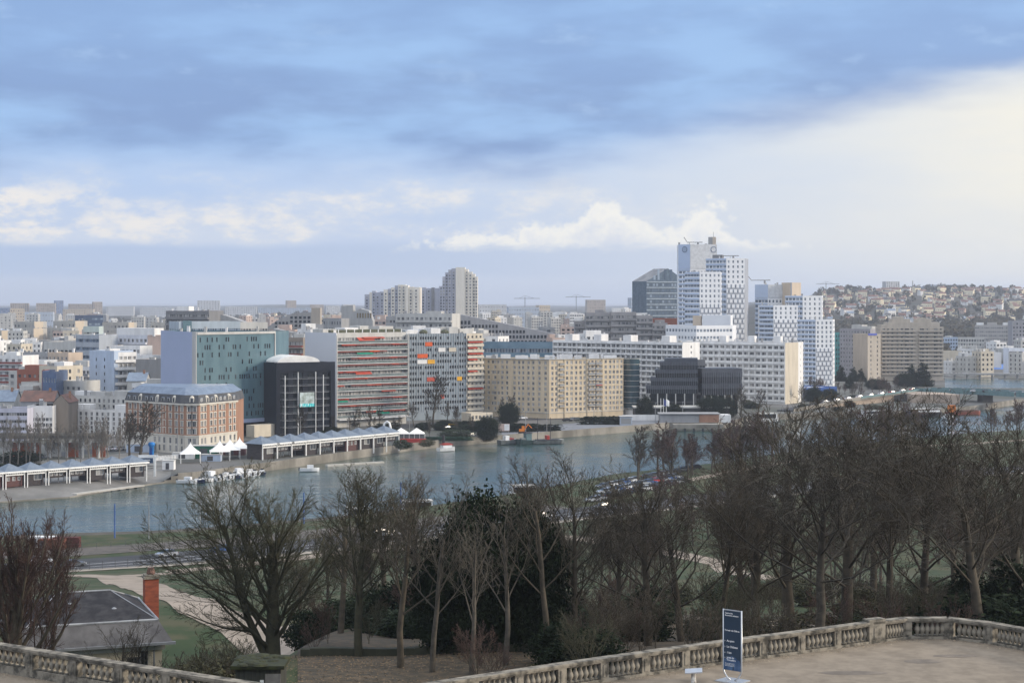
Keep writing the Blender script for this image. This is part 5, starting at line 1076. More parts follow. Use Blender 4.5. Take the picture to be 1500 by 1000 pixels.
barge('dark_barge_houseboat', 'long dark barge with white window panels and blue bow', 1326, 1380, 611, hulld, (('cabin', -.36, .40, -.38, .38, 1.6, 3.6, mat('barge_brown', (.10, .07, .06))), ('window_band', -.2, .38, -.385, .385, 2.3, 3.1, hullw), ('roof', -.38, .42, -.4, .4, 3.61, 3.8, palew), ('bow_block', -.5, -.4, -.3, .3, 1.0, 2.8, hulln)), 1.8, 5.5)
barge('red_barge', 'rusty red work barge with an orange digger arm by the bridge', 1388, 1436, 608, mat('rust_red', (.22, .06, .035)), (('deck_gear', -.2, .4, -.3, .3, 1.4, 2.2, mat('rust_dark', (.10, .05, .04))), ('digger_cab', -.45, -.3, -.3, .3, 1.4, 4.6, orangep)), 1.5, 5)
barge('small_white_launch', 'small white launch between the dark and the red barge', 1383, 1395, 613, hullw, (('cabin', -.2, .2, -.3, .3, .8, 2.0, hullw),), 1.0, 3)
for i, (p0, p1, py, w, hh, lab) in enumerate(((585, 640, 754, 5, 2.2, 'long white houseboat moored at the near bank behind the trees'), (505, 545, 764, 5, 2.0, 'white houseboat behind the leftmost trees at the near bank'), (745, 790, 729, 5, 2.0, 'white houseboat at the near bank right of the dark evergreen'), (1105, 1140, 618, 5, 2.4, 'white moored restaurant boat left of the bridge'), (1310, 1335, 638, 4, 1.6, 'white boat at the near bank below the bridge'))):
    barge('houseboat', lab, p0, p1, py, hullw, (('cabin', -.42, .36, -.4, .4, 1.2, 1.2 + hh, hullw), ('window_band', -.38, .32, -.405, .405, 1.6, 1.0 + hh, dglass), ('roof', -.44, .38, -.43, .43, 1.21 + hh, 1.4 + hh, palew)), 1.3, w)
# bridge
br = empty('road_bridge', (W(1400, 880), 880, 0), 'road bridge with turquoise girder and sandstone abutment crossing at the right', 'bridge')
tq = mat('turquoise_paint', (.13, .22, .225), (.10, .17, .18), rough=.5); sandst = mat('sandstone_wall', (.40, .32, .25), (.25, .20, .16), rough=.9, scale=.12, detail=8)
def loc_(x, y): return (x - br.location.x, y - br.location.y)
def deckrun(pts, w, z, t, name, m, par=br):
    b = MB()
    for (p, zp), (q, zq) in zip(zip(pts, z), zip(pts[1:], z[1:])):
        L = math.dist(p, q); d = ((q[0] - p[0]) / L, (q[1] - p[1]) / L); n = (-d[1], d[0]); a0, a1 = loc_(*p), loc_(*q)
        v = [(a0[0] - n[0] * w[0], a0[1] - n[1] * w[0], zp), (a1[0] - n[0] * w[0], a1[1] - n[1] * w[0], zq), (a1[0] + n[0] * w[1], a1[1] + n[1] * w[1], zq), (a0[0] + n[0] * w[1], a0[1] + n[1] * w[1], zp)]
        b.faces(v + [(x, y, h - t) for x, y, h in v], [(0, 1, 2, 3), (4, 7, 6, 5), (0, 4, 5, 1), (1, 5, 6, 2), (2, 6, 7, 3), (3, 7, 4, 0)])
    return b.build(name, m, par)
BP = [(W(1345, 905), 905), (W(1400, 890), 890), (W(1440, 876), 876), (W(1500, 850), 850), (W(1620, 815), 815), (W(1760, 790), 790)]
deckrun(BP, (6, 6), [4.4, 4.9, 5.2, 5.5, 5.6, 5.5], .5, 'deck', asphalt); deckrun(BP, (6.3, -6.01), [5.5, 6.0, 6.2, 6.5, 6.6, 6.5], 2.4, 'girder', tq); deckrun(BP, (-6.01, 6.3), [5.5, 6.0, 6.2, 6.5, 6.6, 6.5], 2.4, 'girder', tq)
for p, Y, w in ((1443, 876, 5), (1600, 820, 5)): b = MB(); x, y = loc_(W(p, Y), Y); b.box(x - w / 2, y - 5, -6, x + w / 2, y + 5, 3.9); b.build('pier', conc, br)
A = G(1332, 598); b = MB(); p, q = loc_(W(1336, 868), 868), loc_(W(1406, 862), 862); b.prism([p, q, (q[0] - 2, q[1] + 22), (p[0], p[1] + 30)], -.4, 4.2); b.build('abutment', sandst, br)
b = MB(); p, q = loc_(W(1300, 878), 878), loc_(W(1336, 880), 880); b.prism([p, q, (q[0], q[1] + 10), (p[0], p[1] + 10)], -.4, 3.4); b.build('abutment', mat('dark_opening', (.06, .055, .05)), br)
RP = [(W(1150, 800), 800), (W(1200, 830), 830), (W(1250, 855), 855), (W(1300, 880), 880), (W(1345, 905), 905)]
deckrun(RP, (4, 4), [.5, 1.7, 2.8, 3.7, 4.4], .5, 'ramp', asphalt); deckrun(RP, (4.3, -4.01), [1.4, 2.6, 3.8, 4.7, 5.4], 1.6, 'parapet', conc); deckrun(RP[2:], (4.5, -4.32), [3.9, 4.8, 5.5], .9, 'railing', tq); deckrun(RP[1:], (3.2, -2.9), [1.1, 2.2, 3.1, 3.9], 5, 'retaining_wall', sandst)
for q in range(14):
    t_ = q / 13; x, y = (BP[0][0] + (BP[3][0] - BP[0][0]) * t_, BP[0][1] + (BP[3][1] - BP[0][1]) * t_); b = MB(); xx, yy = loc_(x, y); b.tube([(xx, yy - 4, 5), (xx, yy - 4, 5.6)], .5, 6, cap=True)
ft = empty('viaduct', (W(1440, 1130), 1130, 0), 'thin grey viaduct line beyond the bridge', 'viaduct'); b = MB(); b.box(-28, 0, 2.6, 75, 5, 3.6); b.build('deck', greyw, ft)
for q in range(12): b = MB(); b.box(-26 + 8 * q, 1, -.5, -25.2 + 8 * q, 3, 2.59); b.build('column', greyw, ft)
# quay viaduct at the left
vq = empty('quay_viaduct', (W(80, 560), 560, 0), 'dark raised concrete deck on columns with orange walls under it', 'viaduct'); x0, x1 = W(-60, 560) - W(80, 560), W(168, 575) - W(80, 560)
b = MB(); b.box(x0, 2, 6.3, x1, 9, 7.2); b.build('deck', mat('viaduct_concrete', (.17, .165, .155), (.10, .098, .092), scale=.3, stretch=(1, 1, .4), detail=8), vq); b = MB(); b.box(x0, 1.7, 7.203, x1, 1.99, 8.1); b.build('parapet', conc, vq)
for q in range(9): b = MB(); x = x0 + (x1 - x0) * (q + .5) / 9; b.tube([(x, 4, 0), (x, 4, 6.29)], .4, 8); b.build('column', palew, vq)
for f0, f1, m_ in ((.32, .52, orac), (.70, .78, mat('orange_wall', (.34, .10, .05))), (.55, .66, palew), (.88, .97, MATS['orange_wall'])): b = MB(); b.box(x0 + (x1 - x0) * f0, 7.5, 0, x0 + (x1 - x0) * f1, 7.9, 4.6); b.build('infill_wall', m_ if m_ is not orac else MATS['orange_wall'], vq)
# wharf huts, podium in front of the dark offices, flags
r0 = empty('wharf_kiosk', (W(917, 712), 712, 0), 'pale blue grey glazed kiosk on the wharf', 'kiosk'); b = MB(); b.box(-2.4, 0, 0, 2.4, 4, 3.4); b.build('wall', mat('kiosk_panel', (.42, .46, .52)), r0); b = MB(); b.box(-2.7, -.3, 3.404, 2.7, 4.3, 3.6); b.build('roof', palew, r0); b = MB(); b.box(-2.0, -.06, .5, 2.0, -.003, 2.8); b.build('window', glass, r0)
r0 = empty('wharf_board', (W(738, 672), 672, 0), 'white and pink notice board at the edge of the wharf', 'sign'); b = MB(); b.box(-2.2, 0, .6, 2.2, .2, 3.4); b.build('board', pinkw, r0); b = MB(); b.box(.2, -.05, .8, 2.1, -.003, 3.2); b.build('poster', white, r0)
for x in (-1.8, 1.8): b = MB(); b.box(x - .1, .203, 0, x + .1, .4, 3.2); b.build('leg', steel, r0)
pd = empty('podium_terrace', (W(985, 752), 752, 0), 'dark terrace podium in front of the louvred offices', 'terrace'); b = MB(); b.box(-16, 0, 0, 24, 12, 4.4); b.build('wall', mat('podium_dark', (.06, .06, .06)), pd); b = MB(); b.box(-16.4, -.4, 4.404, 24.4, 12.4, 4.9); b.build('slab', palew, pd); b = MB(); b.box(-22, -12, .05, 3, -11.5, 2.4); b.build('white_wall', whitew, pd)
r0 = empty('river_club', (W(1010, 727), 727, 0), 'low flat roofed club house with orange brick end on the quay', 'building'); b = MB(); b.box(-12, 0, 0, 4, 8, 3.2); b.build('wall', greyw, r0); b = MB(); b.box(4.003, -.5, 0, 12, 8, 3.4); b.build('brick_end', brickw, r0); b = MB(); b.box(12.003, 0, 0, 17, 6, 3.2); b.build('white_end', whitew, r0); b = MB(); b.box(-12.6, -.8, 3.404, 12.5, 8.4, 3.8); b.build('roof', greyw, r0)
r0 = empty('landing_stage', (W(1030, 713), 713, 0), 'concrete landing stage with openings at the river', 'landing'); b = MB(); b.box(-12, -2, -1.2, 8, 5, .3); b.build('deck', conc, r0)
for q in range(6): b = MB(); b.box(-11.5 + 3.6 * q, -1.8, -5, -10.7 + 3.6 * q, -1.2, -1.203); b.build('pile', hulld, r0)
for px, m_, lab in ((968, None, 'bare white flag pole'), (972, mat('flag_blue', (.04, .06, .22)), 'flag pole with dark blue flag'), (976, white, 'flag pole with white flag next to the blue one')):
    r0 = empty('flag_pole', (W(px, 735), 735, 0), lab + ' before the dark offices', 'flag pole'); b = MB(); b.tube([(0, 0, 0), (0, 0, 9.5)], .1, 5); b.build('pole', white, r0)
    if m_: b = MB(); b.faces([(.1, 0, 9.2), (1.3, .25, 8.4), (1.2, -.1, 6.0), (.1, 0, 6.6), (.1, .04, 9.2), (1.3, .29, 8.4), (1.2, -.06, 6.0), (.1, .04, 6.6)], [(0, 1, 2, 3), (4, 7, 6, 5)]); b.build('flag', m_, r0)
# lamp posts and tram poles
def lamp(lab, x, y, z, h, m, arm=1.2, grp='street lamps'):
    r0 = empty('street_lamp', (x, y, z), lab, 'lamp', grp); b = MB(); b.tube([(0, 0, 0), (0, 0, h)], [.13, .07], 6, cap=True); b.build('pole', m, r0); b = MB(); b.box(-.2, -.2, h - .06, arm, .2, h + .1); b.build('lamp_head', m, r0); return r0
lamp('street lamp with flat head before the water, tallest at the left', W(218, 372), 372, 0, 9.0, steel, 1.0)
lamp('street lamp half hidden by the large bare tree', W(293, 385), 385, 0, 7, steel, .8)
for px, Y, h, lab in ((168, 374, 7.2, 'thick blue pole standing by the tram track'), (587, 420, 7, 'blue pole by the tram track behind the trees'), (445, 398, 7, 'blue pole by the tram track right of the big tree')):
    r0 = empty('tram_pole', (W(px, Y), Y, 0), lab, 'pole', 'tram poles'); b = MB(); b.tube([(0, 0, 0), (0, 0, h)], .16, 8, cap=True); b.build('pole', mat('pole_blue', (.06, .12, .30)), r0); b = MB(); b.tube([(-2.2, 0, h - 1.4), (2.2, 0, h - 1.2)], .05, 4); b.build('bracket', steel, r0)
for i, (px, Y) in enumerate(((230, 575), (260, 578), (440, 640), (510, 640), (600, 650), (713, 690), (770, 672), (801, 676), (870, 720), (960, 728), (1000, 735), (1120, 745))): lamp('thin street lamp on the far quay, %s from the left' % ORD[i], W(px, Y), Y, 0, 8 if i > 1 else 13, steel, .8, 'street lamps on the far quay')
# fences
b = MB()
P_ = offset(ROAD, -8.4)
for (a0, a1) in zip(P_, P_[1:]):
    L = math.dist(a0, a1); d = ((a1[0] - a0[0]) / L, (a1[1] - a0[1]) / L)
    for q in range(int(L / 2.4)): b.obox(a0, d, q * 2.4, q * 2.4 + .07, 0, .07, 0, 1.9)
    for z in (.2, 1.0, 1.85): b.obox(a0, d, 0, L, .02, .05, z, z + .04)
tag(b.build('park_fence', dframe), 'thin dark railing between the river road and the park', 'fence')
b = MB(); P_ = offset(TRAM, 3.6)
for (a0, a1) in zip(P_, P_[1:]):
    L = math.dist(a0, a1); d = ((a1[0] - a0[0]) / L, (a1[1] - a0[1]) / L)
    for q in range(int(L / 3)): b.obox(a0, d, q * 3, q * 3 + .06, 0, .06, 0, 1.2)
    for z in (.5, 1.15): b.obox(a0, d, 0, L, .02, .05, z, z + .04)
tag(b.build('bank_railing', dframe), 'low dark railing between the tram track and the water', 'fence')
# cars
tyre = mat('tyre', (.02, .02, .02)); carglass = mat('car_glass', (.02, .025, .03), rough=.08, spec=.6); headl = mat('headlamp', (.75, .75, .72), rough=.2); taill = mat('tail_lamp', (.35, .02, .02), rough=.3)
def car(m):
    r = empty('parked_car', (0, 0, 0), '', 'car'); b = MB(); pr = [(-2.1, .35), (-2.12, .75), (-1.95, .98), (-1.2, 1.0), (1.05, .95), (1.9, .82), (2.1, .6), (2.1, .35)]; rf = [(-1.75, .99), (-1.3, 1.42), (.25, 1.46), (1.0, .96)]
    for s_ in (-1, 1): b.poly([(x, s_ * .84, z) for x, z in (pr if s_ < 0 else pr[::-1])])
    for p, q in zip(pr, pr[1:] + pr[:1]): b.poly([(p[0], -.84, p[1]), (p[0], .84, p[1]), (q[0], .84, q[1]), (q[0], -.84, q[1])])
    b.poly([(-1.25, -.64, 1.43), (.2, -.64, 1.47), (.2, .64, 1.47), (-1.25, .64, 1.43)])
    bd = b.build('body', m, r); g = MB()
    for s_ in (-1, 1): g.poly([(x, s_ * (.8 if z < 1.1 else .66), z) for x, z in rf])
    g.poly([(rf[0][0], -.8, rf[0][1]), (rf[0][0], .8, rf[0][1]), (rf[1][0], .66, rf[1][1]), (rf[1][0], -.66, rf[1][1])]); g.poly([(rf[3][0], -.8, rf[3][1]), (rf[3][0], .8, rf[3][1]), (rf[2][0], .66, rf[2][1]), (rf[2][0], -.66, rf[2][1])]); g.poly([(rf[1][0], -.66, rf[1][1]), (rf[2][0], -.66, rf[2][1]), (rf[2][0], .66, rf[2][1]), (rf[1][0], .66, rf[1][1])]); g.build('window_band', carglass, bd)
    for x in (-1.3, 1.3):
        for y in (-.8, .8): b = MB(); b.tube([(x, y - .1, .33), (x, y + .1, .33)], .33, 12, cap=True); b.build('wheel', tyre, r)
    for y in (-.6, .6): b = MB(); b.box(2.0, y - .18, .62, 2.125, y + .18, .78); b.build('headlight', headl, bd); b = MB(); b.box(-2.14, y - .18, .72, -2.05, y + .18, .9); b.build('tail_light', taill, bd)
    return r
cm = {n_: mat('car_' + n_, c, c, rough=.25, spec=.6, metal=mt) for n_, c, mt in (('silver', (.45, .47, .50), .4), ('white', (.72, .73, .75), 0), ('black', (.02, .02, .024), 0), ('blue', (.06, .12, .28), .2), ('red', (.35, .03, .03), 0), ('grey', (.16, .17, .18), .4), ('yellow', (.65, .42, .03), 0))}
CARS = {n_: car(m_) for n_, m_ in cm.items()}; cu = {}
def putcar(n_, x, y, z, rz, lab, grp=None):
    o = CARS[n_] if n_ not in cu else dup(CARS[n_]); cu[n_] = 1; o.location = (x, y, z); o.rotation_euler = (0, 0, rz); o['label'] = lab; o['group'] = grp or 'cars'
def roadcar(n_, px, off, lab, back=False):
    P_ = offset(ROAD, off)
    for a0, a1 in zip(P_, P_[1:]):
        p0, p1 = CX + a0[0] * F / a0[1], CX + a1[0] * F / a1[1]
        if p0 <= px <= p1: f = (px - p0) / (p1 - p0); putcar(n_, a0[0] + (a1[0] - a0[0]) * f, a0[1] + (a1[1] - a0[1]) * f, .12, math.atan2(a1[1] - a0[1], a1[0] - a0[0]) + (math.pi if back else 0), lab, 'cars on the river road')
for a in (('silver', 244, 2.2, 'silver hatchback driving alone on the river road', True), ('blue', 324, 2.2, 'silver blue car on the road behind the large bare tree', True), ('grey', 108, -1.8, 'grey car on the road below the reddish tree'), ('silver', 552, 2.2, 'silver car on the road between the bare trunks', True), ('white', 572, -1.6, 'white car on the road right of the silver one'), ('white', 795, -1.8, 'white car on the road right of the dark evergreen'), ('black', 680, 2.0, 'black car on the road behind the evergreen', True), ('grey', 880, 2, 'grey car on the road among the right trees', True), ('white', 60, 5, 'white car at the roadside behind the reddish tree')): roadcar(*a)
rs = random.Random(9); names = ['silver', 'white', 'black', 'blue', 'grey', 'silver', 'black', 'white', 'grey', 'black', 'red']
i = 0
for row in range(3):
    for q in range(15):
        if rs.random() < .2: continue
        px = 868 + 9.5 * q + row * 8; py = 735 - 2.0 * q - row * 10; x, y = G(px, py); n_ = rs.choice(names); putcar(n_, x, y, .06, .5 + rs.uniform(-.05, .05) + (math.pi if rs.random() < .5 else 0), '%s car parked in the lot under the bare trees' % n_, '%s cars parked under the bare trees' % n_); i += 1
for q in range(14):
    n_ = rs.choice(names); px = 150 + 12 * q; putcar(n_, *G(px, 660 - .05 * q), .05, rs.uniform(-.2, .2) + 1.2, '%s car parked before the hotel behind the fence' % n_, '%s cars parked before the hotel' % n_) if q not in (3, 4, 9) else None
for px, py, n_, lab in ((664, 624, 'yellow', 'yellow car by the hedge on the far quay'), (672, 636, 'white', 'white car in the small car park by the quay'), (683, 637, 'blue', 'blue car in the small car park by the quay'), (690, 639, 'silver', 'silver car at the end of the small car park'), (831, 617, 'black', 'black car parked before the beige block'), (840, 616, 'silver', 'silver car parked before the beige block'), (847, 616, 'grey', 'grey car parked before the beige block'), (655, 629, 'black', 'black car left of the small car park'), (950, 614, 'blue', 'blue car before the white wall on the quay'), (957, 613, 'white', 'white car before the white wall on the quay'), (964, 612, 'grey', 'grey car before the white wall on the quay'), (740, 615, 'silver', 'silver car behind the long hedge'), (765, 614, 'white', 'white car behind the long hedge'), (195, 697, 'black', 'dark car under the last pavilion of the left row')): putcar(n_, *G(px, py), .05, rs.uniform(-.3, .9), lab)
for q in range(9):
    n_ = rs.choice(names); t_ = (q + .5) / 9; x, y = RP[1][0] + (RP[4][0] - RP[1][0]) * t_, RP[1][1] + (RP[4][1] - RP[1][1]) * t_; putcar(n_, x, y, 1.75 + 2.6 * t_, .6, '%s car on the ramp to the bridge' % n_, '%s cars on the bridge ramp' % n_)
for q in range(10):
    n_ = rs.choice(names); t_ = q / 9; x, y = BP[0][0] + (BP[3][0] - BP[0][0]) * t_, BP[0][1] + (BP[3][1] - BP[0][1]) * t_; putcar(n_, x + rs.uniform(-1, 1), y + rs.uniform(-2, 2), 4.5 + 1.0 * t_, -.2, '%s car on the bridge' % n_, '%s cars on the bridge' % n_)
r0 = empty('orange_digger', (W(765, 668), 668, 0), 'orange digger standing on the wharf behind the barge', 'digger'); b = MB(); b.box(-1.5, -1, 0, 1.5, 1, .7); b.build('tracks', tyre, r0); b = MB(); b.box(-1.2, -.9, .75, .9, .9, 1.6); b.build('body', orangep, r0); b = MB(); b.box(-.2, -.8, 1.61, .9, .1, 2.8); b.build('cab', orangep, r0); b = MB(); b.tube([(.8, .3, 1.3), (2.2, .3, 3.4), (3.6, .3, 2.0)], .18, 5); b.build('arm', orangep, r0)
for a in ((74, 806, 'orange and red site container behind the reddish tree', mat('rust_orange', (.16, .055, .03))), (96, 803, 'dark red site container by the tram track', mat('container_red', (.085, .025, .02))), (60, 802, 'white van shaped site cabin behind the reddish tree', white)):
    r0 = empty('site_container', (*G(a[0], a[1]), 0), a[2], 'container'); b = MB(); b.box(-2.6, 0, .1, 2.6, 2.2, 2.2); b.build('box', a[3], r0); b = MB(); b.box(-2.3, -.04, .3, -.9, -.003, 1.9); b.build('door', dframe, r0)
# ---------------------------------------------------------------- trees
bark = mat('bark', (.078, .064, .046), (.046, .040, .030), rough=.95, scale=2.0, detail=6, vary=.5); barkg = mat('mossy_bark', (.064, .060, .036), (.038, .038, .025), rough=.95, scale=1.5, detail=6, vary=.4)
barkr = mat('reddish_twigs', (.078, .046, .037), (.052, .036, .030), rough=.95, scale=1.0, vary=.4); barkp = mat('pale_bark', (.095, .083, .065), (.055, .049, .04), rough=.95, scale=2.0, vary=.3)
def grow(bl, bt, p, d, L, r, lv, q, g):
    n = (6, 6, 5, 3, 2)[lv]; pts = [p]; rad = [r]; dd = d.copy(); P = p.copy(); end = (.45, .32, .3, .4, .55)[lv]
    for i in range(n):
        dd = (dd + Vector((g.gauss(0, 1), g.gauss(0, 1), g.gauss(0, .7))) * q['wob'][lv] + Vector((0, 0, q['up'][lv]))).normalized(); P = P + dd * (L / n); pts.append(P.copy()); rad.append(r + (r * end - r) * (i + 1) / n)
    (bl if lv < 2 else bt).tube(pts, rad, (8, 6, 4, 3, 3)[lv])
    if lv >= q['lv']: return
    k = q['n'][lv]
    for c in range(k):
        t = q['t0'][lv] + (1 - q['t0'][lv]) * (c + g.random()) / k; t = min(t, .999); i = int(t * n); f = t * n - i; a = pts[i].lerp(pts[i + 1], f); ax = (pts[i + 1] - pts[i]).normalized(); rr = rad[i] + (rad[i + 1] - rad[i]) * f
        an = math.radians(q['ang'][lv] * g.uniform(.65, 1.25)) * (1 - .45 * t); s = ax.orthogonal().normalized(); s.rotate(__import__('mathutils').Quaternion(ax, g.uniform(0, 6.283) if lv else c * 2.4 + g.uniform(-.5, .5)))
        ch = (ax * math.cos(an) + s * math.sin(an)).normalized(); ll = q['len'][lv] * L * g.uniform(.65, 1.15) * (1 - q['sh'] * (t - q['t0'][lv]) / max(.01, 1 - q['t0'][lv]))
        grow(bl, bt, a, ch, ll, max(q['rm'], min(rr * .62, rr * .32 + .006)), lv + 1, q, g)
Q0 = dict(wob=(.05, .14, .18, .2, .2), up=(.08, .10, .06, .03, .0), lv=4, n=(12, 9, 8, 5), t0=(.42, .22, .2, .2), ang=(48, 46, 44, 42), len=(.52, .50, .46, .5), sh=.45, rm=.010)
def tree_mesh(seed, H, r, q, fork=0):
    """one bare tree: the trunk with its limbs, and the crown of branches and twigs"""
    g = random.Random(seed); bl, bt = MB(), MB()
    grow(bl, bt, Vector((0, 0, -.6)), Vector((g.uniform(-.05, .05), g.uniform(-.05, .05), 1)).normalized(), H * q.get('lead', .76), r, 0, q, g)
    for i in range(fork): a = g.uniform(0, 6.28); grow(bl, bt, Vector((.3 * math.cos(a), .3 * math.sin(a), g.uniform(.5, 2.2))), Vector((math.cos(a) * .45, math.sin(a) * .45, 1)).normalized(), H * .72, r * .5, 0, q, g)
    return bl, bt
def qv(**k): q = dict(Q0); q.update(k); return q
KINDS = {
    'pollard': [tree_mesh(71, 12, .50, qv(t0=(.26, .16, .15, .15), ang=(54, 30, 34, 38), len=(.84, .46, .46, .5), up=(.03, .10, .07, .03, 0), n=(30, 10, 8, 4), wob=(.05, .08, .11, .15, .18), lead=.62))],
    'sparse': [tree_mesh(s, 12, .18, qv(t0=(.42, .2, .15, .15), ang=(48, 42, 42, 40), len=(.58, .5, .5, .5), n=(11, 6, 5, 4), wob=(.04, .10, .14, .17, .18))) for s in (61, 62, 63)],
    'upright': [tree_mesh(s, 12, .19, qv(t0=(.40, .16, .15, .15), ang=(44, 40, 40, 40), len=(.60, .5, .5, .5), n=(19, 10, 7, 4), wob=(.04, .09, .13, .16, .18))) for s in (1, 2, 3, 4)],
    'spread': [tree_mesh(s, 12, .22, qv(t0=(.30, .16, .15, .15), ang=(58, 42, 42, 42), len=(.74, .5, .48, .5), up=(.05, .10, .06, .03, 0), n=(18, 10, 7, 4), wob=(.06, .16, .17, .18, .18))) for s in (11, 12, 13)],
    'broad': [tree_mesh(21, 12, .52, qv(t0=(.18, .14, .15, .15), ang=(66, 40, 42, 42), len=(.84, .48, .46, .5), up=(.05, .07, .05, .02, 0), n=(24, 12, 8, 5), wob=(.05, .12, .15, .17, .18), lead=.68), 1)],
    'fan': [tree_mesh(s, 12, .23, qv(t0=(.46, .22, .15, .15), ang=(58, 40, 40, 40), len=(.85, .48, .48, .5), up=(.02, .08, .06, .03, 0), n=(15, 12, 8, 4), sh=.2, wob=(.05, .17, .17, .18, .18))) for s in (31, 32)],
    'shrub': [tree_mesh(s, 5, .05, qv(lv=3, t0=(.25, .2, .2, .2), ang=(34, 36, 40, 40), n=(7, 6, 5, 4), up=(.03, .06, .03, 0, 0), rm=.014), 9) for s in (41, 42, 43)],
    'far': [tree_mesh(s, 12, .24, qv(lv=3, n=(12, 9, 8, 0), rm=.05, t0=(.3, .2, .2, .2), ang=(52, 48, 46, 40), len=(.55, .5, .5, .5))) for s in (51, 52, 53)]}
TM_ = {}
def bare(kind, v, px, Y, top, label, m, group=None, rz=None, wide=1.18, z=None, H=None, name='bare_tree'):
    bl, bt = KINDS[kind][v % len(KINDS[kind])]; k = (kind, v % len(KINDS[kind]), m.name)
    if k not in TM_: TM_[k] = (bl.mesh('trunk', bark if m is barkr else m, True), bt.mesh('crown', m))
    x = W(px, Y); z = park(x, Y) if z is None else z; H = H or (ZZ(top, Y) - z); base = max(p[2] for p in bt.v); s = H / base
    r0 = empty(name, (x, Y, z), label, 'shrub' if kind == 'shrub' else 'tree', group, (px * 1.7 + Y) % 6.28 if rz is None else rz); r0.scale = (s * wide, s * wide, s)
    obj('trunk', TM_[k][0], r0); obj('crown', TM_[k][1], r0); return r0
for a in (('broad', 0, 398, 112, 662, 'thick trunked bare tree with many rising limbs behind the little shed', barkg, None, 3.4, 1.0), ('upright', 1, 527, 106, 676, 'tall mossy bare tree right of the thick trunked tree', barkg, None, None, 1.5), ('sparse', 2, 498, 128, 700, 'thin bare tree behind the mossy tall tree', bark, None, None, 1.5), ('sparse', 0, 566, 140, 690, 'bare tree between the mossy tall tree and the pale trunk', bark, None, None, 1.4),
          ('sparse', 1, 587, 100, 700, 'slim bare tree left of the pale grey trunk', bark, None, None, 1.4), ('sparse', 2, 633, 98, 715, 'pale grey trunked bare tree before the dark evergreens', barkp), ('sparse', 0, 690, 97, 735, 'twin looking bare tree before the middle of the evergreens', barkp, None, None, 1.1), ('sparse', 1, 740, 100, 720, 'leaning bare tree with a low fork before the evergreens', barkp), ('sparse', 2, 803, 101, 665, 'bare tree at the right edge of the dark evergreens', bark), ('spread', 0, 838, 108, 655, 'wide crowned bare tree just right of the evergreens', bark, None, None, 1.1),
          ('sparse', 1, 660, 135, 690, 'bare tree rising behind the dark evergreens on the left', bark), ('upright', 0, 770, 150, 668, 'bare tree rising behind the dark evergreens on the right', bark), ('upright', 1, 610, 150, 685, 'bare tree further back, left of the evergreens', bark),
          ('spread', 1, 950, 112, 668, 'bare tree forking low behind the start of the stone balustrade', bark, None, None, 1.35), ('upright', 3, 905, 128, 690, 'slender bare tree between two wide crowned trees', bark), ('spread', 2, 1000, 120, 690, 'low branching bare tree left of the information panel', bark, None, None, 1.35), ('upright', 2, 1052, 118, 660, 'bare tree straight behind the information panel', bark), ('spread', 0, 1110, 125, 622, 'bare tree right of the information panel', bark, None, None, 1.4), ('spread', 1, 1085, 150, 655, 'bare tree farther behind the information panel', barkr),
          ('fan', 0, 1197, 112, 560, 'tallest bare tree with a pale trunk above the balustrade', barkp, None, 2.2, 1.45), ('spread', 2, 1236, 125, 562, 'dark bare tree beside the tallest pale trunk', bark, None, None, 1.5), ('spread', 0, 1160, 135, 572, 'bare tree with long leaning limbs left of the tallest', bark, None, None, 1.6), ('upright', 1, 1307, 122, 596, 'bare tree before the gap between the two tall right crowns', bark), ('spread', 1, 1352, 135, 622, 'lower bare tree left of the fan shaped one', barkr, None, None, 1.4), ('fan', 1, 1448, 108, 560, 'fan shaped bare tree at the right end of the balustrade', bark, None, .6, 1.7), ('spread', 2, 1495, 125, 596, 'bare tree cut by the right edge', bark, None, None, 1.5), ('upright', 0, 1400, 150, 640, 'bare tree behind the fan shaped one', bark), ('spread', 3, 1275, 150, 580, 'thin bare tree in the second row right of the tallest', barkr),
          ('pollard', 0, 22, 104, 722, 'big reddish bare tree at the left edge beside the lodge', barkr, None, 1.0, 1.0), ('upright', 0, 74, 122, 742, 'second reddish bare crown against the river at the left', barkr, None, None, 1.0), ('sparse', 2, 172, 110, 900, 'small thin bare tree before the lodge wall', bark), ('upright', 3, -15, 112, 760, 'reddish bare tree cut by the left edge', barkr), ('sparse', 1, 196, 112, 905, 'spindly sapling at the right of the lodge wall', bark)): bare(*a)
rs = random.Random(77)
for i in range(26):                                   # the wood behind the first rows
    px = rs.uniform(880, 1560); Y = rs.uniform(150, 300); bare(rs.choice(['spread', 'upright', 'upright']), i, px, Y, 0, 'slender bare tree deep in the park wood', rs.choice([bark, bark, barkr]), 'slender bare trees in the park wood', H=rs.uniform(8, 12.5))
for i in range(16):
    px = rs.uniform(430, 880); Y = rs.uniform(130, 230); bare(rs.choice(['upright', 'spread']), i, px, Y, 0, 'thin bare tree behind the first row of trunks', bark, 'thin bare trees behind the first row', H=rs.uniform(7, 9.5))
for i in range(54):                                   # along the near bank
    px = rs.choice([rs.uniform(930, 1120), rs.uniform(1040, 1520)]); Y = Ynear(px) - rs.uniform(6, 40); bare('far', i, px, Y, 0, 'reddish bare tree on the near river bank', rs.choice([barkr, barkr, bark]), 'reddish bare trees on the near bank', H=rs.uniform(9, 16), z=0)
for i in range(24):
    px = rs.uniform(960, 1560); Y = rs.uniform(300, 430); bare('far', i + 1, px, Y, 0, 'bare tree standing on the lawn by the river road', rs.choice([barkr, bark]), 'bare trees on the river lawn', H=rs.uniform(7, 12))
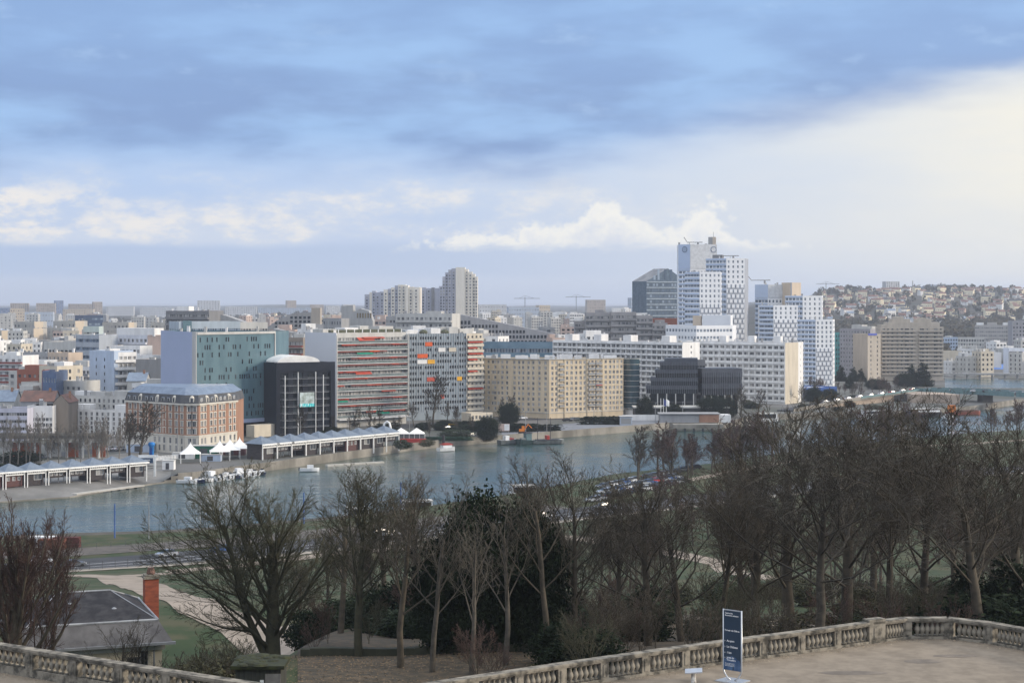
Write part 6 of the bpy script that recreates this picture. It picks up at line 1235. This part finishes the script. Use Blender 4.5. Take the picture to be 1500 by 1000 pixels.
for i in range(90):                                   # undergrowth
    px = rs.choice([rs.uniform(430, 960), rs.uniform(860, 1540), rs.uniform(940, 1540)]); Y = rs.uniform(90, 190); bare('shrub', i, px, Y, 0, 'bare many stemmed shrub under the trees', rs.choice([bark, bark, barkr, barkg]), 'bare shrubs under the trees', H=rs.uniform(2.2, 4.5), name='bare_shrub')
for i in range(14): bare('shrub', i, rs.uniform(258, 345), rs.uniform(92, 116), 0, 'tangled bare shrub between the lodge and the shed', barkg if i % 2 else bark, 'tangled shrubs between lodge and shed', H=rs.uniform(2.6, 4.2), name='bare_shrub')
for i, (px, Y, H_) in enumerate(((275, 96, 3.4), (292, 92, 3.2), (318, 94, 3.4), (345, 100, 3.0), (300, 104, 3.4), (865, 100, 4.0), (885, 98, 4.4), (905, 104, 4.0), (285, 88, 2.6))): bare('shrub', i, px, Y, 0, 'mossy shrub by the balustrade' if px < 400 else 'tall stemmed shrub beyond the balustrade', barkg if px < 400 else bark, 'mossy shrubs near the lodge' if px < 400 else 'tall stemmed shrubs past the evergreens', H=H_, name='bare_shrub')
# far bank
for i, (px, Y, H_, lab) in enumerate(((205, 556, 19.0, 'large bare plane tree before the brick hotel'), (190, 562, 15, 'second bare plane tree leaning left of the large one'), (441, 645, 12, 'bare tree before the black glass building'), (634, 712, 22, 'tall bare tree before the grey curtain wall block'), (541, 690, 9, 'bare tree at the foot of the balcony block'), (555, 694, 9, 'second bare tree at the foot of the balcony block'), (606, 705, 10, 'bare tree left of the tall one at the curtain wall'), (655, 716, 9, 'small bare tree by the yellow car'), (668, 716, 8, 'bare tree near the entrance pavilion'), (748, 730, 12, 'bare tree before the beige stone block'), (735, 728, 10, 'left bare tree before the beige stone block'), (1085, 765, 14, 'twisted bare tree before the white slab'), (1110, 775, 12, 'bare tree at the foot of the cream end wall'), (1070, 760, 10, 'bare tree by the lower dark office'), (1175, 860, 11, 'bare tree by the blue shed'))): bare('far', i, px, Y, 0, lab, bark, None, z=0, H=H_, wide=1.35 if px < 210 else 1.0)
for i in range(17): bare('far', i, 4 + i * 10.5 + rs.uniform(-3, 3), 534 + rs.uniform(-5, 5), 0, 'pale bare street tree before the quay viaduct', mat('pale_twigs', (.20, .18, .155), (.12, .11, .095)), 'bare street trees by the quay viaduct', z=0, H=rs.uniform(12.5, 17), wide=.62)
for i in range(26): bare('far', i, rs.uniform(1150, 1330), rs.uniform(890, 1000), 0, 'bare tree on the verge of the bridge ramp', rs.choice([bark, barkr]), 'bare trees by the bridge ramp', z=0, H=rs.uniform(6, 10))
for i in range(20): bare('far', i, rs.uniform(400, 720), rs.uniform(640, 705), 0, 'small bare tree along the quay road', bark, 'small bare trees along the quay road', z=0, H=rs.uniform(5, 9), wide=.8)
# evergreens, hedges
leafd = mat('evergreen_leaf', (.019, .028, .014), (.009, .014, .008), rough=.95, spec=.1, scale=1.2, detail=5, vary=.3); leafm = mat('shrub_leaf', (.040, .055, .024), (.022, .032, .016), rough=.8, scale=1.0, detail=5, vary=.4); leafo = mat('olive_leaf', (.075, .072, .035), (.045, .045, .024), rough=.8, scale=1.0, vary=.4)
def leaves(seed, shape, n, size, clumps, cr):
    g = random.Random(seed); b = MB(); cs = []
    while len(cs) < clumps:
        p = Vector((g.uniform(-1, 1), g.uniform(-1, 1), g.uniform(-1, 1)))
        if shape(p): cs.append(p)
    for i in range(n):
        c = g.choice(cs); p = c + Vector((g.gauss(0, cr), g.gauss(0, cr), g.gauss(0, cr * .7))); nn = Vector((g.gauss(0, 1), g.gauss(0, 1), g.gauss(.4, .8))).normalized(); a = nn.orthogonal().normalized(); a.rotate(__import__('mathutils').Quaternion(nn, g.uniform(0, 6.28))); e = nn.cross(a); s = size * g.uniform(.6, 1.4)
        b.poly([p - a * s, p + e * s * .55, p + a * s, p - e * s * .55])
    return b
ball = lambda p: .35 < p.length < 1.0; cone_ = lambda p: (p.x ** 2 + p.y ** 2) ** .5 < (1 - p.z) * .5; slabp = lambda p: True
LV = {'round': leaves(1, ball, 24000, .032, 260, .13), 'cone': leaves(2, cone_, 9000, .045, 170, .09), 'hedge': leaves(3, slabp, 3500, .10, 200, .12), 'bush': leaves(4, ball, 5000, .065, 80, .17)}; LM_ = {}
stem = MB(); stem.tube([(0, 0, -1.4), (0, 0, -.3), (.02, 0, .5)], [.07, .06, .03], 6)
stem_m = stem.mesh('trunk', bark)
def green(kind, px, Y, w, h, label, m, cat, name, z=None, depth=None, group=None, sink=.06):
    k = (kind, m.name)
    if k not in LM_: LM_[k] = LV[kind].mesh('foliage', m)
    x = W(px, Y); z = park(x, Y) if z is None else z; r0 = empty(name, (x, Y, z), label, cat, group, (px * 2.3) % 6.28 if kind != 'hedge' else 0)
    o = obj('crown' if cat == 'tree' else 'foliage', LM_[k], r0, (0, 0, h * (.5 - sink))); o.scale = (w / 2, (depth or w) / 2, h / 2)
    if cat == 'tree': o = obj('trunk', stem_m, r0, (0, 0, h * .5)); o.scale = (w / 3, w / 3, h / 2.6)
    return r0
for a in (('round', 716, 108, 7.2, 9.8, 'largest dark evergreen tree in the middle of the park', leafd, 'tree', 'evergreen_tree'), ('round', 668, 107, 5.2, 7.8, 'dark evergreen joined to the left of the largest', leafd, 'tree', 'evergreen_tree'), ('round', 764, 108, 5.6, 8.8, 'dark evergreen joined to the right of the largest', leafd, 'tree', 'evergreen_tree'), ('bush', 640, 132, 6, 5, 'low dark holly under the left evergreen', leafd, 'shrub', 'evergreen_shrub'), ('bush', 700, 128, 7, 5.5, 'low dark laurel under the largest evergreen', leafd, 'shrub', 'evergreen_shrub'), ('bush', 765, 126, 7, 5.0, 'low glossy laurel under the right evergreen', leafd, 'shrub', 'evergreen_shrub'), ('bush', 590, 135, 5, 4, 'small dark holly left of the evergreens', leafd, 'shrub', 'evergreen_shrub'),
          ('bush', 856, 96, 4.2, 2.6, 'low dark bush at the trunk beyond the balustrade', leafd, 'shrub', 'evergreen_shrub'), ('bush', 815, 100, 3, 2.4, 'small dark bush left of that trunk', leafd, 'shrub', 'evergreen_shrub'), ('cone', 1415, 128, 6, 6.4, 'dark yew before the right bare trees', leafd, 'tree', 'evergreen_tree'), ('cone', 1478, 124, 8, 7.0, 'dark yew at the right edge beyond the balustrade', leafd, 'tree', 'evergreen_tree'), ('bush', 1440, 110, 7, 3.6, 'low dark yew hedge behind the fan shaped tree', leafd, 'shrub', 'evergreen_shrub'), ('bush', 1380, 120, 5, 3.2, 'dark low bush left of the yew', leafd, 'shrub', 'evergreen_shrub'), ('bush', 290, 98, 4.5, 2.8, 'olive green bush right of the lodge', leafo, 'shrub', 'shrub'), ('bush', 262, 112, 3, 2.2, 'dark round bush at the lodge corner', leafd, 'shrub', 'evergreen_shrub'), ('bush', 325, 93, 4, 2.4, 'olive bush left of the mossy shed', leafo, 'shrub', 'shrub')): green(*a)
for i in range(9): green('bush', rs.uniform(262, 335), rs.uniform(92, 108), rs.uniform(1.6, 3), rs.uniform(1.0, 2.0), 'low olive brush between the lodge and the shed', leafo if i % 2 else leafm, 'shrub', 'undergrowth_shrub', group='olive brush between lodge and shed')
for i in range(22): green('bush', rs.uniform(440, 980), rs.uniform(118, 150), rs.uniform(2.5, 5), rs.uniform(1.4, 3.0), 'low dark bush in the undergrowth of the wood', leafm if i % 3 else leafd, 'shrub', 'undergrowth_shrub', group='low bushes in the undergrowth')
for i in range(24): green('bush', rs.uniform(960, 1540), rs.uniform(118, 210), rs.uniform(3, 5), rs.uniform(1.4, 3.0), 'low brown green bush under the right trees', leafo if i % 2 else leafm, 'shrub', 'undergrowth_shrub', group='low bushes under the right trees')
for a in (('hedge', 735, 676, 26, 3.2, 'long dark clipped hedge between wharf and beige stone block', leafd, 'hedge', 'hedge', 0, 4), ('hedge', 786, 680, 18, 2.6, 'lower hedge at the left end of the wharf', leafd, 'hedge', 'hedge', 0, 3), ('hedge', 882, 716, 17, 3.4, 'dark hedge before the right half of the beige stone block', leafd, 'hedge', 'hedge', 0, 3), ('round', 714, 640, 9, 8.5, 'dark evergreen clump at the corner of the small car park', leafd, 'shrub', 'evergreen_shrub', 0), ('bush', 668, 652, 12, 2.6, 'row of green bushes before the small car park', leafm, 'shrub', 'shrub', 0), ('hedge', 700, 690, 14, 3.4, 'dark hedge by the entrance pavilion', leafd, 'hedge', 'hedge', 0, 3), ('round', 745, 715, 9, 9, 'dark tree before the beige stone block', leafd, 'shrub', 'evergreen_shrub', 0), ('round', 985, 742, 10, 7, 'dark shrub before the louvred offices', leafd, 'shrub', 'evergreen_shrub', 0), ('round', 1043, 752, 13, 10, 'dark evergreen clump under the lower louvred office', leafd, 'shrub', 'evergreen_shrub', 0), ('round', 1062, 758, 10, 9, 'second dark evergreen clump by the lower louvred office', leafd, 'shrub', 'evergreen_shrub', 0), ('round', 944, 748, 7, 10, 'dark evergreen right of the round glass tower', leafd, 'shrub', 'evergreen_shrub', 0), ('bush', 590, 600, 6, 3.2, 'green bush at the end of the right pavilions', leafm, 'shrub', 'shrub', 0), ('bush', 625, 610, 5, 2.4, 'ochre bush by the marquee', leafo, 'shrub', 'shrub', 0), ('hedge', 655, 634, 18, 1.4, 'low green hedge along the quay road', mat('bright_leaf', (.03, .085, .045), (.02, .05, .03)), 'hedge', 'hedge', 0, 1.5),
          ('cone', 1335, 1040, 15, 15, 'tall dark conifer before the beige stepped block', leafd, 'tree', 'conifer', 0), ('cone', 1352, 1035, 15, 17, 'second tall dark conifer before the beige stepped block', leafd, 'tree', 'conifer', 0), ('round', 1325, 1030, 12, 8, 'dark broad conifer left of the two tall ones', leafd, 'tree', 'conifer', 0), ('cone', 1245, 1010, 8, 9, 'lone dark conifer beside the right-hand towers', leafd, 'tree', 'conifer', 0), ('cone', 1232, 1100, 9, 12, 'dark conifer at the turquoise striped block', leafd, 'tree', 'conifer', 0), ('cone', 1250, 1095, 9, 11, 'dark conifer before the grey lilac block', leafd, 'tree', 'conifer', 0), ('cone', 1261, 1092, 8, 10, 'second conifer before the grey lilac block', leafd, 'tree', 'conifer', 0), ('round', 1284, 1000, 13, 6, 'dark bush row by the bridge approach', leafd, 'shrub', 'evergreen_shrub', 0), ('round', 1190, 880, 10, 7, 'dark bush by the blue shed', leafd, 'shrub', 'evergreen_shrub', 0), ('round', 1215, 890, 9, 6, 'second dark bush by the blue shed', leafd, 'shrub', 'evergreen_shrub', 0), ('bush', 30, 545, 12, 4, 'dark shrub at the left end of the viaduct', leafd, 'shrub', 'evergreen_shrub', 0), ('hedge', 90, 522, 46, 2.0, 'long dark hedge behind the left pavilions', leafd, 'hedge', 'hedge', 0, 3)): green(*a)
for i in range(26): green('bush', rs.uniform(395, 730), rs.uniform(640, 712), rs.uniform(3, 7), rs.uniform(1.4, 3.2), 'dark green bush along the quay road', leafd if i % 3 else leafm, 'shrub', 'roadside_bush', z=0, group='dark bushes along the quay road')
for i in range(16): green('bush', rs.uniform(1060, 1320), rs.uniform(790, 960), rs.uniform(4, 8), rs.uniform(1.6, 3.5), 'dark bush on the verge by the ramp', leafd if i % 3 else leafo, 'shrub', 'roadside_bush', z=0, group='dark bushes by the ramp')
# far woods: masses nobody could count
def wood(name, n, px0, px1, Y0, Y1, m, seed, h=(7, 12), cond=None):
    g = random.Random(seed); b = MB()
    for i in range(n):
        px, Y = g.uniform(px0, px1), g.uniform(Y0, Y1)
        if cond and not cond(px, Y): continue
        x, z, s = W(px, Y), hill(px, Y), g.uniform(*h)
        for k in range(34):
            nn = Vector((g.gauss(0, 1), g.gauss(0, 1), g.gauss(0, 1))).normalized(); c = Vector((x, Y, z + s * .5)) + Vector((nn.x * s * .42, nn.y * s * .42, nn.z * s * .48)) * g.uniform(.6, 1.0); a = Vector((g.gauss(0, 1), g.gauss(0, 1), g.gauss(0, 1))).normalized(); e = a.orthogonal(); q = s * g.uniform(.10, .2)
            b.poly([c - a * q, c + e * q, c + a * q, c - e * q])
    o = b.build(name, m); o['kind'] = 'stuff'; return o
fw_ = mat('far_wood', (.075, .066, .050), (.040, .042, .030), rough=.95, scale=.05, detail=6)
wood('hill_wood', 620, 1190, 1560, 1950, 3300, fw_, 1, (5, 10)); wood('hill_wood', 120, 1200, 1560, 3150, 3420, fw_, 2, (8, 14)); wood('hill_wood', 260, 1195, 1300, 1750, 2150, fw_, 3, (9, 14)); wood('hill_wood', 230, 1380, 1480, 1800, 2200, fw_, 4, (9, 14)); wood('plain_wood', 260, 130, 245, 2300, 3200, fw_, 5, (9, 15)); wood('plain_wood', 300, 690, 960, 1600, 2900, fw_, 6, (7, 12)); wood('plain_wood', 240, 280, 560, 2200, 3600, fw_, 7, (6, 10)); wood('plain_wood', 160, 1380, 1560, 1260, 1750, fw_, 8, (6, 11)); wood('plain_wood', 140, -40, 240, 1500, 2300, fw_, 9, (6, 10))
# ---------------------------------------------------------------- terrace, balustrades, panel, lodge
RAIL = [(W(330, 57.5) + 0, 57.5)]
def zt(px, py): return G(px, py, ZT)
RS = [(-6.2, 59.4), (-1.9, 62.6), (2.3, 65.6), (8.7, 69.9), (11.9, 71.8), (14.8, 73.7)]
RC = [(14.9, 73.75), (16.0, 74.5), (17.2, 74.9), (18.6, 74.7), (19.9, 73.6), (20.9, 72.2), (21.9, 70.2), (22.6, 68.0), (22.9, 65.0)]
RL = [(-32.0, 76.2), (-26.0, 72.3), (-19.8, 68.2), (-14.5, 64.7), (-10.5, 62.1), (-6.3, 59.5)]
b = MB(); poly = [(-50, 30), (40, 30), (40, 64), (23.3, 65)] + [(x + .25, y + .25) for x, y in RC[::-1][1:]] + [(x, y + .3) for x, y in RS[::-1]] + [(x, y + .3) for x, y in RL[::-1]] + [(-50, 88)]
b.poly([(x, y, ZT) for x, y in poly]); structure(b.build('terrace', gravel))
b = MB()
for (p, q) in zip(poly[3:-1], poly[4:]): b.poly([(p[0], p[1], ZT - .02), (q[0], q[1], ZT - .02), (q[0], q[1], 26), (p[0], p[1], 26)])
tag(b.build('retaining_wall', stone), 'old stone retaining wall carrying the terrace', 'wall')
BAL = MB(); BAL.box(-.085, -.085, 0, .085, .085, .06); BAL.lathe([(.06, .06), (.05, .09), (.075, .14), (.105, .21), (.10, .27), (.06, .36), (.042, .43), (.05, .455), (.07, .47)], 10); BAL.box(-.08, -.08, .475, .08, .08, .52)
balm = BAL.mesh('baluster', stone, True)
def balustrade(lab, line, bay, plinth, big=(), s=1.0, per=6):
    x0, y0 = line[0]; root = empty('balustrade', (x0, y0, ZT), lab, 'balustrade'); seg = [math.dist(a, c) for a, c in zip(line, line[1:])]; tot = sum(seg)
    def at(t):
        for (a, c), L in zip(zip(line, line[1:]), seg):
            if t <= L + 1e-6: return (a[0] + (c[0] - a[0]) * t / L - x0, a[1] + (c[1] - a[1]) * t / L - y0)
            t -= L
        return (line[-1][0] - x0, line[-1][1] - y0)
    n = max(1, round(tot / bay)); bl = tot / n; zr = plinth + .52 * s
    for i in range(n):
        p, q = at(bl * i), at(bl * (i + 1)); L = math.dist(p, q); d = ((q[0] - p[0]) / L, (q[1] - p[1]) / L)
        b = MB(); b.obox(p, d, 0, L, -.2, .2, -.1, plinth); b.build('plinth', stone, root)
        b = MB(); b.obox(p, d, 0, L, -.19, .19, zr + .002, zr + .06); b.obox(p, d, 0, L, -.22, .22, zr + .062, zr + .15); b.build('rail', stone, root)
        hw = .62 if i in big else .27
        b = MB(); b.obox(p, d, -hw * .4, hw, -.17 - .05 * (i in big), .17 + .05 * (i in big), plinth - .003 if i not in big else -.1, zr + .003 if i not in big else zr + .26); b.obox(p, d, hw * .0, hw * .6, -.2 - .05 * (i in big), -.172 - .05 * (i in big), plinth + .08, zr - .08); b.build('pedestal', stone, root)
        for k in range(per):
            f = (hw + .16 + (L - hw - .28) * (k + .5) / per) / L; o = obj('baluster', balm, root, (p[0] + (q[0] - p[0]) * f, p[1] + (q[1] - p[1]) * f, plinth), math.atan2(d[1], d[0])); o.scale = (1.18, 1.18, s)
    return root
balustrade('weathered stone balustrade running straight along the right of the terrace', RS, 2.0, .10, s=1.2)
balustrade('curved stone balustrade of the bastion at the right', RC, 1.95, .10, big=(0,), s=1.2)
balustrade('weathered stone balustrade running down at the lower left', RL, 2.3, .30, s=1.15)
b = MB(); rs = random.Random(4)
lit = mat('leaf_litter', (.095, .070, .044), (.046, .040, .028), rough=.95, scale=1.6, detail=9, lo=.36, hi=.62)
for line, off in ((RS, -.75), (RC, -.7), (RL, -.8)):
    P_ = line if line is not RL else RL
    for (p, q) in zip(P_, P_[1:]):
        L = math.dist(p, q); d = ((q[0] - p[0]) / L, (q[1] - p[1]) / L)
        for k in range(int(L * 34)):
            u_ = rs.random() * L; v_ = -.22 - abs(rs.gauss(0, .35)); s_ = rs.uniform(.02, .05); x, y = p[0] + d[0] * u_ - d[1] * v_, p[1] + d[1] * u_ + d[0] * v_; a = rs.uniform(0, 6.28); b.poly([(x + s_ * math.cos(a), y + s_ * math.sin(a), ZT + .01), (x - s_ * .6 * math.sin(a), y + s_ * .6 * math.cos(a), ZT + .025), (x - s_ * math.cos(a), y - s_ * math.sin(a), ZT + .012)])
o = b.build('fallen_leaves', mat('pale_dead_leaf', (.42, .36, .27), (.22, .16, .10), scale=30)); o['kind'] = 'stuff'
# damp stains and grit on the terrace
stn = mat('damp_gravel', (.125, .105, .084), (.20, .165, .128), rough=.8, scale=.9, detail=9)
for px, py, rx, ry, sd in ((1352, 968, .75, .07, 1), (1250, 985, 1.3, .06, 2), (1400, 960, .9, .05, 3)):
    x, y = zt(px, py); b = MB(); N = 22; b.poly([(x + rx * math.cos(6.283 * i / N) * (1 + .35 * noise.noise((i * .7, sd, 0))), y + ry * 6 * math.sin(6.283 * i / N) * (1 + .35 * noise.noise((i * .7, sd, 4))), ZT + .004 + .001 * sd) for i in range(N)]); structure(b.build('damp_patch', stn))
# park floor under the trees
b = MB(); g_ = []
cl = list(range(436, 1900, 12))
for px in cl:
    r = []
    for i in range(24):
        Y = 61 + i * 4.2 * (1 + .35 * noise.noise((px * .008, i * .3, 2)) * (i > 15)); x = W(px, Y); r.append(len(b.v)); b.v.append((x, Y, park(x, Y) + .05))
    g_.append(r)
for p, q in zip(g_, g_[1:]):
    for j in range(23): b.f.append((p[j], q[j], q[j + 1], p[j + 1])); b.m.append(0)
o = b.build('leaf_litter', lit, smooth=True); o['kind'] = 'stuff'
b = MB(); rs = random.Random(8)
for i in range(9000):
    px, Y = rs.uniform(420, 900), rs.uniform(80, 112); x = W(px, Y); z = park(x, Y) + .07; s_ = rs.uniform(.03, .08); a = rs.uniform(0, 6.28); b.poly([(x + s_ * math.cos(a), Y + s_ * math.sin(a), z), (x - s_ * math.sin(a), Y + s_ * math.cos(a), z + .03), (x - s_ * math.cos(a), Y - s_ * math.sin(a), z)])
o = b.build('fallen_leaves', mat('brown_dead_leaf', (.22, .155, .09), (.11, .075, .045), scale=8)); o['kind'] = 'stuff'
b = MB()
for p0 in range(440, 832, 14):
    Y = 106; x0, x1 = W(p0, Y), W(p0 + 14, Y); b.box(x0, Y, park(x0, Y) - .4, x1 - .002, Y + .5, park(x0, Y) + .5)
tag(b.build('low_garden_wall', mat('mossy_stone', (.050, .050, .032), (.028, .030, .018), scale=.8, detail=8)), 'low mossy garden wall behind the leaf covered bank', 'wall')
# information panel
pn = empty('information_panel', (zt(1073, 997)[0], zt(1073, 997)[1], ZT), 'navy blue information panel in a steel frame standing on the gravel terrace', 'sign', None, R(-40))
alu = mat('brushed_aluminium', (.52, .53, .54), (.45, .46, .47), rough=.35, metal=.6, scale=3); navy = mat('panel_navy', (.022, .042, .072), (.018, .036, .062), rough=.35, spec=.4, scale=1.5); skyb = mat('panel_picture', (.075, .13, .23), (.035, .07, .14), rough=.35, scale=3, detail=6)
b = MB(); b.box(-.38, -.02, .40, .38, .02, 2.62); b.build('panel', navy, pn)
for s_ in (-1, 1):
    b = MB(); b.tube([(s_ * .40, 0, 2.66), (s_ * .40, 0, .42), (s_ * .36, 0, .30), (s_ * .24, 0, .13), (s_ * .10, 0, .04)], .03, 8, cap=True); b.build('frame_tube', alu, pn, smooth=True)
b = MB(); b.box(-.38, -.02, 2.623, .38, .02, 2.655); b.build('top_bar', alu, pn)
b = MB(); b.box(-.52, -.42, 0, .52, .42, .035); b.build('base_plate', alu, pn)
b = MB(); N = 14; b.poly([(-.37, -.0215, .405)] + [(-.37 + .74 * i / N, -.0215, .72 + .20 * math.sin(math.pi * (i / N * .9 + .08)) + .03 * math.sin(i * 2.1)) for i in range(N + 1)] + [(.37, -.0215, .405)]); b.build('picture', skyb, pn)
b = MB(); b.poly([(.0, -.0225, .405), (.05, -.0225, .62), (.09, -.0225, .60), (.06, -.0225, .405)]); b.build('picture_tower', navy, pn)
txt = mat('lettering_white', (.80, .80, .80), (.78, .78, .78), rough=.5)
def letters(t, x, z, size, bold=0.0, w=None):
    c = bpy.data.curves.new('lettering', 'FONT'); c.body = t; c.size = size; c.extrude = .001; c.offset = bold; c.materials.append(txt); q = bpy.data.objects.new('lettering_curve', c); COL.objects.link(q); dg = bpy.context.evaluated_depsgraph_get(); me = bpy.data.meshes.new_from_object(q.evaluated_get(dg)); bpy.data.objects.remove(q); o = obj('lettering', me, pn); o.location = (x, -.0235, z); o.rotation_euler = (R(90), 0, 0); return o
letters('Centre des', -.32, 2.50, .075, .0012); letters('Monuments nationaux', -.32, 2.42, .066, .0016)
letters('Terrasse du Château', -.33, 1.86, .077, .002)
for t_, z in (('Au parc', 1.46), ('Le Château', 1.24), ('1 km', 1.02)): letters('›', -.34, z, .11, .001); letters(t_, -.24, z, .105, .0016)
letters('›', -.34, .83, .11, .001); letters('Jardin du', -.24, .84, .09, .0014); letters('Trocadéro', -.24, .75, .09, .0014)
for q in range(3): letters('Ouvert tous les jours de 9 h', -.32, .64 - .045 * q, .036, .0006)
# orientation stand
st_ = empty('orientation_stand', (zt(1016, 1001)[0], zt(1016, 1001)[1], ZT), 'white post with a flat tilted plate on the terrace, cut by the lower edge', 'stand'); b = MB(); b.tube([(0, 0, -.05), (0, 0, .40)], [.11, .085], 10, cap=True); b.build('post', mat('stand_white', (.62, .60, .55), (.25, .23, .20), scale=6), st_)
b = MB(); b.faces([(-.34, -.22, .41), (.30, -.22, .45), (.34, .20, .52), (-.30, .20, .48), (-.34, -.22, .45), (.30, -.22, .49), (.34, .20, .56), (-.30, .20, .52)], [(3, 2, 1, 0), (4, 5, 6, 7), (0, 1, 5, 4), (1, 2, 6, 5), (2, 3, 7, 6), (3, 0, 4, 7)]); b.build('plate', alu, st_)
# lodge, turned so that its right side is hidden
LA = R(20); LY = 124.9; lx = W(150, LY); lz = park(lx, LY); lo = empty('lodge', (lx, LY, lz), 'small lodge with old slate mansard roof and tall red brick chimney', 'house', None, LA)
def TL(px, Y): x, y = W(px, Y) - lx, Y - LY; return (x * math.cos(LA) + y * math.sin(LA), -x * math.sin(LA) + y * math.cos(LA))
cut = wallmat('lodge_stone', (.56, .49, .37)); oslate = mat('old_slate', (.046, .044, .046), (.020, .020, .023), rough=.9, scale=1.1, detail=10, bump=.3, bscale=5); zslate = mat('lichen_slate', (.150, .145, .145), (.060, .058, .060), rough=.85, scale=.5, stretch=(1, 1, .6), detail=11, lo=.3, hi=.7); lead = mat('lead_flashing', (.36, .37, .38), (.20, .21, .22), rough=.5, scale=.8, detail=7)
a0 = TL(16, 122.8)[0]; a1 = TL(254, 126.6)[0]; ez = ZZ(940, 126.6) - lz; bz = ZZ(906, 127.7) - lz; c1 = TL(160, 131.8); rz_ = ZZ(862, 131.8) - lz; c1 = (c1[0], 6.2); c0 = (TL(84, 129.5)[0], 6.2)
b = MB(); b.box(a0 + .6, .7, -2, a1 - .7, 11, ez - .05); b.build('wall', cut, lo)
b = MB(); b.box(a0 + .4, .5, ez - .55, a1 - .5, .699, ez - .1); b.build('cornice', palew, lo)
b = MB(); b.box(a0 - .2, -.15, ez - .12, a1 + .15, .1, ez + .06); b.build('gutter', mat('gutter_zinc', (.20, .21, .22)), lo)
A0, A1, A2, A3 = (a0, 0, ez), (a1, 0, ez), (a1, 12.4, ez), (a0, 12.4, ez); B0, B1, B2, B3 = (a0 + 1.1, 1.2, bz), (a1 - .9, 1.2, bz), (a1 - .9, 11.2, bz), (a0 + 1.1, 11.2, bz); C0, C1 = (*c0, rz_), (*c1, rz_)
b = MB()
for q in ((A0, A1, B1, B0), (A1, A2, B2, B1), (A3, A0, B0, B3)): b.poly(q, 1)
for q in ((B0, B1, C1, C0), (B2, B3, C0, C1)): b.poly(q, 0)
b.poly((B1, B2, C1), 0); b.poly((B3, B0, C0), 0); lrf = b.build('roof', [oslate, zslate], lo)
b = MB()
for p, q, r_ in ((B0, B1, .11), (B1, B2, .09), (C0, C1, .09), (B1, C1, .04), (B2, C1, .07), (B0, C0, .04)): b.tube([p, q], r_, 6, cap=True)
b.build('ridge_flashing', lead, lrf)
cc = TL(221, 134.5); ct = ZZ(846, 134.5) - lz; cw2 = 10 * 134.5 / F; ch = MB(); ch.box(cc[0] - cw2, cc[1] - .55, bz - 2.5, cc[0] + cw2, cc[1] + .55, ct); chim = ch.build('chimney', mat('chimney_brick', (.30, .085, .045), (.20, .058, .035), rough=.9, scale=1.5, stretch=(1, 1, 3), detail=8), lo)
b = MB(); b.box(cc[0] - cw2 - .1, cc[1] - .65, ct + .003, cc[0] + cw2 + .1, cc[1] + .65, ct + .16); b.box(cc[0] - cw2, cc[1] - .55, ct + .163, cc[0] + cw2, cc[1] + .55, ct + .3); b.build('chimney_cap', stone, chim); b = MB(); b.lathe([(.3, 0), (.34, .1), (.25, .4), (.22, .5)], 10, (cc[0], cc[1], ct + .303)); b.build('chimney_pot', MATS['clay_tile_roof'], chim)
for px, py in ((103, 886), (167, 893)): b = MB(); q = TL(px, 128.5); z = ZZ(py, 128.5) - lz; b.tube([(q[0], q[1], z - .7), (q[0], q[1], z)], .12, 8, cap=True); b.lathe([(.05, 0), (.2, .02), (.22, .12), (.05, .2)], 8, (q[0], q[1], z)); b.build('roof_vent', lead, lrf)
for px, w, h, z0 in ((197, .9, 1.2, ez - 2.2), (213, .5, 2.0, ez - 2.6), (120, .9, 1.3, ez - 2.3)): o = obj('window', win_mesh(w, h, dglass, dframe)[1], lo, (TL(px, 126)[0], .66, z0 + h / 2))
b = MB(); q = TL(227, 126.3)[0]; b.tube([(q, .55, -1), (q, .55, ez - .3), (q, .0, ez - .1)], .06, 6); b.build('downpipe', MATS['gutter_zinc'], lo)
# mossy shed
sx, sY = W(378, 86), 86.0; sz = park(sx, sY); sh = empty('garden_shed', (sx, sY, sz), 'small dark shed with a mossy flat roof below the terrace', 'shed'); rt_ = ZZ(974, 86) - sz
b = MB(); b.box(-1.1, 0, -1, 1.1, 2.2, rt_ - .15); b.build('wall', mat('shed_boards', (.05, .052, .042), (.03, .03, .026), scale=2, stretch=(4, 4, .4)), sh); b = MB(); b.box(-1.3, -.25, rt_ - .147, 1.3, 2.5, rt_ + .02); [b.lathe([(r_, .0), (r_ * .8, r_ * .22), (r_ * .3, r_ * .34)], 9, (mx, my, rt_ + .018)) for mx, my, r_ in [(rs.uniform(-1.15, 1.15), rs.uniform(-.1, 2.3), rs.uniform(.16, .5)) for _ in range(26)]]; b.build('roof', mat('moss', (.036, .040, .014), (.018, .020, .010), scale=3, detail=8, bump=.6, bscale=14), sh); b = MB(); b.box(.35, -.06, -.4, 1.1, -.003, rt_ - .4); b.build('door', mat('shed_door', (.22, .21, .19), (.15, .14, .13), scale=2), sh); b = MB(); b.box(.1, -.05, rt_ - .9, .28, -.003, rt_ - .7); b.build('notice', white, sh)
# air: pale haze between the river and the hills
hz_ = bpy.data.materials.new('haze_air'); hz_.use_nodes = True; t = hz_.node_tree; t.nodes.clear(); o_ = t.nodes.new('ShaderNodeOutputMaterial'); pv_ = t.nodes.new('ShaderNodeVolumePrincipled'); pv_.inputs['Color'].default_value = (.80, .87, 1.0, 1); pv_.inputs['Density'].default_value = 0.000095; pv_.inputs['Anisotropy'].default_value = .2; t.links.new(pv_.outputs[0], o_.inputs['Volume'])
b = MB(); b.box(-27000, -900, -14, 27000, 41000, 190); o = b.build('haze', hz_); o['kind'] = 'stuff'
